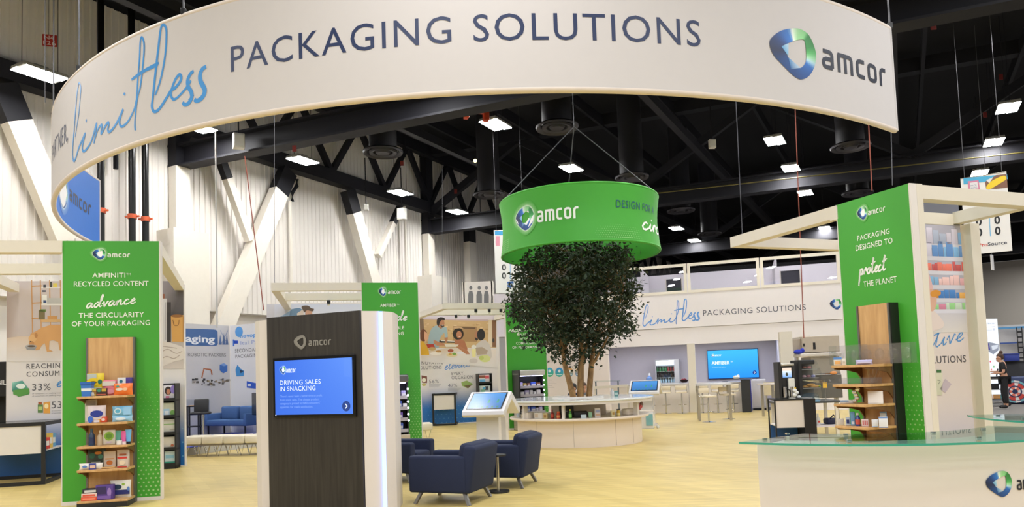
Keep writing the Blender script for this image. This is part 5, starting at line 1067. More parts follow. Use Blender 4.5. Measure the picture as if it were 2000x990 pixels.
# ------------------------------------------------------------------ dark video kiosk in the middle foreground
KZ = 2.375; ka, kb = Z(523.9, 620.9, KZ), Z(704.7, 606.3, KZ); KP = Plane(ka, kb); kw = KP.len
def kl(px, py): q = Z(px, py, KZ); v = Vector((q.x, q.y))-KP.A; return (v.dot(KP.d), v.dot(KP.n))
kL, kR1, kR2 = kl(498, 625), kl(738, 606.5), kl(766, 608.5)
t = wallthing('video_kiosk', 'tall dark wood kiosk with white sides and blue screen reading DRIVING SALES', 'kiosk', KP)
dk = wood_mat('dark_wood_laminate', (30, 27, 26), (52, 48, 45), (26, 26, 1.1), .5); WK = mat('kiosk_white', (220, 213, 210), .4, var=.015)
MB().box(0, kw, -.03, .04, 0, KZ, bev=.002, seg=1).build('front_panel', dk, t)
bk = .80
MB().prism([(-.005, .02), (kL[0]*.6, .05), (kL[0], max(.1, kL[1])), (kL[0]+.02, .45), (.0, bk), (.0, .02)], 0, KZ-.02).build('left_side', WK, t)
MB().prism([(kw+.005, .0), (kR1[0], kR1[1]), (kR1[0]+.004, kR1[1]+.008), (kw+.005, bk)], 0, KZ-.005).build('right_side', WK, t)
MB().prism([(kR1[0]+.03, kR1[1]+.04), (kR2[0], kR2[1]), (kR2[0]-.05, kR2[1]+.14), (kw+.01, bk)], 0, KZ-.005).build('outer_side', WK, t)
e0 = Vector((kR1[0]+.004, kR1[1]+.0, 0)); e1 = Vector((kR1[0]+.034, kR1[1]+.034, 0))
MB().prism([(e0.x+.012, e0.y-.012), (e1.x+.006, e1.y-.012), (e1.x, e1.y+.01), (e0.x, e0.y+.014)], .01, KZ-.01).build('light_strip', emat('led_strip', (132, 160, 255), 3.2), t)
MB().box(.0, kw, bk-.04, bk, 0, KZ).box(0, kw, .04, bk-.04, KZ-.06, KZ-.03).build('back_panel', dk, t)
KS = KP.shifted(-.05); u_ = lambda x, y: KS.uv(x, y)
a0, a1 = u_(533.5, 758)[0], u_(694, 753)[0]; b0 = (u_(538, 815)[1]+u_(694, 814.5)[1])/2; b1 = (u_(534, 699)[1]+u_(692, 692.5)[1])/2
sc_ = MB().box(a0, a1, -.055, -.03, b0, b1, bev=.006).build('screen_bezel', mat('glossy_black', (10, 10, 12), .2), t)
m_ = .035
P = PrintPx(KS)
gx = 12; gz = 8
def kcol(fx_, fz_): 
    c0, c1 = (44, 96, 206), (84, 132, 226); k = min(1, max(0, .15+.55*fx_*(.4+.8*fz_)+.25*fx_)); return tuple(c0[i]+(c1[i]-c0[i])*k for i in range(3))
for i in range(gx):
    for j in range(gz):
        xs = [a0+m_+(a1-a0-2*m_)*(i+d)/gx for d in (0, 1)]; zs = [b0+m_+(b1-b0-2*m_)*(j+d)/gz for d in (0, 1)]
        P.poly([(xs[0], zs[0]), (xs[1], zs[0]), (xs[1], zs[1]), (xs[0], zs[1])], [kcol(i/gx, j/gz), kcol((i+1)/gx, j/gz), kcol((i+1)/gx, (j+1)/gz), kcol(i/gx, (j+1)/gz)], 0)
WT = (226, 234, 250)
P.plogo(548, 716, 558.5, 730, halo=(56, 108, 212)); P.pword(560, 578.5, 728, 720.5, WT, yb1=727)
P.ptext('DRIVING SALES', 547.5, 627, 752, 8.8, WT, 1, 1.08, yb1=749); P.ptext('IN SNACKING', 547.5, 617, 764, 8.8, WT, 1, 1.08, yb1=762)
for i, s_ in enumerate(("There's never been a better time to profit", "from snack sales. The cheese product", "category is primed to fulfill consumers'", "appetites for snack satisfaction.")):
    P.ptext(s_, 548, 630-(0, 6, 4, 18)[i], 776+i*7.2, 4.2, (124, 160, 232), 1, 1.0, yb1=774+i*7)
P.pell(677, 793, 8, 10, (24, 48, 110), 1, 24); P.pell(677, 793, 6.8, 8.6, (34, 62, 128), 2, 24); P.pline([(675.2, 788.5), (679, 793), (675.4, 797.5)], 1.8, WT, 3); P.prect(538.6, 810, 540.4, 812, WT, 1)
for i in range(9):
    for j in range(15): P.pell(690-i*2.1, 704+j*2.3-i*.3, .35, .4, (126, 164, 238), 1, 5)
P.build('display', sc_, lambda x, y, o: (x, -.0535-o, y), SCRN)
KF = KP.shifted(-.03); GL = (138, 136, 132)
P = PrintPx(KF); P.plogo(574.5, 654.5, 599, 682, mono=(120, 118, 114)); P.build('logo', t, lambda x, y, o: (x, -.03-o, y), PRN)
P = PrintPx(KF); P.pword(603, 647.5, 675, 664.5, GL, yb1=673.5, wt=.2); P.build('company_lettering', t, lambda x, y, o: (x, -.03-o, y), PRN)
# ------------------------------------------------------------------ armchairs
def armchair(loc, rz, lab, first=[None]):
    if first[0] is not None:
        c = copy_tree(first[0], loc, rz); c['label'] = lab; return c
    t = thing('armchair', lab, 'armchair', loc, rz, 'navy armchairs'); first[0] = t      # local +x is the front
    for s_ in (-1, 1): MB().box(-.36, .42, s_*.32-.08, s_*.32+.08, .15, .60, bev=.035, seg=3).build('arm', NAVY, t, smooth=50)
    MB().box(-.36, .38, -.25, .25, .15, .28, bev=.02).build('seat_base', NAVY, t, smooth=50); MB().box(-.22, .43, -.235, .235, .27, .45, bev=.05, seg=3).build('seat_cushion', NAVY, t, smooth=60)
    M = Matrix.Translation((-.33, 0, .15)) @ Matrix.Rotation(-.16, 4, 'Y'); MB().box(-.07, .09, -.385, .385, 0, .575, bev=.045, seg=3, M=M).build('backrest', NAVY, t, smooth=50)
    M = Matrix.Translation((-.33, 0, .15)) @ Matrix.Rotation(-.16, 4, 'Y'); MB().box(-.03, .16, -.36, .36, .385, .59, bev=.06, seg=3, M=M).build('head_roll', NAVY, t, smooth=60)
    LG = mat('grey_steel_leg', (140, 138, 134), .35, .8)
    for sx in (-1, 1):
        for sy in (-1, 1): MB().beam((sx*.29, sy*.29, .155), (sx*.37, sy*.33, 0.0), .035, .045, up=(0, 1, 0)).build('leg', LG, t)
    return t
def gp_(*q): v = G(*q); return Vector((v.x, v.y))
A1, B1, C1 = gp_(807, 984.5), gp_(907, 988), gp_(962, 969.5); cen = (A1+C1)/2; fdir = (A1-B1).normalized(); ra = math.atan2(fdir.y, fdir.x)
armchair((cen.x, cen.y, 0), ra, 'navy blue armchair seen from behind, nearest of the three')
B2 = gp_(1009, 954.5); off = B2-B1; armchair((cen.x+off.x, cen.y+off.y, 0), ra+.05, 'navy blue armchair seen from behind, right of the nearest one')
q = Dp(782, 905, 11.2); armchair((q.x-.02, 11.25, 0), ra+PI, 'navy blue armchair facing right, half hidden by the white side of the kiosk')
t = thing('side_table', 'small round dark side table between the two navy armchairs', 'table', (cen.x+off.x*.5+.24, cen.y+off.y*.5-.06, 0)); MB().cyl((0, 0, .48), (0, 0, .5), .12, n=28).build('top', BLACKM, t, smooth=40); MB().cyl((0, 0, .02), (0, 0, .48), .02, n=12).build('post', STEEL, t, smooth=40); MB().cyl((0, 0, 0), (0, 0, .02), .15, n=24).build('base', BLACKM, t, smooth=40)
# ------------------------------------------------------------------ white touch kiosks: two sloped screens back to back
def touch_kiosk(loc, rz, lab, wd=.82, flip=1, tone=(64, 130, 206)):
    t = thing('touch_kiosk', lab, 'touch kiosk', loc, rz, 'white touch kiosks'); GW = mat('gloss_white', (226, 224, 224), .15, var=.01)
    pr = [(-.58, .87), (-.595, .93), (-.03, 1.27), (.03, 1.27), (.595, .93), (.58, .87), (.5, .87), (.0, 1.16), (-.5, .87)]
    M = Matrix(((0, 0, 1, 0), (1, 0, 0, 0), (0, 1, 0, 0), (0, 0, 0, 1)))       # polygon (y, z) extruded along x
    MB().prism([(-.60, .90), (-.585, .965), (-.0, 1.28), (.0, 1.14), (-.53, .86)], -wd/2, wd/2, M=M, bev=.008).build('front_tablet', GW, t); MB().prism([(.0, 1.28), (.585, .965), (.60, .90), (.53, .86), (0, 1.14)], -wd/2, wd/2, M=M, bev=.008).build('rear_tablet', GW, t)
    for s_ in (-1, 1): MB().prism([(s_*.40, 0), (s_*.34, .5), (s_*.30, 1.0), (s_*.16, 1.08), (s_*.16, .5), (s_*.2, 0)][::s_], -.2, .2, M=M, bev=.01).build('pedestal', GW, t)
    MB().box(-.26, .26, -.46, .46, 0, .015, bev=.004).build('foot_plate', GW, t)
    d = Vector((0, .585, .315)).normalized(); n_ = Vector((0, -d.z, d.y)); o = Vector((0, -.585, .965)); Ls = .664
    for s_, nm in ((1, 'front'), (-1, 'rear')):
        P = Print(); P.rect(-wd/2+.05, .06, wd/2-.05, Ls-.05, (12, 14, 18), 0); P.rect(-wd/2+.075, .085, wd/2-.075, Ls-.075, (44, 104, 168), 1, (70, 140, 206))
        if s_ == 1:
            for i in range(6): P.rect(-.24+i*.09, .1, -.2+i*.09, .16, (50, 120, 110), 2)
            for x in (.04, .2): P.ell(x, .34, .018, .04, (50, 140, 120), 2); P.rect(x-.02, .26, x+.02, .31, (60, 150, 110), 2)
        f_ = (lambda x, y, o_: tuple(o+d*y+n_*(o_+.004)+Vector((x, 0, 0)))) if s_ == 1 else (lambda x, y, o_: (lambda v: (-x, -v.y, v.z))(o+d*y+n_*(o_+.004)))
        P.build(nm+'_display', t, f_, SCRN)
    return t
q1 = Dp(961, 800, 12.75); touch_kiosk((q1.x, 12.75, 0), math.radians(-14), 'white touch kiosk with two sloped screens behind the navy armchairs', .74)
q2 = Dp(1262, 780, 20.6); touch_kiosk((q2.x, 20.6, 0), math.radians(-16), 'white touch kiosk at the right end of the tree counter', .84)
# ------------------------------------------------------------------ round counter with the tree
TC = Vector((1.45, 16.38)); TCL = (TC.x, TC.y, 0)
t = thing('round_counter', 'round white planter counter with a glossy top ring around the tree', 'counter', TCL)
LAM = mat('warm_white_laminate', (232, 219, 205), .4, var=.015)
MB().lathe([(1.40, 0), (1.40, .56), (0, .56)], n=72).build('drum', LAM, t, smooth=40)
for a in (-100, -62, -135, -40): 
    x, y = 1.402*math.cos(math.radians(a)), 1.402*math.sin(math.radians(a)); MB().box(-.003, .003, -.002, .004, .02, .55, M=Matrix.Translation((x, y, 0)) @ Matrix.Rotation(math.radians(a+90), 4, 'Z')).build('panel_joint', mat('beige_joint_strip', (176, 164, 152), .6), t)  # thin darker beige strips mark the joints between drum panels
MB().lathe([(0, .56), (1.56, .56), (1.57, .575), (1.57, .60), (1.56, .615), (0, .615)], n=72).build('shelf', LAM, t, smooth=40)
MB().lathe([(.62, .615), (.62, .95)], n=48).build('inner_wall', LAM, t, smooth=40)
MB().lathe([(.55, .95), (1.66, .95), (1.69, .965), (1.69, .985), (1.68, 1.0), (.55, 1.0), (.55, .95)], n=80).build('top_ring', mat('gloss_top', (214, 218, 216), .1, var=.01), t, smooth=40)
MB().lathe([(.58, 1.0), (.58, 1.03), (.50, 1.03), (.46, .9), (0, .9)], n=48).build('planter', mat('planter_white', (236, 232, 224), .4), t, smooth=40)
for a in (-107, -40, 20, 90, 160, 215): MB().box(-.03, .03, -.05, .05, .615, .95, M=Matrix.Translation((1.5*math.cos(math.radians(a)), 1.5*math.sin(math.radians(a)), 0)) @ Matrix.Rotation(math.radians(a+90), 4, 'Z')).build('support', WHITE, t)
MB().lathe([(1.66, .9), (1.66, .95), (1.63, .95)], n=64, a0=math.radians(160), a1=math.radians(380)).build('rear_apron', WHITE, t, smooth=40)
# tree
t = thing('indoor_tree', 'leafy dark green tree with three slim trunks growing out of the round counter', 'tree', (TC.x+.1, TC.y, 0))
BARK = wood_mat('bark', (112, 84, 52), (178, 140, 88), (9, 9, 5), .8)
rt = random.Random(11); twigs = []; tree_o = Vector((TC.x+.1, TC.y))
def tp(px, py, dy=0.0): v = Dp(px, py, TC.y+dy); return Vector((v.x-tree_o.x, dy, v.z))
trunks = [[(1122, 785), (1112, 745), (1104, 715), (1100, 690), (1090, 650), (1078, 600), (1064, 560)], [(1133, 785), (1134, 740), (1135, 700), (1134, 650), (1130, 600), (1136, 540), (1132, 490)], [(1150, 785), (1153, 740), (1156, 705), (1160, 680), (1168, 640), (1180, 590), (1190, 540)],
          [(1138, 712), (1144, 680), (1152, 630), (1160, 570), (1158, 510)], [(1157, 712), (1170, 690), (1188, 655), (1206, 610), (1216, 570)], [(1104, 715), (1100, 692), (1118, 640), (1108, 590), (1096, 530)]]
for i, tk in enumerate(trunks):
    dy = (-.15, .05, .12, .3, -.2, .35)[i]; pts = [tp(x, y, dy*(.4+k*.25)) for k, (x, y) in enumerate(tk)]; Q = catmull(pts, 5); n = len(Q); r0 = (.075, .085, .075, .042, .035, .04)[i]
    MB().tube(Q, [r0*(1-.75*k/n) for k in range(n)], 9).build('trunk' if i < 3 else 'bough', BARK, t, smooth=60); twigs += Q[n//2:]
def canopy(px, py):
    top, bot = 472, 712
    if not (top < py < bot): return False
    half = 117*math.sin(PI*min(1, (py-430)/(bot+20-430)))**.55
    if py > 640: half *= max(.25, 1-(py-640)/130)
    cx = 1124+(py-590)*-.02; return abs(px-cx) < half
bm_tw = MB(); LV = []; cl = []
while len(cl) < 320:
    px, py = rt.uniform(1005, 1252), rt.uniform(474, 705)
    if not canopy(px, py): continue
    if py > 640 and rt.random() < (py-640)/100: continue
    if rt.random() < .12: continue
    dy = rt.uniform(-1.0, 1.0)*min(1.0, .45+(705-py)/200); cl.append(tp(px, py, dy*1.25))
for c in cl:
    near = min(twigs, key=lambda q: (q-c).length+abs(q.z-c.z+.35)*.8)
    bm_tw.tube([near, (near+c)/2+Vector((0, 0, .07)), c], [.008, .005, .003], 4)
    for k in range(46):
        p = c+Vector((rt.gauss(0, .13), rt.gauss(0, .13), rt.gauss(0, .115))); LV.append(p)
bm_tw.build('twigs', BARK, t)
me = bpy.data.meshes.new('leaves'); V = []; Fc = []
for p in LV:
    d = Vector((rt.gauss(0, 1), rt.gauss(0, 1), rt.gauss(-.5, .6))).normalized(); sdir = d.cross(Vector((rt.gauss(0, .5), rt.gauss(0, .5), 1))).normalized(); L_ = rt.uniform(.075, .135); W_ = L_*.3; up = d.cross(sdir)*.012
    n = len(V); V += [tuple(p), tuple(p+d*L_*.45+sdir*W_+up), tuple(p+d*L_), tuple(p+d*L_*.45-sdir*W_+up)]; Fc += [(n, n+1, n+2), (n, n+2, n+3)]
me.from_pydata(V, [], Fc)
lm = mat('tree_leaf', (37, 54, 27), .6, var=.45, vscale=9); lo_ = link('foliage', me, lm, t); tag(lo_, kind='stuff')
# things on the counter shelf and top
def on_counter(px, py, z, dpx=None):
    v = Z(px, py, z); return v
def ctr(a_px, z=.616, rad=1.42):      # point on the shelf at a given picture column, near the front rim
    lo, hi = -170.0, -10.0
    f_ = lambda a: (lambda x, y: 1000+FPX*(Vector((x, y, z-EYE)).dot(_R))/(Vector((x, y, z-EYE)).dot(_F)))(TC.x+rad*math.cos(math.radians(a)), TC.y+rad*math.sin(math.radians(a)))
    for _ in range(40):
        mid = (lo+hi)/2
        if f_(mid) < a_px: lo = mid
        else: hi = mid
    a = math.radians((lo+hi)/2); return Vector((TC.x+rad*math.cos(a), TC.y+rad*math.sin(a), z)), a+PI/2
ppm = FPX/15.0
def boxy(nm, px, wpx, hpx, dep, col, lab, cat, prints=(), bev=.004, lean=0.0, rad=1.42, z=.616, parent_fn=None):
    p, r_ = ctr(px, z, rad); w_, h_ = wpx/ppm, hpx/ppm; t = thing(nm, lab, cat, p, r_); m = mat('pack_%d_%d_%d' % col, col, .5)
    MB().box(-w_/2, w_/2, -dep/2, dep/2, 0, h_, bev=min(bev, dep*.4)).build('body', m, t, smooth=50)
    if prints:
        P = Print()
        for (x0, y0, x1, y1, c) in prints: P.rect(-w_/2+x0*w_, y0*h_, -w_/2+x1*w_, y1*h_, c, 1)
        P.build('print', t, lambda x, y, o: (x, -dep/2-o+.002, y), PRN)
    return t
def bottle(px, wpx, hpx, col, capc, lab, rad=1.4, z=.616, lab_col=None, cat='bottle', pos=None, nm='bottle', neck=.4):
    p, r_ = (ctr(px, z, rad) if pos is None else pos); w_, h_ = wpx/ppm/2, hpx/ppm; t = thing(nm, lab, cat, p, r_)
    MB().lathe([(0, 0), (w_, .0), (w_, h_*.58), (w_*neck, h_*.74), (w_*neck, h_*.88), (0, h_*.88)], n=16).build('body', mat('liquid_%d_%d_%d' % col, col, .2), t, smooth=50)
    MB().cyl((0, 0, h_*.86), (0, 0, h_), w_*neck*1.15, n=12).build('cap', mat('cap_%d_%d_%d' % capc, capc, .45), t, smooth=40)
    if lab_col: MB().lathe([(w_*1.02, h_*.15), (w_*1.02, h_*.48)], n=16).build('label', mat('lab_%d_%d_%d' % lab_col, lab_col, .5), t, smooth=50)
    return t
WP_ = (232, 228, 220)
bottle(1013, 9, 10, (214, 222, 232), (190, 206, 224), 'small white tub with blue lid at the left end of the counter shelf', nm='tub', neck=.9, cat='tub')
boxy('tray_pack', 1032, 22, 12, .18, (226, 216, 206), 'white tray pack left on the counter shelf', 'pack', ((.05, .6, .5, .95, (200, 190, 180)), (.1, .1, .3, .4, (170, 150, 120))))
boxy('sample_card', 1054, 20, 12, .1, (228, 222, 214), 'white sample box left of the red sauce bottle', 'box', ((.1, .2, .5, .8, (210, 190, 170)),))
boxy('snack_pouch', 1066, 9, 11, .05, (216, 200, 150), 'beige snack pouch left of the red sauce bottle', 'pouch', ((.2, .2, .8, .7, (170, 120, 60)),))
bottle(1079, 6, 18, (150, 40, 34), (170, 40, 40), 'red sauce bottle on the counter shelf left of the white support', lab_col=(200, 80, 60))
bottle(1091, 8, 14, (196, 70, 40), (226, 120, 60), 'orange red jar right of the white support on the counter shelf', nm='jar', cat='jar', neck=.8, lab_col=(226, 150, 90))
t = boxy('hard_case', 1107, 28, 26, .14, (26, 26, 28), 'black upright hard case on the counter shelf', 'case', ((.4, .5, .62, .54, (150, 150, 150)),), bev=.03, rad=1.2); MB().tube([(-.06, 0, 26/ppm), (-.05, 0, 26/ppm+.03), (.05, 0, 26/ppm+.03), (.06, 0, 26/ppm)], .01, 6).build('handle', BLACKM, t)
bottle(1114, 6, 18, (70, 140, 50), (226, 206, 60), 'green bottle with yellow cap in front of the black case', rad=1.48, lab_col=(120, 190, 90))
boxy('hard_case', 1134, 28, 13, .2, (30, 30, 32), 'black low case lying right of the green bottle', 'case', (), bev=.03, rad=1.2)
boxy('sample_cup', 1140, 11, 7, .06, (196, 214, 226), 'pale blue cup in front of the low black case', 'cup', (), bev=.01, rad=1.48)
boxy('glass_tumbler', 1153, 7, 11, .06, (150, 196, 160), 'green glass tumbler on the counter shelf', 'glass', (), bev=.012, rad=1.4)
boxy('carton', 1167, 11, 18, .06, (214, 206, 206), 'white and lilac carton right of the green tumbler', 'carton', ((.1, .55, .9, .85, (150, 160, 200)), (.1, .2, .9, .4, (206, 170, 140))))
boxy('carton', 1197, 8, 12, .05, (222, 214, 170), 'cream carton left of the yellow jar', 'carton', ((.2, .3, .8, .7, (190, 150, 80)),))
bottle(1208, 7, 14, (214, 180, 70), (40, 36, 34), 'yellow jar with black lid on the counter shelf', nm='jar', cat='jar', neck=.85, lab_col=(236, 220, 150))
boxy('white_pouch_stack', 1228, 34, 13, .16, (230, 222, 212), 'flat white pouches stacked at the right of the counter shelf', 'pouches', ((.0, .45, 1, .5, (206, 196, 186)),), bev=.03, rad=1.3)
p, r_ = ctr(1247, .616, 1.44); t = thing('packet_heap', 'heap of red and silver snack packets at the right end of the shelf', 'packets', p, r_)
for i in range(9): MB().box(-.06, .06, -.012, .012, -.05, .05, bev=.008, M=Matrix.Translation((rt.uniform(-.07, .1), rt.uniform(-.08, .06), .075+.02*i)) @ Matrix.Rotation(rt.uniform(-.8, .8), 4, 'Y') @ Matrix.Rotation(rt.uniform(-.6, .6), 4, 'X')).build('packet', mat(*[('pk_red', (176, 54, 76)), ('pk_silver', (170, 168, 174)), ('pk_pink', (206, 130, 150)), ('pk_brown', (120, 84, 70))][i % 4], .4), t)
p = Z(1196, 773, 1.0); t = thing('lotion_bottle', 'white bottle standing on the counter top left of the teal box', 'bottle', p, .1); MB().lathe([(0, 0), (.045, 0), (.045, .1), (.025, .12), (.025, .14), (0, .14)], n=14).build('body', mat('milk_white', (220, 220, 216), .35), t, smooth=50); MB().cyl((0, 0, .14), (0, 0, .16), .03, n=10).build('cap', mat('white_cap', (232, 232, 232), .4), t)
p = Z(1202.5, 773.5, 1.0); t = thing('carton', 'teal box standing on the counter top', 'carton', p, -.1); MB().box(-.03, .06, -.03, .03, 0, .12, bev=.004).build('body', mat('teal_pack', (96, 150, 146), .5), t); P = Print(); P.rect(-.02, .03, .05, .08, (190, 214, 206)); P.build('print', t, lambda x, y, o: (x, -.03-o, y), PRN)
# white box carton stand with goods right of the counter, in front of the far touch kiosk
g = G(1262, 836); t = thing('carton_stand', 'white floor carton with teal panel and toy ribbons beside the tree counter', 'stand', g, -.25)
MB().box(-.22, .22, -.2, .2, 0, .42, bev=.01).build('body', mat('gloss_white', (226, 224, 224), .15), t); MB().box(.02, .2, -.212, -.2, .08, .38).build('teal_panel', mat('teal_pack2', (130, 186, 196), .5), t)
MB().box(-.22, .22, -.02, .2, .42, .47).build('lid', LAM, t); MB().cyl((.3, -.1, .05), (.34, -.12, .05), .05, n=14).build('caster', mat('milk_white', (220, 220, 216), .35), t)
# ------------------------------------------------------------------ gondola shelves with the packages
UP = mat('slotted_upright', (118, 116, 112), .4, .6); STEELB = mat('dark_base', (30, 30, 31), .5); BRK = wood_mat('dark_oak_bracket', (92, 62, 36), (120, 84, 50), (10, 10, 3))  # brackets use a darker oak tone than the shelves
SH = [(.10, 'bottom'), (.505, 'second'), (.815, 'middle'), (1.12, 'fourth'), (1.475, 'top')]
def gondola(PL, s0, s1, top, shelves, depth, lab, back=.08, sideblack=False, curved=False):
    t = wallthing('shelf_unit', lab, 'shelf', PL, 'oak display shelf units'); w_ = s1-s0
    MB().box(s0+.02, s1-.02, -back, -.01, .0, top).build('back_board', OAK, t)
    for a in (s0, s1-.022): MB().box(a, a+.022, -back-.015, -.0, 0, top).build('upright', UP, t)
    if sideblack: MB().box(s1, s1+.012, -.30 if False else -back, .0, 0, top).build('side_panel', mat('black_side', (22, 24, 22), .5), t)
    b0 = shelves[0]
    MB().box(s0, s1, -depth, -back, 0, b0-.03).build('base', STEELB, t)
    for z in shelves:
        sh = MB().box(s0-.0, s1, -depth, -back-.0, z-.03, z, bev=.003, seg=1).build('shelf', OAK, t)
        if z == b0: continue
        for a in (s0+.005, s1-.03):
            pr = [(-back, z-.03), (-depth+.03, z-.03), (-depth+.04, z-.05), (-depth*.6, z-.065), (-back-.08, z-.1), (-back-.02, z-.17 if curved else z-.13), (-back, z-.2 if curved else z-.15)]
            M = Matrix(((0, 0, 1, 0), (1, 0, 0, 0), (0, 1, 0, 0), (0, 0, 0, 1))); MB().prism(pr, a, a+.02, M=M).build('bracket', BRK, sh)
    return t
gondola(PL1, .325, .94, 2.275, [z for z, _ in SH], .42, 'tall oak shelf unit with packages on the left green panel')
SH4 = [(.35, 'x'), (.565, 'low'), (.80, 'bottom'), (1.065, 'third'), (1.30, 'second'), (1.53, 'top')]
gondola(PL4, .346, .828, 2.26, [z for z, _ in SH4], .60, 'tall oak shelf unit with curved brackets on the right green panel', back=.13, sideblack=True, curved=True)
class Shelf:
    """packages on one shelf of a wall unit, at picture columns; local x along the wall, -y towards the aisle"""
    def __init__(s, PL, z, yo): s.PL, s.z, s.yo, s.pl = PL, z, yo, PL.shifted(yo); q = PL.pt(PL.len*.5, 0, yo); s.fore = abs(PL.d.dot(Vector((_R.x, _R.y)))) < .6; s.rz0 = .72 if s.fore else 0.0; s.k = FPX/((q.x*_F.x+q.y*_F.y)+((z-EYE)*_F.z))
    def at(s, px): 
        a, _ = s.pl.uv(px, 640); 
        for _ in range(6):
            q = s.pl.pt(a, s.z); v = q-Vector((0, 0, EYE)); x = 1000+FPX*v.dot(_R)/v.dot(_F); a += (px-x)/s.k/abs(s.PL.d.dot(Vector((_R.x, _R.y))))*.9
        return s.pl.pt(a, s.z)
    def dims(s, w_, h_):
        if s.fore: return w_/s.k, h_/s.k
        return s.dimsw(w_, h_)
    def dimsw(s, w_, h_): return w_/s.k/max(.35, abs(s.PL.d.dot(Vector((_R.x, _R.y))))), h_/s.k
    def box(s, nm, px, w_, h_, dep, col, lab, cat='box', prints=(), bev=.004, dz=0.0, rz=0.0, lean=0.0):
        W_, H_ = s.dims(w_, h_); t = thing(nm, lab, cat, s.at(px)+Vector((0, 0, dz)), s.PL.rot+rz+s.rz0)
        MB().box(-W_/2, W_/2, -dep/2, dep/2, 0, H_, bev=min(bev, dep*.45, H_*.45)).build('body', mat('pack_%d_%d_%d' % col, col, .45), t, smooth=50)
        s.prints(t, prints, W_, H_, dep); return t
    def prints(s, t, prints, W_, H_, dep, off=.0):
        if not prints: return
        P = Print(); lay = 1
        for p in prints:
            if p[0] == 'e': P.ell((p[1]-.5)*W_, p[2]*H_, p[3]*W_, p[4]*H_, p[5], lay)
            elif p[0] == 't': P.text(p[1], (p[2]-.5)*W_, (p[3]-.5)*W_, p[4]*H_, 0, p[5], lay, bold=.02)
            else: P.rect((p[0]-.5)*W_, p[1]*H_, (p[2]-.5)*W_, p[3]*H_, p[4], lay)
            lay += 1
        P.build('print', t, lambda x, y, o: (x, -dep/2-o+.0015-off, y), PRN)
    def pouch(s, nm, px, w_, h_, col, lab, cat='pouch', prints=(), dep=.07, dz=0.0, rz=0.0, flat_=False):
        """soft bag: pillow body with crimped ends"""
        W_, H_ = s.dims(w_, h_); t = thing(nm, lab, cat, s.at(px)+Vector((0, 0, dz)), s.PL.rot+rz+s.rz0); b = MB(); n, m = 10, 8; 
        for sg in (-1, 1):
            g = [[b.bm.verts.new(((i/n-.5)*W_*(1-.06*math.sin(PI*j/m)), sg*dep/2*(math.sin(PI*i/n)*math.sin(PI*(j+.25)/(m+.5)))**.55, j/m*H_)) for i in range(n+1)] for j in range(m+1)]
            for j in range(m):
                for i in range(n): b.bm.faces.new((g[j][i], g[j][i+1], g[j+1][i+1], g[j+1][i]))
        bmesh.ops.remove_doubles(b.bm, verts=b.bm.verts, dist=1e-4)
        b.build('body', mat('film_%d_%d_%d' % col, col, .28), t, smooth=70); s.prints(t, prints, W_, H_, dep*.96); return t
    def bottle(s, px, w_, h_, col, capc, lab, nm='bottle', cat='bottle', neck=.45, labc=None, dz=0.0, glassy=False):
        W_, H_ = s.dims(w_, h_); W_ = w_/s.k/2; t = thing(nm, lab, cat, s.at(px)+Vector((0, 0, dz)), s.PL.rot)
        MB().lathe([(0, 0), (W_, 0), (W_, H_*.62), (W_*neck, H_*.76), (W_*neck, H_*.84), (0, H_*.84)], n=16).build('body', mat('liquid_%d_%d_%d' % col, col, .15), t, smooth=50)
        MB().cyl((0, 0, H_*.83), (0, 0, H_), W_*neck*1.1, n=12).build('cap', mat('cap_%d_%d_%d' % capc, capc, .4), t, smooth=40)
        if labc: MB().lathe([(W_*1.015, H_*.12), (W_*1.015, H_*.5)], n=16).build('label', mat('lab_%d_%d_%d' % labc, labc, .5), t, smooth=50)
        return t
    def tube(s, px, w_, h_, col, capc, lab):
        W_, H_ = s.dims(w_, h_); t = thing('cream_tube', lab, 'tube', s.at(px), s.PL.rot); b = MB(); n = 16; rings = []
        for j in range(6):
            f = j/5; rx = W_/2*(.72+.28*f); ry = .022*(1-f*.93); rings.append([b.bm.verts.new((rx*math.cos(2*PI*i/n), ry*math.sin(2*PI*i/n), H_*(.16+.84*f))) for i in range(n)])
        for A, B in zip(rings, rings[1:]):
            for i in range(n): b.bm.faces.new((A[i], A[(i+1) % n], B[(i+1) % n], B[i]))
        b.bm.faces.new(rings[-1]); b.build('body', mat('tube_%d_%d_%d' % col, col, .3), t, smooth=60); MB().cyl((0, 0, 0), (0, 0, H_*.17), W_*.33, n=14).build('cap', mat('cap_%d_%d_%d' % capc, capc, .4), t, smooth=40); return t
    def tub(s, px, w_, h_, col, lid, lab, prints=()):
        W_, H_ = s.dims(w_, h_); r = W_/2; t = thing('tub', lab, 'tub', s.at(px), s.PL.rot+PI/4)
        MB().lathe([(0, 0), (r*.95, 0), (r*1.12, H_*.82), (0, H_*.82)], n=4).build('body', mat('pack_%d_%d_%d' % col, col, .4), t); MB().lathe([(r*1.22, H_*.8), (r*1.25, H_*.86), (r*1.2, H_), (0, H_)], n=4).build('lid', mat('pack_%d_%d_%d' % lid, lid, .4), t)
        MB().lathe([(r*1.02, H_*.34), (r*1.07, H_*.56)], n=4).build('label_band', mat('pack_226_232_240', (226, 232, 240), .4), t); return t
L_ = 'of the left unit'
s5b, s5 = Shelf(PL1, 1.476, -.16), Shelf(PL1, 1.476, -.32)
s5b.pouch('snack_pouch', 187, 30, 44, (226, 200, 40), f'tall yellow and grey pouch at the back of the top shelf {L_}', prints=((.05, .72, .6, .98, (190, 196, 186)), ('e', .42, .62, .4, .17, (240, 206, 30)), ('e', .8, .62, .13, .1, (40, 110, 80)), ('e', .4, .6, .22, .06, (120, 96, 30)), (.1, .08, .9, .38, (206, 210, 160))))
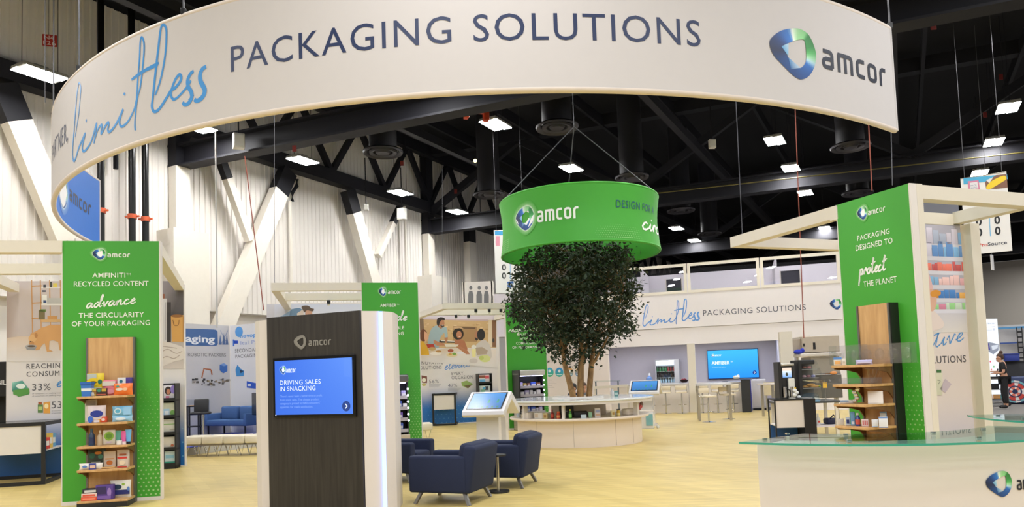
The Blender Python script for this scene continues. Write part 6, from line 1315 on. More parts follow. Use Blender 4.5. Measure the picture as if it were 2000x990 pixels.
s5.tub(171, 22, 28, (58, 120, 206), (40, 96, 176), f'square blue tub at the left end of the top shelf {L_}')
s5.box('carton', 199, 18, 15, .05, (62, 44, 40), f'small dark carton with green spot on the top shelf {L_}', 'carton', (('e', .3, .7, .2, .2, (60, 140, 110)), (.55, .55, 1, .95, (196, 160, 60)), (.05, .1, .95, .25, (180, 90, 70))))
s5.pouch('candy_pouch', 187, 14, 14, (214, 180, 70), f'little yellow candy pouch beside the blue tub {L_}', prints=((.2, .3, .8, .7, (150, 110, 50)),), dep=.04)
s5.box('jar_sample', 181, 8, 8, .05, (206, 204, 196), f'small clear cube jar in front of the blue tub {L_}', 'jar', (), bev=.012)
s5b.pouch('candy_pouch', 214, 27, 30, (226, 130, 140), f'pink and white candy pouch in the middle of the top shelf {L_}', prints=((.08, .62, .92, .92, (224, 216, 200)), ('e', .55, .25, .3, .15, (236, 160, 170))), dep=.06)
s5b.box('carton', 245, 25, 34, .06, (66, 40, 130), f'purple and white carton at the back right of the top shelf {L_}', 'carton', ((0, .6, .58, 1, (226, 228, 232)), ('e', .25, .78, .12, .1, (40, 110, 130))))
s5.pouch('wipes_pack', 241, 34, 23, (236, 122, 52), f'rounded orange pack at the right end of the top shelf {L_}', 'pack', (('e', .35, .5, .2, .12, (226, 214, 200)), ('e', .65, .5, .12, .14, (240, 190, 150)), ('e', .27, .75, .08, .08, (60, 150, 140))), dep=.09)
s4b, s4 = Shelf(PL1, 1.121, -.17), Shelf(PL1, 1.121, -.31)
s4b.box('magazine_pouch', 178, 21, 44, .02, (200, 192, 182), f'tall patterned pouch standing left on the fourth shelf {L_}', 'pouch', ((.1, .75, .9, .97, (150, 140, 136)), (.05, .05, .3, .7, (226, 222, 216))))
s4.pouch('tissue_pack', 189, 33, 33, (226, 214, 222), f'white tissue pack with big blue oval on the fourth shelf {L_}', 'pack', (('e', .55, .52, .34, .2, (40, 56, 150)), ('e', .22, .2, .14, .2, (60, 110, 210)), (.4, .02, .7, .14, (226, 222, 230))), dep=.08)
s4.box('soap_box', 200, 17, 11, .05, (214, 80, 50), f'small red and orange box in front of the white tissue pack {L_}', 'box', ((0, 0, .35, 1, (236, 170, 60)), ('e', .65, .5, .2, .25, (240, 210, 200))))
s4.pouch('wipes_pack', 239, 37, 11, (150, 200, 230), f'flat pale blue wipes pack lying on the fourth shelf {L_}', 'pack', (('e', .45, .5, .25, .25, (224, 234, 240)),), dep=.07)
s4.pouch('wipes_pack', 239, 36, 19, (120, 186, 226), f'light blue wipes pack stacked upper on the fourth shelf {L_}', 'pack', (('e', .32, .5, .18, .3, (206, 226, 236)), ('e', .32, .5, .12, .2, (90, 170, 206)), (.6, .1, .95, .9, (150, 200, 240))), dep=.07, dz=11/s4.k)
s3 = Shelf(PL1, .816, -.29)
s3.bottle(179, 11, 33, (52, 74, 100), (60, 90, 110), f'dark blue bottle at the left of the middle shelf {L_}', labc=(40, 56, 96))
s3.bottle(195.5, 10, 29, (190, 170, 140), (214, 206, 190), f'clear pump bottle second from left on the middle shelf {L_}', neck=.35)
s3.box('soap_pouch', 214, 22, 29, .04, (206, 200, 186), f'white stand-up pouch with green circle on the middle shelf {L_}', 'pouch', (('e', .5, .58, .38, .3, (130, 170, 60)), ('e', .5, .58, .25, .18, (96, 140, 50)), (.3, .12, .7, .2, (200, 180, 200))), bev=.012)
s3.tube(231.5, 11, 27, (90, 160, 140), (40, 44, 46), f'teal cream tube on the middle shelf {L_}'); s3.tube(241.5, 11, 25, (226, 100, 160), (230, 226, 226), f'pink cream tube on the middle shelf {L_}'); s3.tube(251, 11, 28, (110, 176, 226), (26, 30, 40), f'light blue cream tube at the right of the middle shelf {L_}')
s3f = Shelf(PL1, .816, -.36); s3f.bottle(233, 10, 8, (230, 226, 222), (226, 222, 220), f'low white cream jar in front of the teal tube {L_}', 'jar', 'jar', .95); s3f.bottle(242.5, 7, 5.5, (236, 216, 222), (236, 226, 230), f'tiny white jar in front of the pink tube {L_}', 'jar', 'jar', .95)
s2b, s2 = Shelf(PL1, .506, -.17), Shelf(PL1, .506, -.34)
s2b.pouch('coffee_pouch', 189, 32, 36, (56, 66, 58), f'dark green pouch with orange spots on the second shelf {L_}', prints=(('e', .3, .66, .17, .15, (40, 100, 80)), ('e', .62, .8, .2, .08, (206, 130, 50)), ('e', .75, .6, .14, .12, (70, 130, 110)), (.25, .12, .75, .34, (150, 150, 140))), dep=.06)
s2.pouch('roll_pack', 178, 42, 12, (232, 228, 224), f'white roll pack with blue label lying on the second shelf {L_}', 'pack', ((.45, .0, .75, 1, (60, 66, 150)), ('e', .28, .5, .1, .2, (90, 130, 200)), (.5, .2, .72, .7, (226, 190, 170))), dep=.08)
s2b.box('carton', 215, 21, 31, .04, (230, 214, 198), f'white carton with orange fruit in the middle of the second shelf {L_}', 'carton', (('e', .5, .28, .26, .15, (222, 130, 60)), (.15, .48, .85, .56, (226, 170, 110))))
s2b.box('carton', 241, 21, 33, .04, (222, 206, 196), f'pale carton at the back right of the second shelf {L_}', 'carton', ((.2, .65, .8, .75, (196, 110, 70)),))
s2.pouch('nut_pouch', 240, 19, 22, (206, 190, 176), f'clear pouch with red top on the right of the second shelf {L_}', prints=((.05, .8, .95, .97, (200, 52, 46)), ('e', .5, .45, .26, .2, (226, 206, 180)), (.05, .03, .95, .14, (190, 60, 50))), dep=.05)
s2.pouch('flat_pouch', 211, 26, 3, (214, 170, 110), f'flat orange sachet lying at the front of the second shelf {L_}', 'sachet', dep=.07)
s1 = Shelf(PL1, .10, -.33); s1b = Shelf(PL1, .10, -.22)
s1.box('carton', 176.5, 27, 7, .12, (226, 84, 54), f'red carton lowest in the left stack on the bottom shelf {L_}', 'carton', ((.1, .25, .9, .75, (240, 140, 110)),))
s1.box('carton', 177, 27, 7, .12, (230, 200, 190), f'white and red carton, middle of stack on the bottom shelf {L_}', 'carton', ((.1, .2, .9, .7, (222, 90, 70)),), dz=7.2/s1.k)
s1.box('carton', 178, 25, 8, .12, (44, 46, 56), f'dark carton topmost of the left stack on the bottom shelf {L_}', 'carton', ((.15, .2, .95, .75, (206, 204, 206)),), dz=14.4/s1.k)
s1.box('carton', 206, 30, 28, .1, (84, 58, 140), f'purple box in the middle of the bottom shelf {L_}', 'box', ((.05, .4, .62, .9, (52, 40, 92)), ('e', .8, .5, .12, .3, (150, 120, 190)), (.1, .06, .9, .28, (120, 90, 170)), ('t', 'finesse', .12, .56, .6, (200, 190, 220))))
s1b.pouch('tissue_pack', 236, 37, 33, (228, 228, 222), f'large white pack with navy stripe on the bottom shelf {L_}', 'pack', ((.02, .18, .98, .45, (34, 44, 116)), ('e', .4, .62, .2, .15, (30, 60, 90)), ('e', .68, .78, .08, .07, (150, 190, 80)), ('e', .92, .5, .07, .12, (90, 130, 200))), dep=.1)
# right hand unit: medical packs
RZ_ = 'of the right unit'
CLR = glass_mat('clear_plastic', (251, 251, 252), .1, .03)
def clear_tray(sh, px, w_, h_, dep, lab, nm='clear_tray'):
    W_, H_ = sh.dimsw(w_, h_); t = thing(nm, lab, 'tray', sh.at(px), sh.PL.rot); m = MB(); n = 5
    m.box(-W_/2, W_/2, -dep/2, dep/2, 0, .008, bev=.002)
    m.build('base', CLR, t); m = MB()
    for a, b, c, d in ((-W_/2, W_/2, -dep/2, -dep/2+.006), (-W_/2, W_/2, dep/2-.006, dep/2), (-W_/2, -W_/2+.006, -dep/2, dep/2), (W_/2-.006, W_/2, -dep/2, dep/2)): m.box(a, b, c, d, .008, H_)
    m.build('wall', CLR, t); m = MB()
    for i in range(n): m.sph((-W_/2+(i+.5)*W_/n, 0, H_*.5), min(H_*.3, W_/n*.42), sc=(1, .3, 1), n=8)
    m.build('moulded_cell', CLR, t, smooth=60); return t
t5, t5b = Shelf(PL4, 1.531, -.47), Shelf(PL4, 1.531, -.23)
t5.box('medicine_box', 1634, 15, 16, .06, (226, 222, 214), f'orange-labelled medicine box with blue lid on the top shelf {RZ_}', 'box', ((.15, .15, .85, .55, (236, 180, 110)), (0, .72, 1, 1, (90, 140, 206)))); t5.box('pill_box', 1645, 7, 13, .05, (224, 218, 206), f'cream pill box beside the blue-lidded box {RZ_}', 'box', ((.2, .3, .8, .6, (200, 190, 170)),))
clear_tray(t5b, 1654, 28, 40, .12, f'tall clear blister sheet at the left of the top shelf {RZ_}', 'blister_pack'); clear_tray(t5b, 1709, 52, 38, .1, f'wide clear plastic blister tray at the right of the top shelf {RZ_}', 'blister_pack')
t5.pouch('sachet_strip', 1680, 30, 9, (176, 170, 206), f'lilac sachets lying on the top shelf {RZ_}', 'sachets', ((.1, .3, .9, .6, (206, 200, 226)),), dep=.08)
t4 = Shelf(PL4, 1.301, -.42); clear_tray(t4, 1654, 46, 12, .14, f'low clear plastic tray on the second shelf {RZ_}')
tt = thing('clear_sticks', f'bundle of clear plastic sticks on the second shelf {RZ_}', 'sticks', t4.at(1690), PL4.rot)
for i in range(9): MB().tube([(-.06+.015*i, 0, 0), (-.06+.015*i+rnd.uniform(-.04, .12), rnd.uniform(-.05, .05), .16+rnd.random()*.04)], .003, 5).build('stick', CLR, tt)
t3 = Shelf(PL4, 1.066, -.42); t3.box('flat_box', 1648, 26, 6, .1, (222, 218, 216), f'flat white box with blue lid on the third shelf {RZ_}', 'box', ((.0, .6, .6, 1, (90, 150, 206)),))
tt = thing('foil_pack', f'crinkled silver foil pack on the third shelf {RZ_}', 'pack', t3.at(1663), PL4.rot); m = MB()
for i in range(5): m.sph((rnd.uniform(-.03, .03), 0, .03+.035*i), .035, sc=(1, .5, .8), n=6)
m.build('foil', mat('foil', (222, 224, 222), .15, .9), tt)
tt = thing('brochure_stand', f'white booklet leaning on a clear stand on the third shelf {RZ_}', 'booklet', t3.at(1692), PL4.rot+.72); W_, H_ = t3.dims(26, 26); M = Matrix.Rotation(-.45, 4, 'X'); MB().box(-W_/2, W_/2, -.006, .006, 0, H_, M=M).build('booklet', mat('booklet_white', (226, 216, 206), .5), tt); MB().box(-W_/2, W_/2, -.06, -.0, 0, .02).build('tray', CLR, tt); MB().tube([(W_*.3, .0, .0), (W_*.45, .1, .11), (W_*.5, .12, 0)], .005, 5).build('prop', CLR, tt)
t2 = Shelf(PL4, .801, -.47)
for px, w_, h_, col, lab, pr in ((1635, 12, 12, (214, 206, 196), 'grey white box at the left end', ()), (1647, 8, 16, (200, 210, 226), 'small white and navy box', ((.2, .2, .8, .7, (40, 50, 110)),)), (1655, 8, 27, (110, 160, 206), 'tall light blue box', ((.2, .1, .8, .3, (220, 230, 240)),)), (1673, 12, 14, (226, 206, 206), 'white box with red dots', ((.15, .2, .35, .8, (206, 110, 110)), (.45, .2, .65, .8, (206, 110, 110)), (.75, .2, .9, .8, (206, 110, 110)))), (1687, 11, 14, (222, 224, 230), 'low white carton with blue edge', ((0, 0, 1, .1, (110, 150, 206)),)), (1698, 15, 20, (226, 228, 234), 'white carton with blue frame', ((0, .88, 1, 1, (100, 140, 206)), (0, 0, 1, .06, (100, 140, 206)))), (1704, 12, 26, (220, 226, 234), 'tall white carton at the back', ((0, .9, 1, 1, (110, 150, 206)), (.85, 0, 1, 1, (130, 170, 220))))):
    sh = t2 if '14' else t2; (Shelf(PL4, .801, -.2) if 'back' in lab else t2).box('medicine_box', px, w_, h_, .05, col, f'{lab} on the lowest full shelf {RZ_}', 'box', pr)
t2.bottle(1662.5, 9, 25, (40, 60, 140), (226, 226, 230), f'navy bottle with white cap on the lowest full shelf {RZ_}', labc=(210, 90, 80))
# ------------------------------------------------------------------ open fridge cases beside the green panels
def fridge_case(loc, rz, w_, lab, tall, palette, lit):
    t = thing('chiller_case', lab, 'display case', loc, rz, 'open chiller cases'); D_ = .55
    MB().box(-w_/2, w_/2, D_-.04, D_, 0, tall).box(-w_/2, -w_/2+.04, 0, D_, 0, tall).box(w_/2-.03, w_/2, .2, D_, 0, tall).build('shell', mat('case_black', (28, 28, 32), .4), t)
    MB().box(-w_/2, w_/2, .02, D_, tall-.16, tall, bev=.03).build('canopy', mat('case_canopy', (120, 120, 122), .25, .6) if not lit else mat('canopy_white', (214, 214, 210), .2, .3), t)
    MB().box(-w_/2, w_/2, 0, D_, 0, .42, bev=.01).build('base', mat('case_base', (196, 184, 166), .35, .3), t)
    MB().box(-w_/2+.06, w_/2-.06, .06, .1, tall-.175, tall-.165).build('tube_light', emat('case_light', (200, 200, 255), 12), t)
    for k in range(4):
        z = .5+k*(tall-.75)/4; sh = MB().box(-w_/2+.04, w_/2-.03, .06+.03*k, D_-.05, z-.02, z).build('shelf', BLACKM, t); MB().box(-w_/2+.04, w_/2-.03, .045+.03*k, .06+.03*k, z-.03, z+.04).build('price_rail', mat('price_rail', (170, 166, 176), .3), sh)
    for k in range(6): MB().sph((w_/2-.015, .12, .7+k*(tall-1.0)/5), .022, n=8).build('led_dot', emat('led_dot', (235, 240, 255), 7), t)
    h_ = (tall-.75)/4
    for k in range(4):
        z = .5+k*h_; x = -w_/2+.09
        while x < w_/2-.12:
            wv = rnd.uniform(.08, .16); hv = h_*rnd.uniform(.45, .75); c = rnd.choice(palette); nm, lb = rnd.choice((('snack_pack', 'pack'), ('snack_box', 'box')))
            m = MB(); q = Matrix.Translation(Vector(loc)) @ Matrix.Rotation(rz, 4, 'Z') @ Vector((x+wv/2, .22+.02*k, z+.002))
            m.box(-wv/2+.004, wv/2-.004, -.05, .05, 0, hv, bev=.015); m.box(-wv/2+.015, wv/2-.015, -.052, -.045, hv*.25, hv*.6, mi=1)
            tag(m.build(nm, [mat('pack_%d_%d_%d' % c[1], c[1], .4), mat('pack_226_222_220', (226, 222, 220), .4)], smooth=50, loc=q, rot=rz), f'{c[0]} {lb} on the {("lowest", "second", "third", "top")[k]} shelf of the {lab.split(" chiller")[0].split("open ")[-1]} chiller case', 'package', f'{c[0]} packs on the {("lowest", "second", "third", "top")[k]} shelf of the {lab.split(" chiller")[0].split("open ")[-1]} chiller case'); x += wv+.01
    return t
PAL = [('pink', (206, 70, 130)), ('lilac', (190, 180, 226)), ('blue', (70, 100, 200)), ('white', (224, 220, 226)), ('orange', (226, 130, 60)), ('purple', (120, 90, 180))]
q = PL2.shifted(-.6); sfr = q.uv(800, 800)[0]; ww = 1.0; p = q.pt(sfr-ww/2, 0); fridge_case((p.x, p.y, 0), PL2.rot, ww, 'open dark chiller case against the panel behind the kiosk', q.uv(800, 731)[1], PAL, False)
q = PL3.shifted(-.62); sa, sb_ = q.uv(1014, 760)[0], q.uv(1067, 760)[0]; ww = sb_-sa; p = q.pt((sa+sb_)/2, 0); fridge_case((p.x, p.y, 0), PL3.rot, ww, 'open silver-topped chiller case against the panel left of the tree', q.uv(1040, 722)[1], PAL[1:4]+[('yellow', (206, 176, 60)), ('brown', (130, 84, 60))], True)
# ------------------------------------------------------------------ black leaflet racks
def rack(loc, rz, w_, zs, top, lab, items, bottom=0.0):
    t = thing('leaflet_rack', lab, 'rack', loc, rz, 'black leaflet racks'); D_ = .3
    for a in (-w_/2, w_/2-.02): MB().box(a, a+.02, 0, D_, bottom, top).build('side', BLACKM, t)
    MB().box(-w_/2, w_/2, D_-.02, D_, bottom, top).build('back', mat('rack_back', (64, 62, 66), .5), t); MB().box(-w_/2, w_/2, .0, D_, bottom, bottom+.08).build('base', BLACKM, t)
    for z in zs: MB().box(-w_/2, w_/2, 0, D_, z-.025, z).box(-w_/2, w_/2, -.005, .012, z-.025, z+.03).build('shelf', BLACKM, t)
    for i, (k, x, w2, h2, col, pr, lb) in enumerate(items):
        q = Matrix.Translation(Vector(loc)) @ Matrix.Rotation(rz, 4, 'Z') @ Vector((x, .1, zs[k]+.002)); o = thing('package' if 'box' in lb or 'pack' in lb else 'leaflet', lb, 'package' if 'box' in lb or 'pack' in lb else 'leaflet', q, rz)
        MB().box(-w2/2, w2/2, -.03, .03, 0, h2, bev=.006).build('body', mat('pack_%d_%d_%d' % col, col, .45), o, smooth=50)
        P = Print()
        for j, p in enumerate(pr): (P.ell((p[1]-.5)*w2, p[2]*h2, p[3]*w2, p[4]*h2, p[5], j+1) if p[0] == 'e' else P.rect((p[0]-.5)*w2, p[1]*h2, (p[2]-.5)*w2, p[3]*h2, p[4], j+1))
        if pr: P.build('print', o, lambda x_, y, o_: (x_, -.03-o_+.002, y), PRN)
    return t
qR = PLB1.shifted(-.35); a_, b_ = qR.uv(306, 830)[0], qR.uv(343, 830)[0]; w_ = b_-a_; zs = [qR.uv(335, y)[1] for y in (907, 876, 846, 813, 780)]; p = qR.pt((a_+b_)/2, 0); o_ = w_*.12
LR = 'in the left black rack'
rack((p.x, p.y, 0), PLB1.rot, w_, zs, qR.uv(343, 748)[1], 'black leaflet rack with packs right of the left green panel', [
    (4, o_, w_*.62, .27, (222, 216, 222), (('e', .4, .62, .3, .3, (60, 44, 50)), ('e', .42, .55, .16, .2, (196, 130, 100)), ('e', .85, .7, .25, .3, (150, 130, 210)), (.2, .02, .5, .25, (206, 120, 150))), f'picture box with a dark-haired person, top shelf {LR}'),
    (3, o_, w_*.66, .26, (206, 206, 186), ((.0, .0, .5, .55, (160, 196, 230)), ('e', .75, .25, .2, .2, (120, 170, 90)), (.1, .1, .45, .4, (226, 232, 240))), f'pale green pack on the fourth shelf {LR}'),
    (2, o_, w_*.68, .27, (226, 222, 212), ((.05, .6, .95, .66, (150, 190, 120)), (.5, .2, .9, .3, (200, 190, 170))), f'white carton box with green line on the third shelf {LR}'),
    (1, o_, w_*.68, .22, (230, 220, 206), (('e', .7, .25, .12, .12, (206, 110, 70)), (.5, .15, .8, .2, (206, 150, 110))), f'white box with orange print on the second shelf {LR}'),
    (0, o_, w_*.56, .25, (214, 230, 230), ((0, 0, 1, .2, (70, 170, 140)), (.1, .45, .9, .7, (150, 200, 220))), f'white and teal tissue pack on the bottom shelf {LR}')], bottom=0.0)
qR = PLB3.shifted(-.35); a_, b_ = qR.uv(935, 760)[0], qR.uv(962, 760)[0]; w_ = b_-a_; zs = [qR.uv(950, y)[1] for y in (824, 806, 786, 768, 747)]; p = qR.pt((a_+b_)/2, 0)
LR = 'in the back black rack'
rack((p.x, p.y, 0), PLB3.rot, w_, zs, qR.uv(950, 729)[1], 'black leaflet rack against the family picture wall', [
    (4, -.02, w_*.8, .26, (214, 206, 206), ((.1, .1, .6, .45, (110, 180, 220)), (.0, .6, .6, .95, (140, 80, 60)), (.6, .5, .95, .9, (206, 80, 90))), f'colourful box on the top shelf {LR}'), (3, -.0, w_*.8, .26, (206, 214, 220), ((.5, .4, .8, .9, (60, 60, 80)), (.1, .1, .5, .5, (130, 180, 150)), (.3, .5, .55, .8, (90, 170, 220))), f'blue and white box on the fourth shelf {LR}'),
    (2, 0, w_*.8, .22, (206, 200, 196), ((.2, .2, .8, .6, (120, 150, 190)),), f'grey box on the middle shelf {LR}'), (1, 0, w_*.8, .2, (214, 206, 196), ((.2, .2, .8, .6, (190, 140, 100)),), f'beige box on the second shelf {LR}'), (0, 0, w_*.8, .2, (222, 214, 206), ((.5, .2, .8, .6, (206, 110, 60)),), f'white and orange box on the bottom shelf {LR}')])
# ------------------------------------------------------------------ black framed display tables
def display_table(corner, rz, w_, d_, lab, hgt=1.05, goods=(), mirror=1, b=.06):
    """corner: near corner on the floor; the white front panel runs w_ along local +x * mirror, the depth d_ along +y"""
    t = thing('display_table', lab, 'table', corner, rz, 'black framed display tables'); x0, x1 = (0, w_) if mirror > 0 else (-w_, 0)
    for x in (x0, x1-b):
        for y in (0, d_-b): MB().box(x, x+b, y, y+b, 0, hgt).build('leg', BLACKM, t)
    for z in (0, hgt-b):
        f_ = MB(); f_.box(x0+b, x1-b, 0, b, z, z+b).box(x0+b, x1-b, d_-b, d_, z, z+b).box(x0, x0+b, b, d_-b, z, z+b).box(x1-b, x1, b, d_-b, z, z+b); f_.build('rail', BLACKM, t)
    MB().box(x0+b, x1-b, .015, .035, hgt*.5, hgt-b).build('white_panel', WHITE, t); MB().box(x0+b, x1-b, d_-.045, d_-.025, b, hgt*.52).build('blue_panel', mat('cobalt_panel', (26, 84, 150), .4, var=.1), t)
    MB().box(x0+b, x1-b, .04, d_-.05, hgt*.52, hgt*.54).build('tray', WHITE, t); MB().box(x0+.01, x1-.01, .01, d_-.01, hgt-.008, hgt+.004).build('glass_top', glass_mat('table_glass', (246, 250, 249), 0, .0), t)
    M = Matrix.Translation(Vector(corner)) @ Matrix.Rotation(rz, 4, 'Z')
    for (x, y, w2, h2, col, lb) in goods:
        o = MB().box(-w2/2, w2/2, -.03, .03, 0, h2, bev=.006).box(-w2*.35, w2*.35, -.032, -.028, h2*.3, h2*.7, mi=1).build('package', [mat('pack_%d_%d_%d' % col, col, .45), mat('pack_226_222_220', (226, 222, 220), .4)], smooth=50, loc=M @ Vector((x*mirror, y, hgt*.54+.002)), rot=rz+PI/2*.8); tag(o, lb, 'package')
    return t
pa_, pb_ = G(88, 946), G(0, 952); r_ = math.atan2(pa_.y-pb_.y, pa_.x-pb_.x)
display_table((pa_.x, pa_.y, 0), r_, 1.25, 1.25, 'black framed display table with a white front panel at the left edge', goods=((.1, .35, .16, .2, (206, 70, 60), 'red pack in the left display table, nearest'), (.12, .6, .14, .26, (226, 190, 90), 'yellow pack in the left display table'), (.15, .85, .16, .24, (110, 170, 210), 'light blue pack in the left display table'), (.35, .7, .16, .2, (226, 140, 60), 'orange pack in the left display table, farther in')), mirror=-1)
pa_, pb_ = G(845, 832), G(886, 830.5); r_ = math.atan2(pb_.y-pa_.y, pb_.x-pa_.x)
display_table((pa_.x, pa_.y, 0), r_, .78, .9, 'black framed display table with white panel before the family picture wall', goods=((.12, .3, .14, .2, (60, 110, 190), 'blue pack in the display table by the family picture'), (.15, .55, .14, .22, (206, 120, 60), 'orange pack in the display table by the family picture'), (.2, .75, .14, .2, (226, 214, 120), 'pale yellow pack in the display table by the family picture')))
g = Dp(1518, 820, 12.4); g2 = G(1518, 884); pz = Vector((g.x, 12.4, 0)); xx = display_table((Dp(1574, 820, 12.3).x, 12.3, 0), -.16, .5, .62, 'black framed display table with white panel in front of the serving counter', .98, mirror=-1, b=.022); MB().box(.0, .17, .0, .6, .0, .98).build('side_panel', BLACKM, xx)
# ------------------------------------------------------------------ bench, sofa, stool, monitor in the neighbours' booth
p0, p1 = G(352, 893), G(520, 889); r_ = math.atan2(p1.y-p0.y, p1.x-p0.x); Lb = (p1-p0).length/2
for i, lab in enumerate(('long cream bench with hairpin legs at the left in front of the blue platform', 'long cream bench with hairpin legs half hidden by the kiosk')):
    t = thing('bench', lab, 'bench', p0+(p1-p0)*(i*.5), r_, 'cream benches'); 
    for k in range(2): MB().box(.01+k*Lb/2, Lb/2*(k+1)-.005, -.02, .5, .27, .45, bev=.03).build('cushion', mat('bench_vinyl', (228, 219, 198), .45), t, smooth=50)
    MB().box(.02, Lb-.02, 0, .48, .24, .27).build('frame', mat('bench_frame', (150, 140, 124), .4, .5), t)
    for a in (.12, Lb/2-.1, Lb/2+.1, Lb-.12):
        for y in (.04, .44): MB().tube([(a-.07, y, .24), (a, y, .0), (a+.07, y, .24)], .009, 6).build('leg', CHROME, t, smooth=60)
p0 = Dp(822, 855, 16.6); t = thing('bench', 'short white bench end beside the green panel behind the kiosk', 'bench', (p0.x-.9, 17.6, 0), PL2.rot, 'cream benches'); x1 = Dp(847, 820, 17.8).x-p0.x+.9; MB().box(0, x1, 0, .5, .27, .45, bev=.03).build('cushion', mat('bench_vinyl', (228, 219, 198), .45), t, smooth=50)
for a in (.2, x1-.12): MB().tube([(a-.07, .05, .27), (a, .05, 0), (a+.07, .05, .27)], .009, 6).build('leg', CHROME, t, smooth=60)
BLS = mat('blue_fabric_sofa', (72, 106, 156), .85, var=.08, vscale=30)
sp = PB.pt(-.35, .186, -1.05); t = thing('sofa', 'blue two-seat sofa with slim legs in the neighbouring booth', 'sofa', PB.pt(.2, .186, -1.0), PB.rot)
sw = 1.5
MB().box(.0, sw, 0, .62, .26, .42, bev=.03).build('seat', BLS, t, smooth=50)
for k in range(2): MB().box(.04+k*sw/2, sw/2*(k+1)-.04, .46, .64, .40, .78, bev=.05).build('back_cushion', BLS, t, smooth=50)
MB().box(-.08, .02, 0, .66, .26, .6, bev=.03).build('arm', BLS, t, smooth=50); MB().box(sw-.02, sw+.08, 0, .66, .26, .6, bev=.03).build('arm', BLS, t, smooth=50)
for a in (.0, sw-.02):
    for y in (.04, .58): MB().box(a, a+.035, y, y+.035, 0, .27).build('leg', BLACKM, t)
q = PB.uv(490, 800)[0]; t = thing('monitor', 'black monitor on a stand at the right of the blue sofa', 'monitor', (Dp(497, 800, 19.3).x, 19.3, .186), PB.rot-.5); MB().box(-.3, .3, 0, .05, .55, 1.15, bev=.01).build('screen', mat('glossy_black', (10, 10, 12), .2), t); MB().box(-.04, .04, .05, .09, 0, .8).box(-.2, .2, -.1, .2, 0, .02).build('stand', BLACKM, t)
dS = 18.6; b0 = Dp(392, 800, dS); t = thing('draughting_stool', 'tall black stool with shiny post on the blue platform', 'stool', (b0.x, dS, .186), .3)
zs_ = Dp(392, 807, dS).z-.186; MB().box(-.24, .24, -.22, .22, zs_-.03, zs_+.03, bev=.025).build('seat', mat('black_leather', (24, 24, 26), .5), t, smooth=50); MB().box(-.2, .16, .14, .2, zs_+.05, zs_+.42, bev=.03, M=Matrix.Rotation(-.2, 4, 'X')).build('backrest', mat('black_leather', (24, 24, 26), .5), t, smooth=50); MB().cyl((0.05, 0, 0.02), (.05, 0, zs_), .025, n=12).build('post', CHROME, t, smooth=40); MB().lathe([(0, 0), (.22, 0), (.2, .02), (0, .03)], c=(.05, 0, 0), n=24).build('base', CHROME, t, smooth=40)
b0 = Dp(366, 800, dS); t = thing('black_rack', 'black slim bar table beside the tall black stool', 'table', (b0.x-.1, dS+.6, .186), .2); zt_ = Dp(372, 796, dS).z-.186
for a in (-.14, .14):
    for b in (-.12, .12): MB().box(a-.02, a+.02, b-.02, b+.02, 0, zt_).build('leg', BLACKM, t)
MB().box(-.2, .2, -.2, .2, zt_, zt_+.03).build('top', BLACKM, t); MB().box(-.17, .17, -.15, .15, .3, .33).build('shelf', BLACKM, t)
tag(MB().box(-.14, .14, -.1, .1, 0, .015).build('leaflet_stack', mat('tan_paper', (196, 160, 120), .6), loc=(b0.x-.08, dS+.6, .186+zt_+.031), rot=.3), 'tan papers lying on the slim black bar table', 'papers')
# black display unit of another booth at the far left edge
b0 = Dp(6, 800, 15.5); t = thing('black_cabinet', 'black cabinet with white letters and wire shelf at the far left edge', 'cabinet', (b0.x-.6, 15.5, 0), .1); zt_ = Dp(6, 706, 15.5).z
MB().box(0, 1.2, 0, .4, zt_-.75, zt_).build('header', mat('black_cab', (20, 20, 22), .4), t); MB().box(0, .04, 0, .4, 0, zt_).box(1.16, 1.2, 0, .4, 0, zt_).box(0, 1.2, .36, .4, 0, zt_).build('body', BLACKM, t)
for z in (.3, .62): MB().box(.04, 1.16, .02, .36, z, z+.02).build('shelf', STEEL, t)
P = Print(); P.text('ABILITY', .34, .84, zt_-.5, .1, (230, 230, 230)); P.build('lettering', t, flat, PRN)
for i, (x, c, lab) in enumerate(((.5, (214, 214, 214), 'white bottle on the black cabinet shelf at the far left, left one'), (.6, (222, 220, 214), 'white bottle on the black cabinet shelf at the far left, right one'))):
    M = Matrix.Translation((b0.x-.6, 15.5, 0)) @ Matrix.Rotation(.1, 4, 'Z'); tag(MB().lathe([(0, 0), (.04, 0), (.04, .14), (.018, .18), (.018, .22), (0, .22)], n=12).build('bottle', mat('milk_white', (220, 220, 216), .35), smooth=50, loc=M @ Vector((x, .15, .641))), lab, 'bottle')
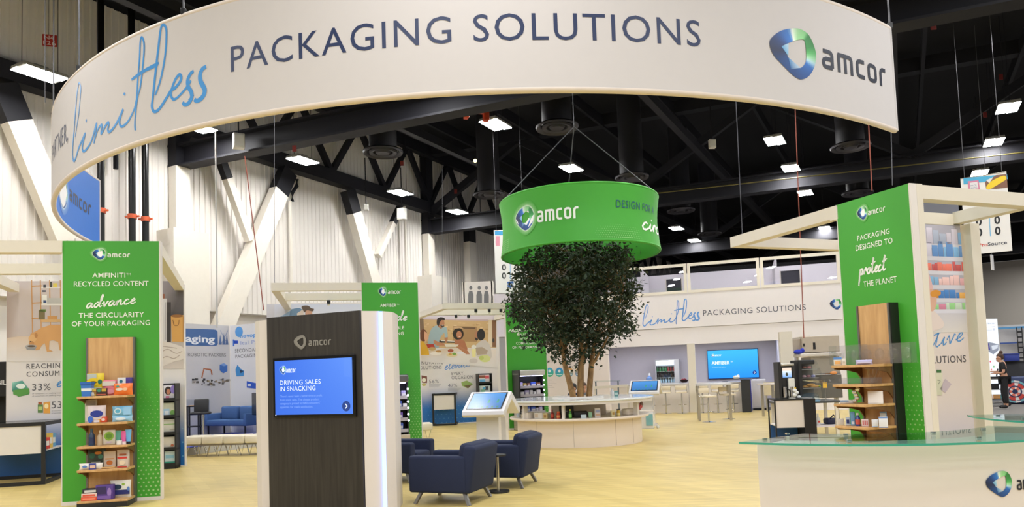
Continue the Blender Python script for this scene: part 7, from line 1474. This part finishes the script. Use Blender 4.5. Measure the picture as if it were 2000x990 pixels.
# ------------------------------------------------------------------ reception counters with glass tops
def sector_counter(c, R_, depth, a0, a1, lab, body_r, cut0=0.0, logo_px=False, bolts=()):
    t = thing('reception_counter', lab, 'counter', (c[0], c[1], 0)); n = 48
    def sect(r0, r1, z0, z1, b0, b1, m_, nm, skew=0.0):
        b = MB(); V = []
        for i in range(n+1):
            a = b0+(b1-b0)*i/n; ai = a+skew*(1-i/n)
            V.append([b.bm.verts.new((r1*math.cos(a), r1*math.sin(a), z0)), b.bm.verts.new((r1*math.cos(a), r1*math.sin(a), z1)), b.bm.verts.new((r0*math.cos(ai), r0*math.sin(ai), z1)), b.bm.verts.new((r0*math.cos(ai), r0*math.sin(ai), z0))])
        for A, B in zip(V, V[1:]):
            for k in range(4): b.bm.faces.new((A[k], B[k], B[(k+1) % 4], A[(k+1) % 4]))
        b.bm.faces.new(V[0]); b.bm.faces.new(V[-1][::-1]); return b.build(nm, m_, t, smooth=40)
    CW = mat('counter_white', (222, 214, 212), .45, var=.015)
    sect(body_r-.03, body_r, 0, 1.03, a0+.02, a1-.02, CW, 'front_skin'); sect(R_-depth+.06, body_r-.03, .99, 1.02, a0+.02, a1-.02, CW, 'work_top'); sect(R_-depth+.06, R_-depth+.09, 0, .99, a0+.05, a1-.05, CW, 'inner_skin', cut0)
    ge = sect(R_-depth, R_, 1.052, 1.064, a0, a1, glass_mat('counter_glass', (222, 240, 235), .0, .02), 'glass_top', cut0)
    sect(R_-.004, R_+.002, 1.0515, 1.0645, a0, a1, mat('green_glass_edge', (60, 158, 138), .15, var=.05), 'glass_edge'); 
    for a in bolts:
        for r in (body_r-.015, R_-depth+.09):
            x, y = r*math.cos(a), r*math.sin(a); MB().cyl((x, y, 1.02), (x, y, 1.052), .014, n=12).cyl((x, y, 1.064), (x, y, 1.074), .016, n=12).build('standoff', CHROME, t, smooth=40)
    return t
c1_ = (2.68, 5.99); ad = math.radians
t = sector_counter(c1_, 1.76, .70, ad(-134), ad(-46), 'curved white reception counter with green glass top in the right foreground', 1.57, ad(7), bolts=[ad(x) for x in (-131, -112, -84, -62)])
c_ = Cyl(c1_, 1.57); P = Print(); (s0, _), (s1, _) = c_.uv(1925, 945), c_.uv(1976, 945); (_, za), (_, zc) = c_.uv(1952, 970), c_.uv(1952, 920)
def cfn(x, y, o): th = x/1.57-PI/2; return ((1.57+o-.001)*math.cos(th), (1.57+o-.001)*math.sin(th), y)
r_ = (zc-za)/2.14; logo(P, (s0+s1)/2+.08*r_, (za+zc)/2, r_, sx=(s1-s0)/2/r_); P.build('logo', t, cfn, PRN)
P = Print(); (s0, z0), (_, zt) = c_.uv(1986, 957.5), c_.uv(1986, 937); wordmark(P, s0, s0+(zt-z0)*3.75, z0, zt-z0, (22, 28, 46)); P.build('company_lettering', t, cfn, PRN)
sector_counter((5.28, 5.72), 1.45, .6, ad(156), ad(245), 'second curved counter with glass top at the right edge behind the reception counter', 1.27, ad(-6), bolts=[ad(x) for x in (162, 180, 200)])
# ------------------------------------------------------------------ hanging aisle banners
def aisle_banner(PL, w_, z0, z1, lab, draw):
    t = wallthing('aisle_banner', lab, 'banner', PL, 'hanging aisle banners'); MB().box(0, w_, 0, .03, z0, z1).build('sheet', mat('banner_white', (234, 232, 230), .6, var=.01), t)
    for a in (.08, w_-.08): MB().cyl((a, .015, z1), (a, .015, 12.0), .006, n=5).build('cord', WIRE, t)
    MB().cyl((0, .015, z1), (w_, .015, z1), .018, n=8).build('top_rod', STEEL, t)
    P = PrintPx(PL); draw(P); P.build('print', t, flat, PRN)
_a, _b = Dp(966, 500, 21.8), Dp(1029, 500, 21.8); PLN = Plane(_a, _b)
def nb(P):
    P.prect(966.5, 451, 1028, 459, (70, 160, 216)); P.prect(968, 461, 976, 480, (226, 150, 170)); P.pline([(996.5, 505), (996.5, 545)], 1.2, (120, 180, 226))
    for x in (984.5, 1008.5):
        for y in (490, 508, 528, 544): P.ptext('0', x-4, x+4, y, 11.5, (40, 42, 48), bold=.02)
    P.ppoly([(991, 550), (1003, 549), (1003, 558), (997, 563), (991, 559)], (52, 96, 160), 1); P.prect(991, 553.5, 1003, 556.5, (206, 214, 226), 2)
aisle_banner(PLN, PLN.len, PLN.uv(990, 572)[1], PLN.uv(990, 450)[1], 'white hanging banner with zeros and a blue shield left of the tree crown', nb)
_a, _b = Dp(1881, 420, 16.0), Dp(1972, 420, 15.55); PLQ = Plane(_a, _b)
def qb(P):
    P.ppoly([(1881.5, 348), (1967, 340), (1968, 350), (1882, 360)], (72, 172, 216)); P.ppoly([(1890, 354), (1911, 352), (1914, 370), (1892, 372)], (214, 130, 160), 2); P.ppoly([(1894, 357), (1909, 355), (1911, 368), (1895, 370)], (226, 222, 226), 3); P.ptext('PACK', 1896, 1908, 364.5, 3, (120, 130, 160), 4, yb1=363); P.ptext('EXPO', 1896.5, 1908.5, 369, 3, (120, 130, 160), 4, yb1=367.6)
    P.ppoly([(1924, 355), (1946, 342), (1966, 340), (1968, 366), (1945, 369), (1926, 368)], (130, 90, 70), 2); P.ppoly(catmull([(1926, 366), (1936, 354), (1960, 343), (1965, 350), (1950, 360), (1932, 370)], 4, True), (240, 206, 40), 3); P.ppoly([(1926, 352), (1940, 346), (1932, 358)], (226, 226, 226), 3)
    P.pline([(1931, 402), (1934.5, 461)], 1.4, (90, 176, 226), 1)
    for x, dx in ((1910, 0), (1946, 0)):
        for y in (401, 420, 440, 461): P.ptext('0', x-5.5+(y-400)*.05, x+6+(y-400)*.05, y+(1910-x)*.09, 14.5, (30, 32, 38), 1, bold=.03)
    P.prect(1904.5, 476, 1909, 482, (60, 70, 130), 1); P.ptext('Pro', 1911.5, 1929, 482, 6.6, (206, 60, 50), 1, bold=.02, yb1=480.5); P.ptext('Source', 1929.5, 1967, 480.5, 6.6, (70, 74, 90), 1, bold=.02, yb1=476)
aisle_banner(PLQ, PLQ.len, PLQ.uv(1930, 494)[1], PLQ.uv(1925, 342)[1], 'white hanging banner with zeros and ProSource at the right behind the frame', qb)
p = Dp(1937, 500, 18); t = thing('hanging_flag', 'small grey pennant sign hanging below the right aisle banner', 'sign', p, .7); MB().box(-.09, .09, -.01, .01, -.36, .03).build('sheet', mat('grey_flag', (206, 204, 204), .6), t); MB().cyl((0, 0, .03), (0, 0, 6), .006, n=5).build('cord', WIRE, t); P = Print()
for i in range(4): P.rect(-.05, -.12-i*.05, .05, -.1-i*.05, (170, 168, 172))
P.build('print', t, flat, PRN)
# pictogram board and far booth header behind the family booth
_a, _b = Dp(905, 575, 27), Dp(962, 575, 27); PLF = Plane(_a, _b); t = wallthing('pictogram_board', 'pale board with three grey standing figure pictograms above the back booth', 'sign', PLF); zt = PLF.uv(930, 550)[1]
MB().box(0, PLF.len, 0, .06, 3.6, zt).build('board', mat('pale_board', (226, 220, 212), .6), t)
for x in (-.05, PLF.len-.05): MB().box(x, x+.1, .0, .1, 0, zt).build('post', COLM, t)
for x, w_ in ((919.5, 10.5), (936, 11), (950, 9.5)):
    P = PrintPx(PLF); h_ = 3.2 if x > 940 else 3.4; P.pell(x, 562, 3.1, 4, (112, 112, 112), 1); P.ppoly([(x-w_*.28, 568), (x+w_*.28, 568), (x+w_*.5, 576), (x+w_*.5, 594), (x-w_*.5, 594), (x-w_*.5, 576)], (112, 112, 112), 1); P.build('figure', t, flat, PRN)
_a, _b = Dp(964, 580, 26.5), Dp(1062, 580, 26.5); PLG = Plane(_a, _b); t = wallthing('booth_header', 'pale lilac booth header below the left aisle banner', 'booth header', PLG); z1 = PLG.uv(1000, 573)[1]
MB().box(0, PLG.len, 0, .6, z1-1.6, z1).build('fascia', mat('pale_lilac', (212, 206, 214), .5), t); MB().box(0, .15, 0, .6, 0, z1-1.6).box(PLG.len-.15, PLG.len, 0, .6, 0, z1-1.6).build('post', WHITE, t)
# ------------------------------------------------------------------ right background: light box, booth, cart
_a, _b = Dp(1912, 690, 25), Dp(1953, 690, 25.3); PLX = Plane(_a, _b); t = wallthing('light_box', 'tall lit white advertising panel behind the standing person', 'light box', PLX); z1 = PLX.uv(1930, 622)[1]
MB().box(0, PLX.len, 0, .14, 0.05, z1).build('housing', mat('light_box_frame', (206, 208, 210), .4), t); zl = PLX.uv(1930, 745)[1]
P = PrintPx(PLX); P.rect(.02, .12, PLX.len-.02, z1-.03, (226, 236, 244), 0, (236, 242, 248)); P.ptext('amcor', 1924, 1945, 633, 4, (90, 110, 150), 1); P.pell(1921.5, 631, 1.4, 2, (50, 110, 200), 1); P.pline([(1925, 639), (1944, 637.5)], .8, (190, 196, 206), 1); P.pline([(1925, 645), (1938, 644)], .8, (190, 196, 206), 1); P.pell(1941, 643, 2, 2.4, (190, 196, 210), 1)
P.ppoly([(1921, 669), (1932, 668), (1950, 672), (1950, 684), (1940, 692), (1926, 684)], (130, 136, 150), 1); P.ppoly([(1923, 671), (1931, 670), (1934, 684), (1927, 681)], (60, 50, 130), 2); P.ppoly([(1936, 675), (1949, 673), (1948, 680), (1938, 684)], (196, 202, 212), 2)
for x, y, c in ((1921, 708, (90, 170, 80)), (1926, 715, (200, 70, 80)), (1934, 706, (210, 90, 110)), (1924, 726, (70, 150, 70)), (1931, 731, (100, 180, 90)), (1936, 722, (206, 80, 70)), (1941, 716, (90, 160, 90)), (1929, 721, (220, 160, 170)), (1944, 728, (214, 110, 100))): P.pell(x, y, 1.5, 2, c, 1, 8)
P.build('display', t, flat, SCRN)
d_ = 28.0; _a, _b = Dp(1953, 690, d_), Dp(2060, 690, d_-.8); PLY = Plane(_a, _b); t = wallthing('back_booth', 'distant white booth with blue rails behind the standing person', 'booth', PLY); zz_y = lambda y: PLY.uv(1975, y)[1]
MB().box(0, PLY.len, .3, .38, 0, zz_y(634)).build('wall', mat('booth_grey_wall', (206, 202, 200), .6), t); BR_ = mat('sky_blue_rail', (90, 156, 206), .5)
MB().box(0, PLY.len, 0, .1, zz_y(642), zz_y(638)).build('rail', BR_, t); MB().box(.05, .75, .05, .15, zz_y(671), zz_y(668)).build('rail', mat('royal_rail', (60, 90, 160), .5), t)
s0 = PLY.uv(1987, 670)[0]; tr_ = MB(); 
for a in (0, .16): tr_.box(s0+a, s0+a+.03, -.02, .02, 0, zz_y(640))
for i in range(12): tr_.box(s0, s0+.19, -.015, .015, .3+i*.2, .36+i*.2)
tr_.build('truss_post', BLACKM, t); MB().box(s0+.35, s0+1.2, -.3, -.2, zz_y(690), zz_y(648), bev=.01).build('display_panel', mat('grey_panel', (170, 170, 176), .5), t); MB().box(s0+.5, s0+1.1, -.32, -.3, zz_y(686), zz_y(660)).build('display', emat('green_blue_display', (90, 190, 190), 1.0), t)
def simple(nm, lab, cat, px, py, d, w_, h_, dep, col, bev=.02, rz=-.5, z=None):
    p = Dp(px, py, d); t = thing(nm, lab, cat, (p.x, p.y, 0 if z is None else z), rz); MB().box(-w_/2, w_/2, -dep/2, dep/2, 0, h_, bev=bev).build('body', mat('m_'+nm, col, .5), t, smooth=50); return t
zc_ = Dp(1974, 704, 26.5).z; t = simple('blue_crate', 'blue plastic crate on a dark bench right of the light box', 'crate', 1976, 704, 26.5, .45, .28, .4, (50, 66, 150), z=zc_-.02); MB().box(-.24, .24, -.22, .22, .24, .28, bev=.01).build('rim', mat('m_blue_crate', (50, 66, 150), .5), t)
t = simple('dark_bench', 'long dark machine bench behind the standing person', 'bench', 1990, 735, 26.8, 2.6, zc_-.03, .7, (40, 40, 46), z=0); MB().box(-1.3, 1.3, -.38, .38, zc_-.1, zc_-.025, bev=.01).build('top', BLACKM, t)
p = Dp(1996, 760, 24.5); t = thing('navy_box', 'big navy box with a red and white swirl print at the right edge', 'box', (p.x, p.y, 0), -.6); hb = Dp(1995, 735, 24.5).z; MB().box(-.55, .75, -.4, .4, 0, hb, bev=.06, seg=3).build('body', mat('navy_box', (40, 54, 96), .5), t, smooth=50)
P = Print(); ring_ = lambda r0, r1, c, l: [P.poly([(-.2+r*math.cos(a), hb*.45+r*math.sin(a)) for r, a in ((r0, 2*PI*i/16), (r1, 2*PI*i/16), (r1, 2*PI*(i+1)/16), (r0, 2*PI*(i+1)/16))], c if i % 3 else (236, 230, 226), l) for i in range(16)]
ring_(.2, .3, (206, 70, 60), 1); ring_(.32, .38, (120, 180, 190), 1); ring_(.08, .16, (226, 120, 100), 1); P.build('swirl_print', t, lambda x, y, o: (x, -.4-o, y), PRN)
# cart
p = G(1947, 792); t = thing('service_cart', 'wheeled steel cart with tray, black screen and orange boxes beside the standing person', 'cart', p, math.radians(146)-PI); cx_ = .35
SC_ = mat('cart_steel', (120, 116, 112), .4, .6)
for a in (-.33, .33):
    for b in (-.22, .22): MB().cyl((a, b, .1), (a, b, .98), .016, n=8).build('post', SC_, t); MB().cyl((a, b-.02, .06), (a, b+.02, .06), .06, n=14).build('caster', BLACKM, t, smooth=40)
for z in (.2, .52, .86): MB().box(-.36, .36, -.25, .25, z, z+.03, bev=.008).build('shelf', SC_, t)
for i, (x, c) in enumerate(((-.2, (196, 120, 70)), (.02, (206, 150, 90)), (.22, (90, 160, 170)))): MB().box(x-.1, x+.1, -.2, .2, .235, .36, bev=.01).build('box', mat('cb_%d' % i, c, .6), t)
MB().box(-.3, .1, -.2, .2, .55, .72, bev=.02).build('black_bin', BLACKM, t); MB().box(-.34, .1, -.24, .24, .892, .95, bev=.01).build('tray', BLACKM, t); MB().box(-.16, -.12, -.2, .22, .95, 1.2, bev=.01, M=Matrix.Rotation(.2, 4, 'Y')).build('screen', BLACKM, t)
# ------------------------------------------------------------------ people
def skin_mesh(nm, verts, edges, radii, m_, parent, sub=2):
    me = bpy.data.meshes.new(nm); me.from_pydata([tuple(v) for v in verts], edges, []); o = link(nm, me, m_, parent)
    md = o.modifiers.new('skin', 'SKIN'); md.use_smooth_shade = True
    sv = me.skin_vertices if me.skin_vertices else None
    if not sv:
        bm = bmesh.new(); bm.from_mesh(me); ly = bm.verts.layers.skin.verify(); bm.to_mesh(me); bm.free()
    for i, r in enumerate(radii):
        r = r if hasattr(r, '__len__') else (r, r); me.skin_vertices[0].data[i].radius = r; me.skin_vertices[0].data[i].use_root = (i == 0)
    s_ = o.modifiers.new('smooth', 'SUBSURF'); s_.levels = sub; s_.render_levels = sub; return o
def person(lab, loc, rz, J, skin, hair, shirt, trous, bun=False, group=None, shoe=(20, 20, 22)):
    """J: joint positions (local: +x forward, +y left). One continuous skinned body; hair and clothes are its children."""
    t = thing('person', lab, 'person', loc, rz); V = []; E = []; R = []
    def add(p, r, par=None):
        V.append(Vector(p)); R.append(r); i = len(V)-1
        if par is not None: E.append((par, i))
        return i
    pel = add(J['pelvis'], (.135, .12)); sp = add(J['spine'], (.12, .105), pel); ch = add(J['chest'], (.14, .11), sp); nk = add(J['neck'], .05, ch); hd = Vector(J['head']); f_ = Vector(J['face']).normalized()
    jw = add(hd+Vector((0, 0, -.07))+f_*.02, (.058, .062), nk); h1 = add(hd, (.078, .092), jw); h2 = add(hd+Vector((0, 0, .075))-f_*.01, (.068, .08), h1)
    ns = add(hd+f_*.10+Vector((0, 0, -.015)), .013, h1); chn = add(hd+f_*.085+Vector((0, 0, -.085)), .02, jw)
    sd = f_.cross(Vector((0, 0, 1))).normalized()
    for s_ in (-1, 1): add(hd+sd*.088*s_+Vector((0, 0, -.01)), .018, h1)
    arms, legs = [], []
    for k, s_ in (('l', 1), ('r', -1)):
        sh = add(J['sh_'+k], .055, ch); el = add(J['el_'+k], .042, sh); wr = add(J['wr_'+k], .027, el); d = (Vector(J['wr_'+k])-Vector(J['el_'+k])).normalized(); pl = add(Vector(J['wr_'+k])+d*.07, (.036, .02), wr)
        ax = d.cross(Vector((0, 0, 1))); ax = ax.normalized() if ax.length > .1 else Vector((0, 1, 0))
        for i, (o_, L_) in enumerate(((-.03, .06), (-.01, .075), (.01, .07), (.03, .055))):
            b = add(Vector(V[pl])+d*.03+ax*o_, .009, pl); c = add(V[b]+d*L_*.6+Vector((0, 0, -.008)), .008, b); add(V[c]+d*L_*.4+Vector((0, 0, -.022)), .007, c)
        b = add(Vector(J['wr_'+k])+d*.04-ax*.04*s_+Vector((0, 0, .01)), .011, wr); add(V[b]+d*.04-ax*.012*s_, .009, b); arms.append((sh, el, wr))
        hp = add(J['hip_'+k], (.085, .085), pel); kn = add(J['kn_'+k], .058, hp); an = add(J['an_'+k], .038, kn); to = add(J['to_'+k], (.035, .025), an); legs.append((hp, kn, an, to))
    body = skin_mesh('body', V, E, R, skin, t)
    # eyes, brows, mouth on the face
    P_ = MB()
    for s_ in (-1, 1): P_.sph(hd+f_*.075+sd*.03*s_+Vector((0, 0, .012)), .011, n=8)
    P_.build('eyes', mat('eye_dark', (30, 24, 22), .3), t, smooth=60); MB().box(-.022, .022, -.004, .004, -.004, .004, M=Matrix.Translation(hd+f_*.083+Vector((0, 0, -.055))) @ Matrix.Rotation(math.atan2(sd.y, sd.x), 4, 'Z')).build('mouth', mat('lips', (150, 84, 74), .5), t)
    hm = MB(); hm.sph(hd-f_*.022+Vector((0, 0, .045)), .098, sc=(1.0, .92, .95), n=18); hm.sph(hd-f_*.05+Vector((0, 0, -.005)), .082, sc=(.9, 1, 1), n=14)
    if bun: hm.sph(hd-f_*.05+Vector((0, 0, .155)), .055, n=12); hm.sph(hd-f_*.03+Vector((0, 0, .125)), .05, n=10)
    hm.build('hair', hair, t, smooth=70)
    SV = [V[pel]+Vector((0, 0, .0)), V[sp], V[ch], V[nk]-Vector((0, 0, .05))]; SE = [(0, 1), (1, 2), (2, 3)]; SR = [(.155, .14), (.138, .122), (.158, .128), .075]
    for (sh, el, wr) in arms:
        i = len(SV); SV += [V[sh], V[el]*.75+V[sh]*.25]; SE += [(2, i), (i, i+1)]; SR += [.072, .062]
    skin_mesh('shirt', SV, SE, SR, shirt, t)
    TV = [V[pel]-Vector((0, 0, .02))]; TE = []; TR = [(.16, .14)]
    for (hp, kn, an, to) in legs:
        i = len(TV); TV += [V[hp], V[kn], V[an]+Vector((0, 0, .05))]; TE += [(0, i), (i, i+1), (i+1, i+2)]; TR += [.102, .076, .058]
    skin_mesh('trousers', TV, TE, TR, trous, t)
    for (hp, kn, an, to) in legs: skin_mesh('shoe', [V[an]+Vector((-.02, 0, -.02)), V[an]*.4+V[to]*.6, V[to]+Vector((.02, 0, 0))], [(0, 1), (1, 2)], [(.062, .062), (.06, .05), (.05, .04)], mat('shoe_black', shoe, .5), t)
    return t
SKIN1 = mat('skin_warm', (196, 146, 118), .5); BLK = mat('black_uniform', (26, 25, 28), .8, var=.15); HB = mat('brown_hair', (70, 46, 34), .6, var=.2); HK = mat('black_hair', (20, 18, 18), .5, var=.2)
J = dict(pelvis=(0, 0, .94), spine=(.01, 0, 1.12), chest=(.02, 0, 1.30), neck=(.04, 0, 1.45), head=(.09, 0, 1.56), face=(1, 0, -.3), sh_l=(.02, .17, 1.38), el_l=(.02, .23, 1.10), wr_l=(.25, .14, 1.08), sh_r=(.02, -.17, 1.38), el_r=(.06, -.22, 1.12), wr_r=(.30, -.16, 1.13),
         hip_l=(0, .09, .88), kn_l=(.02, .10, .49), an_l=(-.02, .10, .08), to_l=(.13, .11, .035), hip_r=(0, -.09, .88), kn_r=(.05, -.10, .49), an_r=(.02, -.10, .08), to_r=(.17, -.11, .035))
p = G(1966, 797); person('person in black uniform with hair bun standing at the steel cart', (p.x, p.y, 0), math.radians(150), J, SKIN1, HB, BLK, BLK, bun=True)
JS = dict(pelvis=(0, 0, .52), spine=(.01, 0, .70), chest=(.05, 0, .89), neck=(.08, 0, 1.04), head=(.12, 0, 1.15), face=(1, 0, -.35), sh_l=(.05, .17, .97), el_l=(.12, .24, .72), wr_l=(.34, .16, .70), sh_r=(.05, -.17, .97), el_r=(.12, -.24, .72), wr_r=(.34, -.16, .70),
          hip_l=(.05, .09, .50), kn_l=(.42, .11, .50), an_l=(.42, .11, .08), to_l=(.56, .11, .035), hip_r=(.05, -.09, .50), kn_r=(.42, -.11, .50), an_r=(.42, -.11, .08), to_r=(.56, -.11, .035))
NAV = mat('navy_shirt', (50, 56, 76), .8); GRY = mat('grey_shirt', (120, 122, 130), .8)
for px, d, rz, h_, s_, lab in ((1124, 19.3, -2.3, HK, NAV, 'person with black hair seated behind the left tree trunk'), (1141.5, 20.4, -1.9, HB, GRY, 'person with brown hair seated farther back between the right tree trunks')):
    q = Dp(px, 757, d); person(lab, (q.x, q.y, 0), rz, JS, SKIN1, h_, s_, BLK)
    t = thing('chair', f'white chair behind the round counter, holding the {lab.split(" seated")[0]}', 'chair', (q.x, q.y, 0), rz); MB().box(-.22, .22, -.22, .22, .33, .37, bev=.015).build('seat', WHITE, t); MB().box(-.25, -.21, -.2, .2, .44, .82, bev=.015).build('backrest', WHITE, t)
    for a in (-.2, .2):
        for b in (-.2, .2): MB().cyl((a, b, 0), (a, b, .34), .014, n=8).build('leg', STEEL, t)
# white low bar with posts behind the counter on the right
p0, p1 = Dp(1160, 757, 21), Dp(1226, 753, 20.6); tag(MB().beam(p0, p1, .06, .07).beam((p0.x+.02, p0.y, 0), (p0.x+.02, p0.y, p0.z), .05, .05, up=(0, 1, 0)).beam((p1.x, p1.y, 0), (p1.x, p1.y, p1.z), .05, .05, up=(0, 1, 0)).build('low_barrier', CREAM), 'pale low rail on posts behind the round counter', 'rail')
p0 = Dp(1162, 745, 22.5); t = thing('side_display', 'small dark-framed glass display behind the right tree trunk', 'display', (p0.x, p0.y, 0), -.3); hz_ = p0.z
for a in (0, .7): MB().box(a, a+.04, 0, .04, 0, hz_).build('post', mat('grey_post', (90, 100, 110), .5), t)
MB().box(0, .74, -.1, .4, hz_-.02, hz_+.02).build('top', GLASS, t); MB().box(0, .74, 0, .4, .7, .73).build('shelf', WHITE, t)
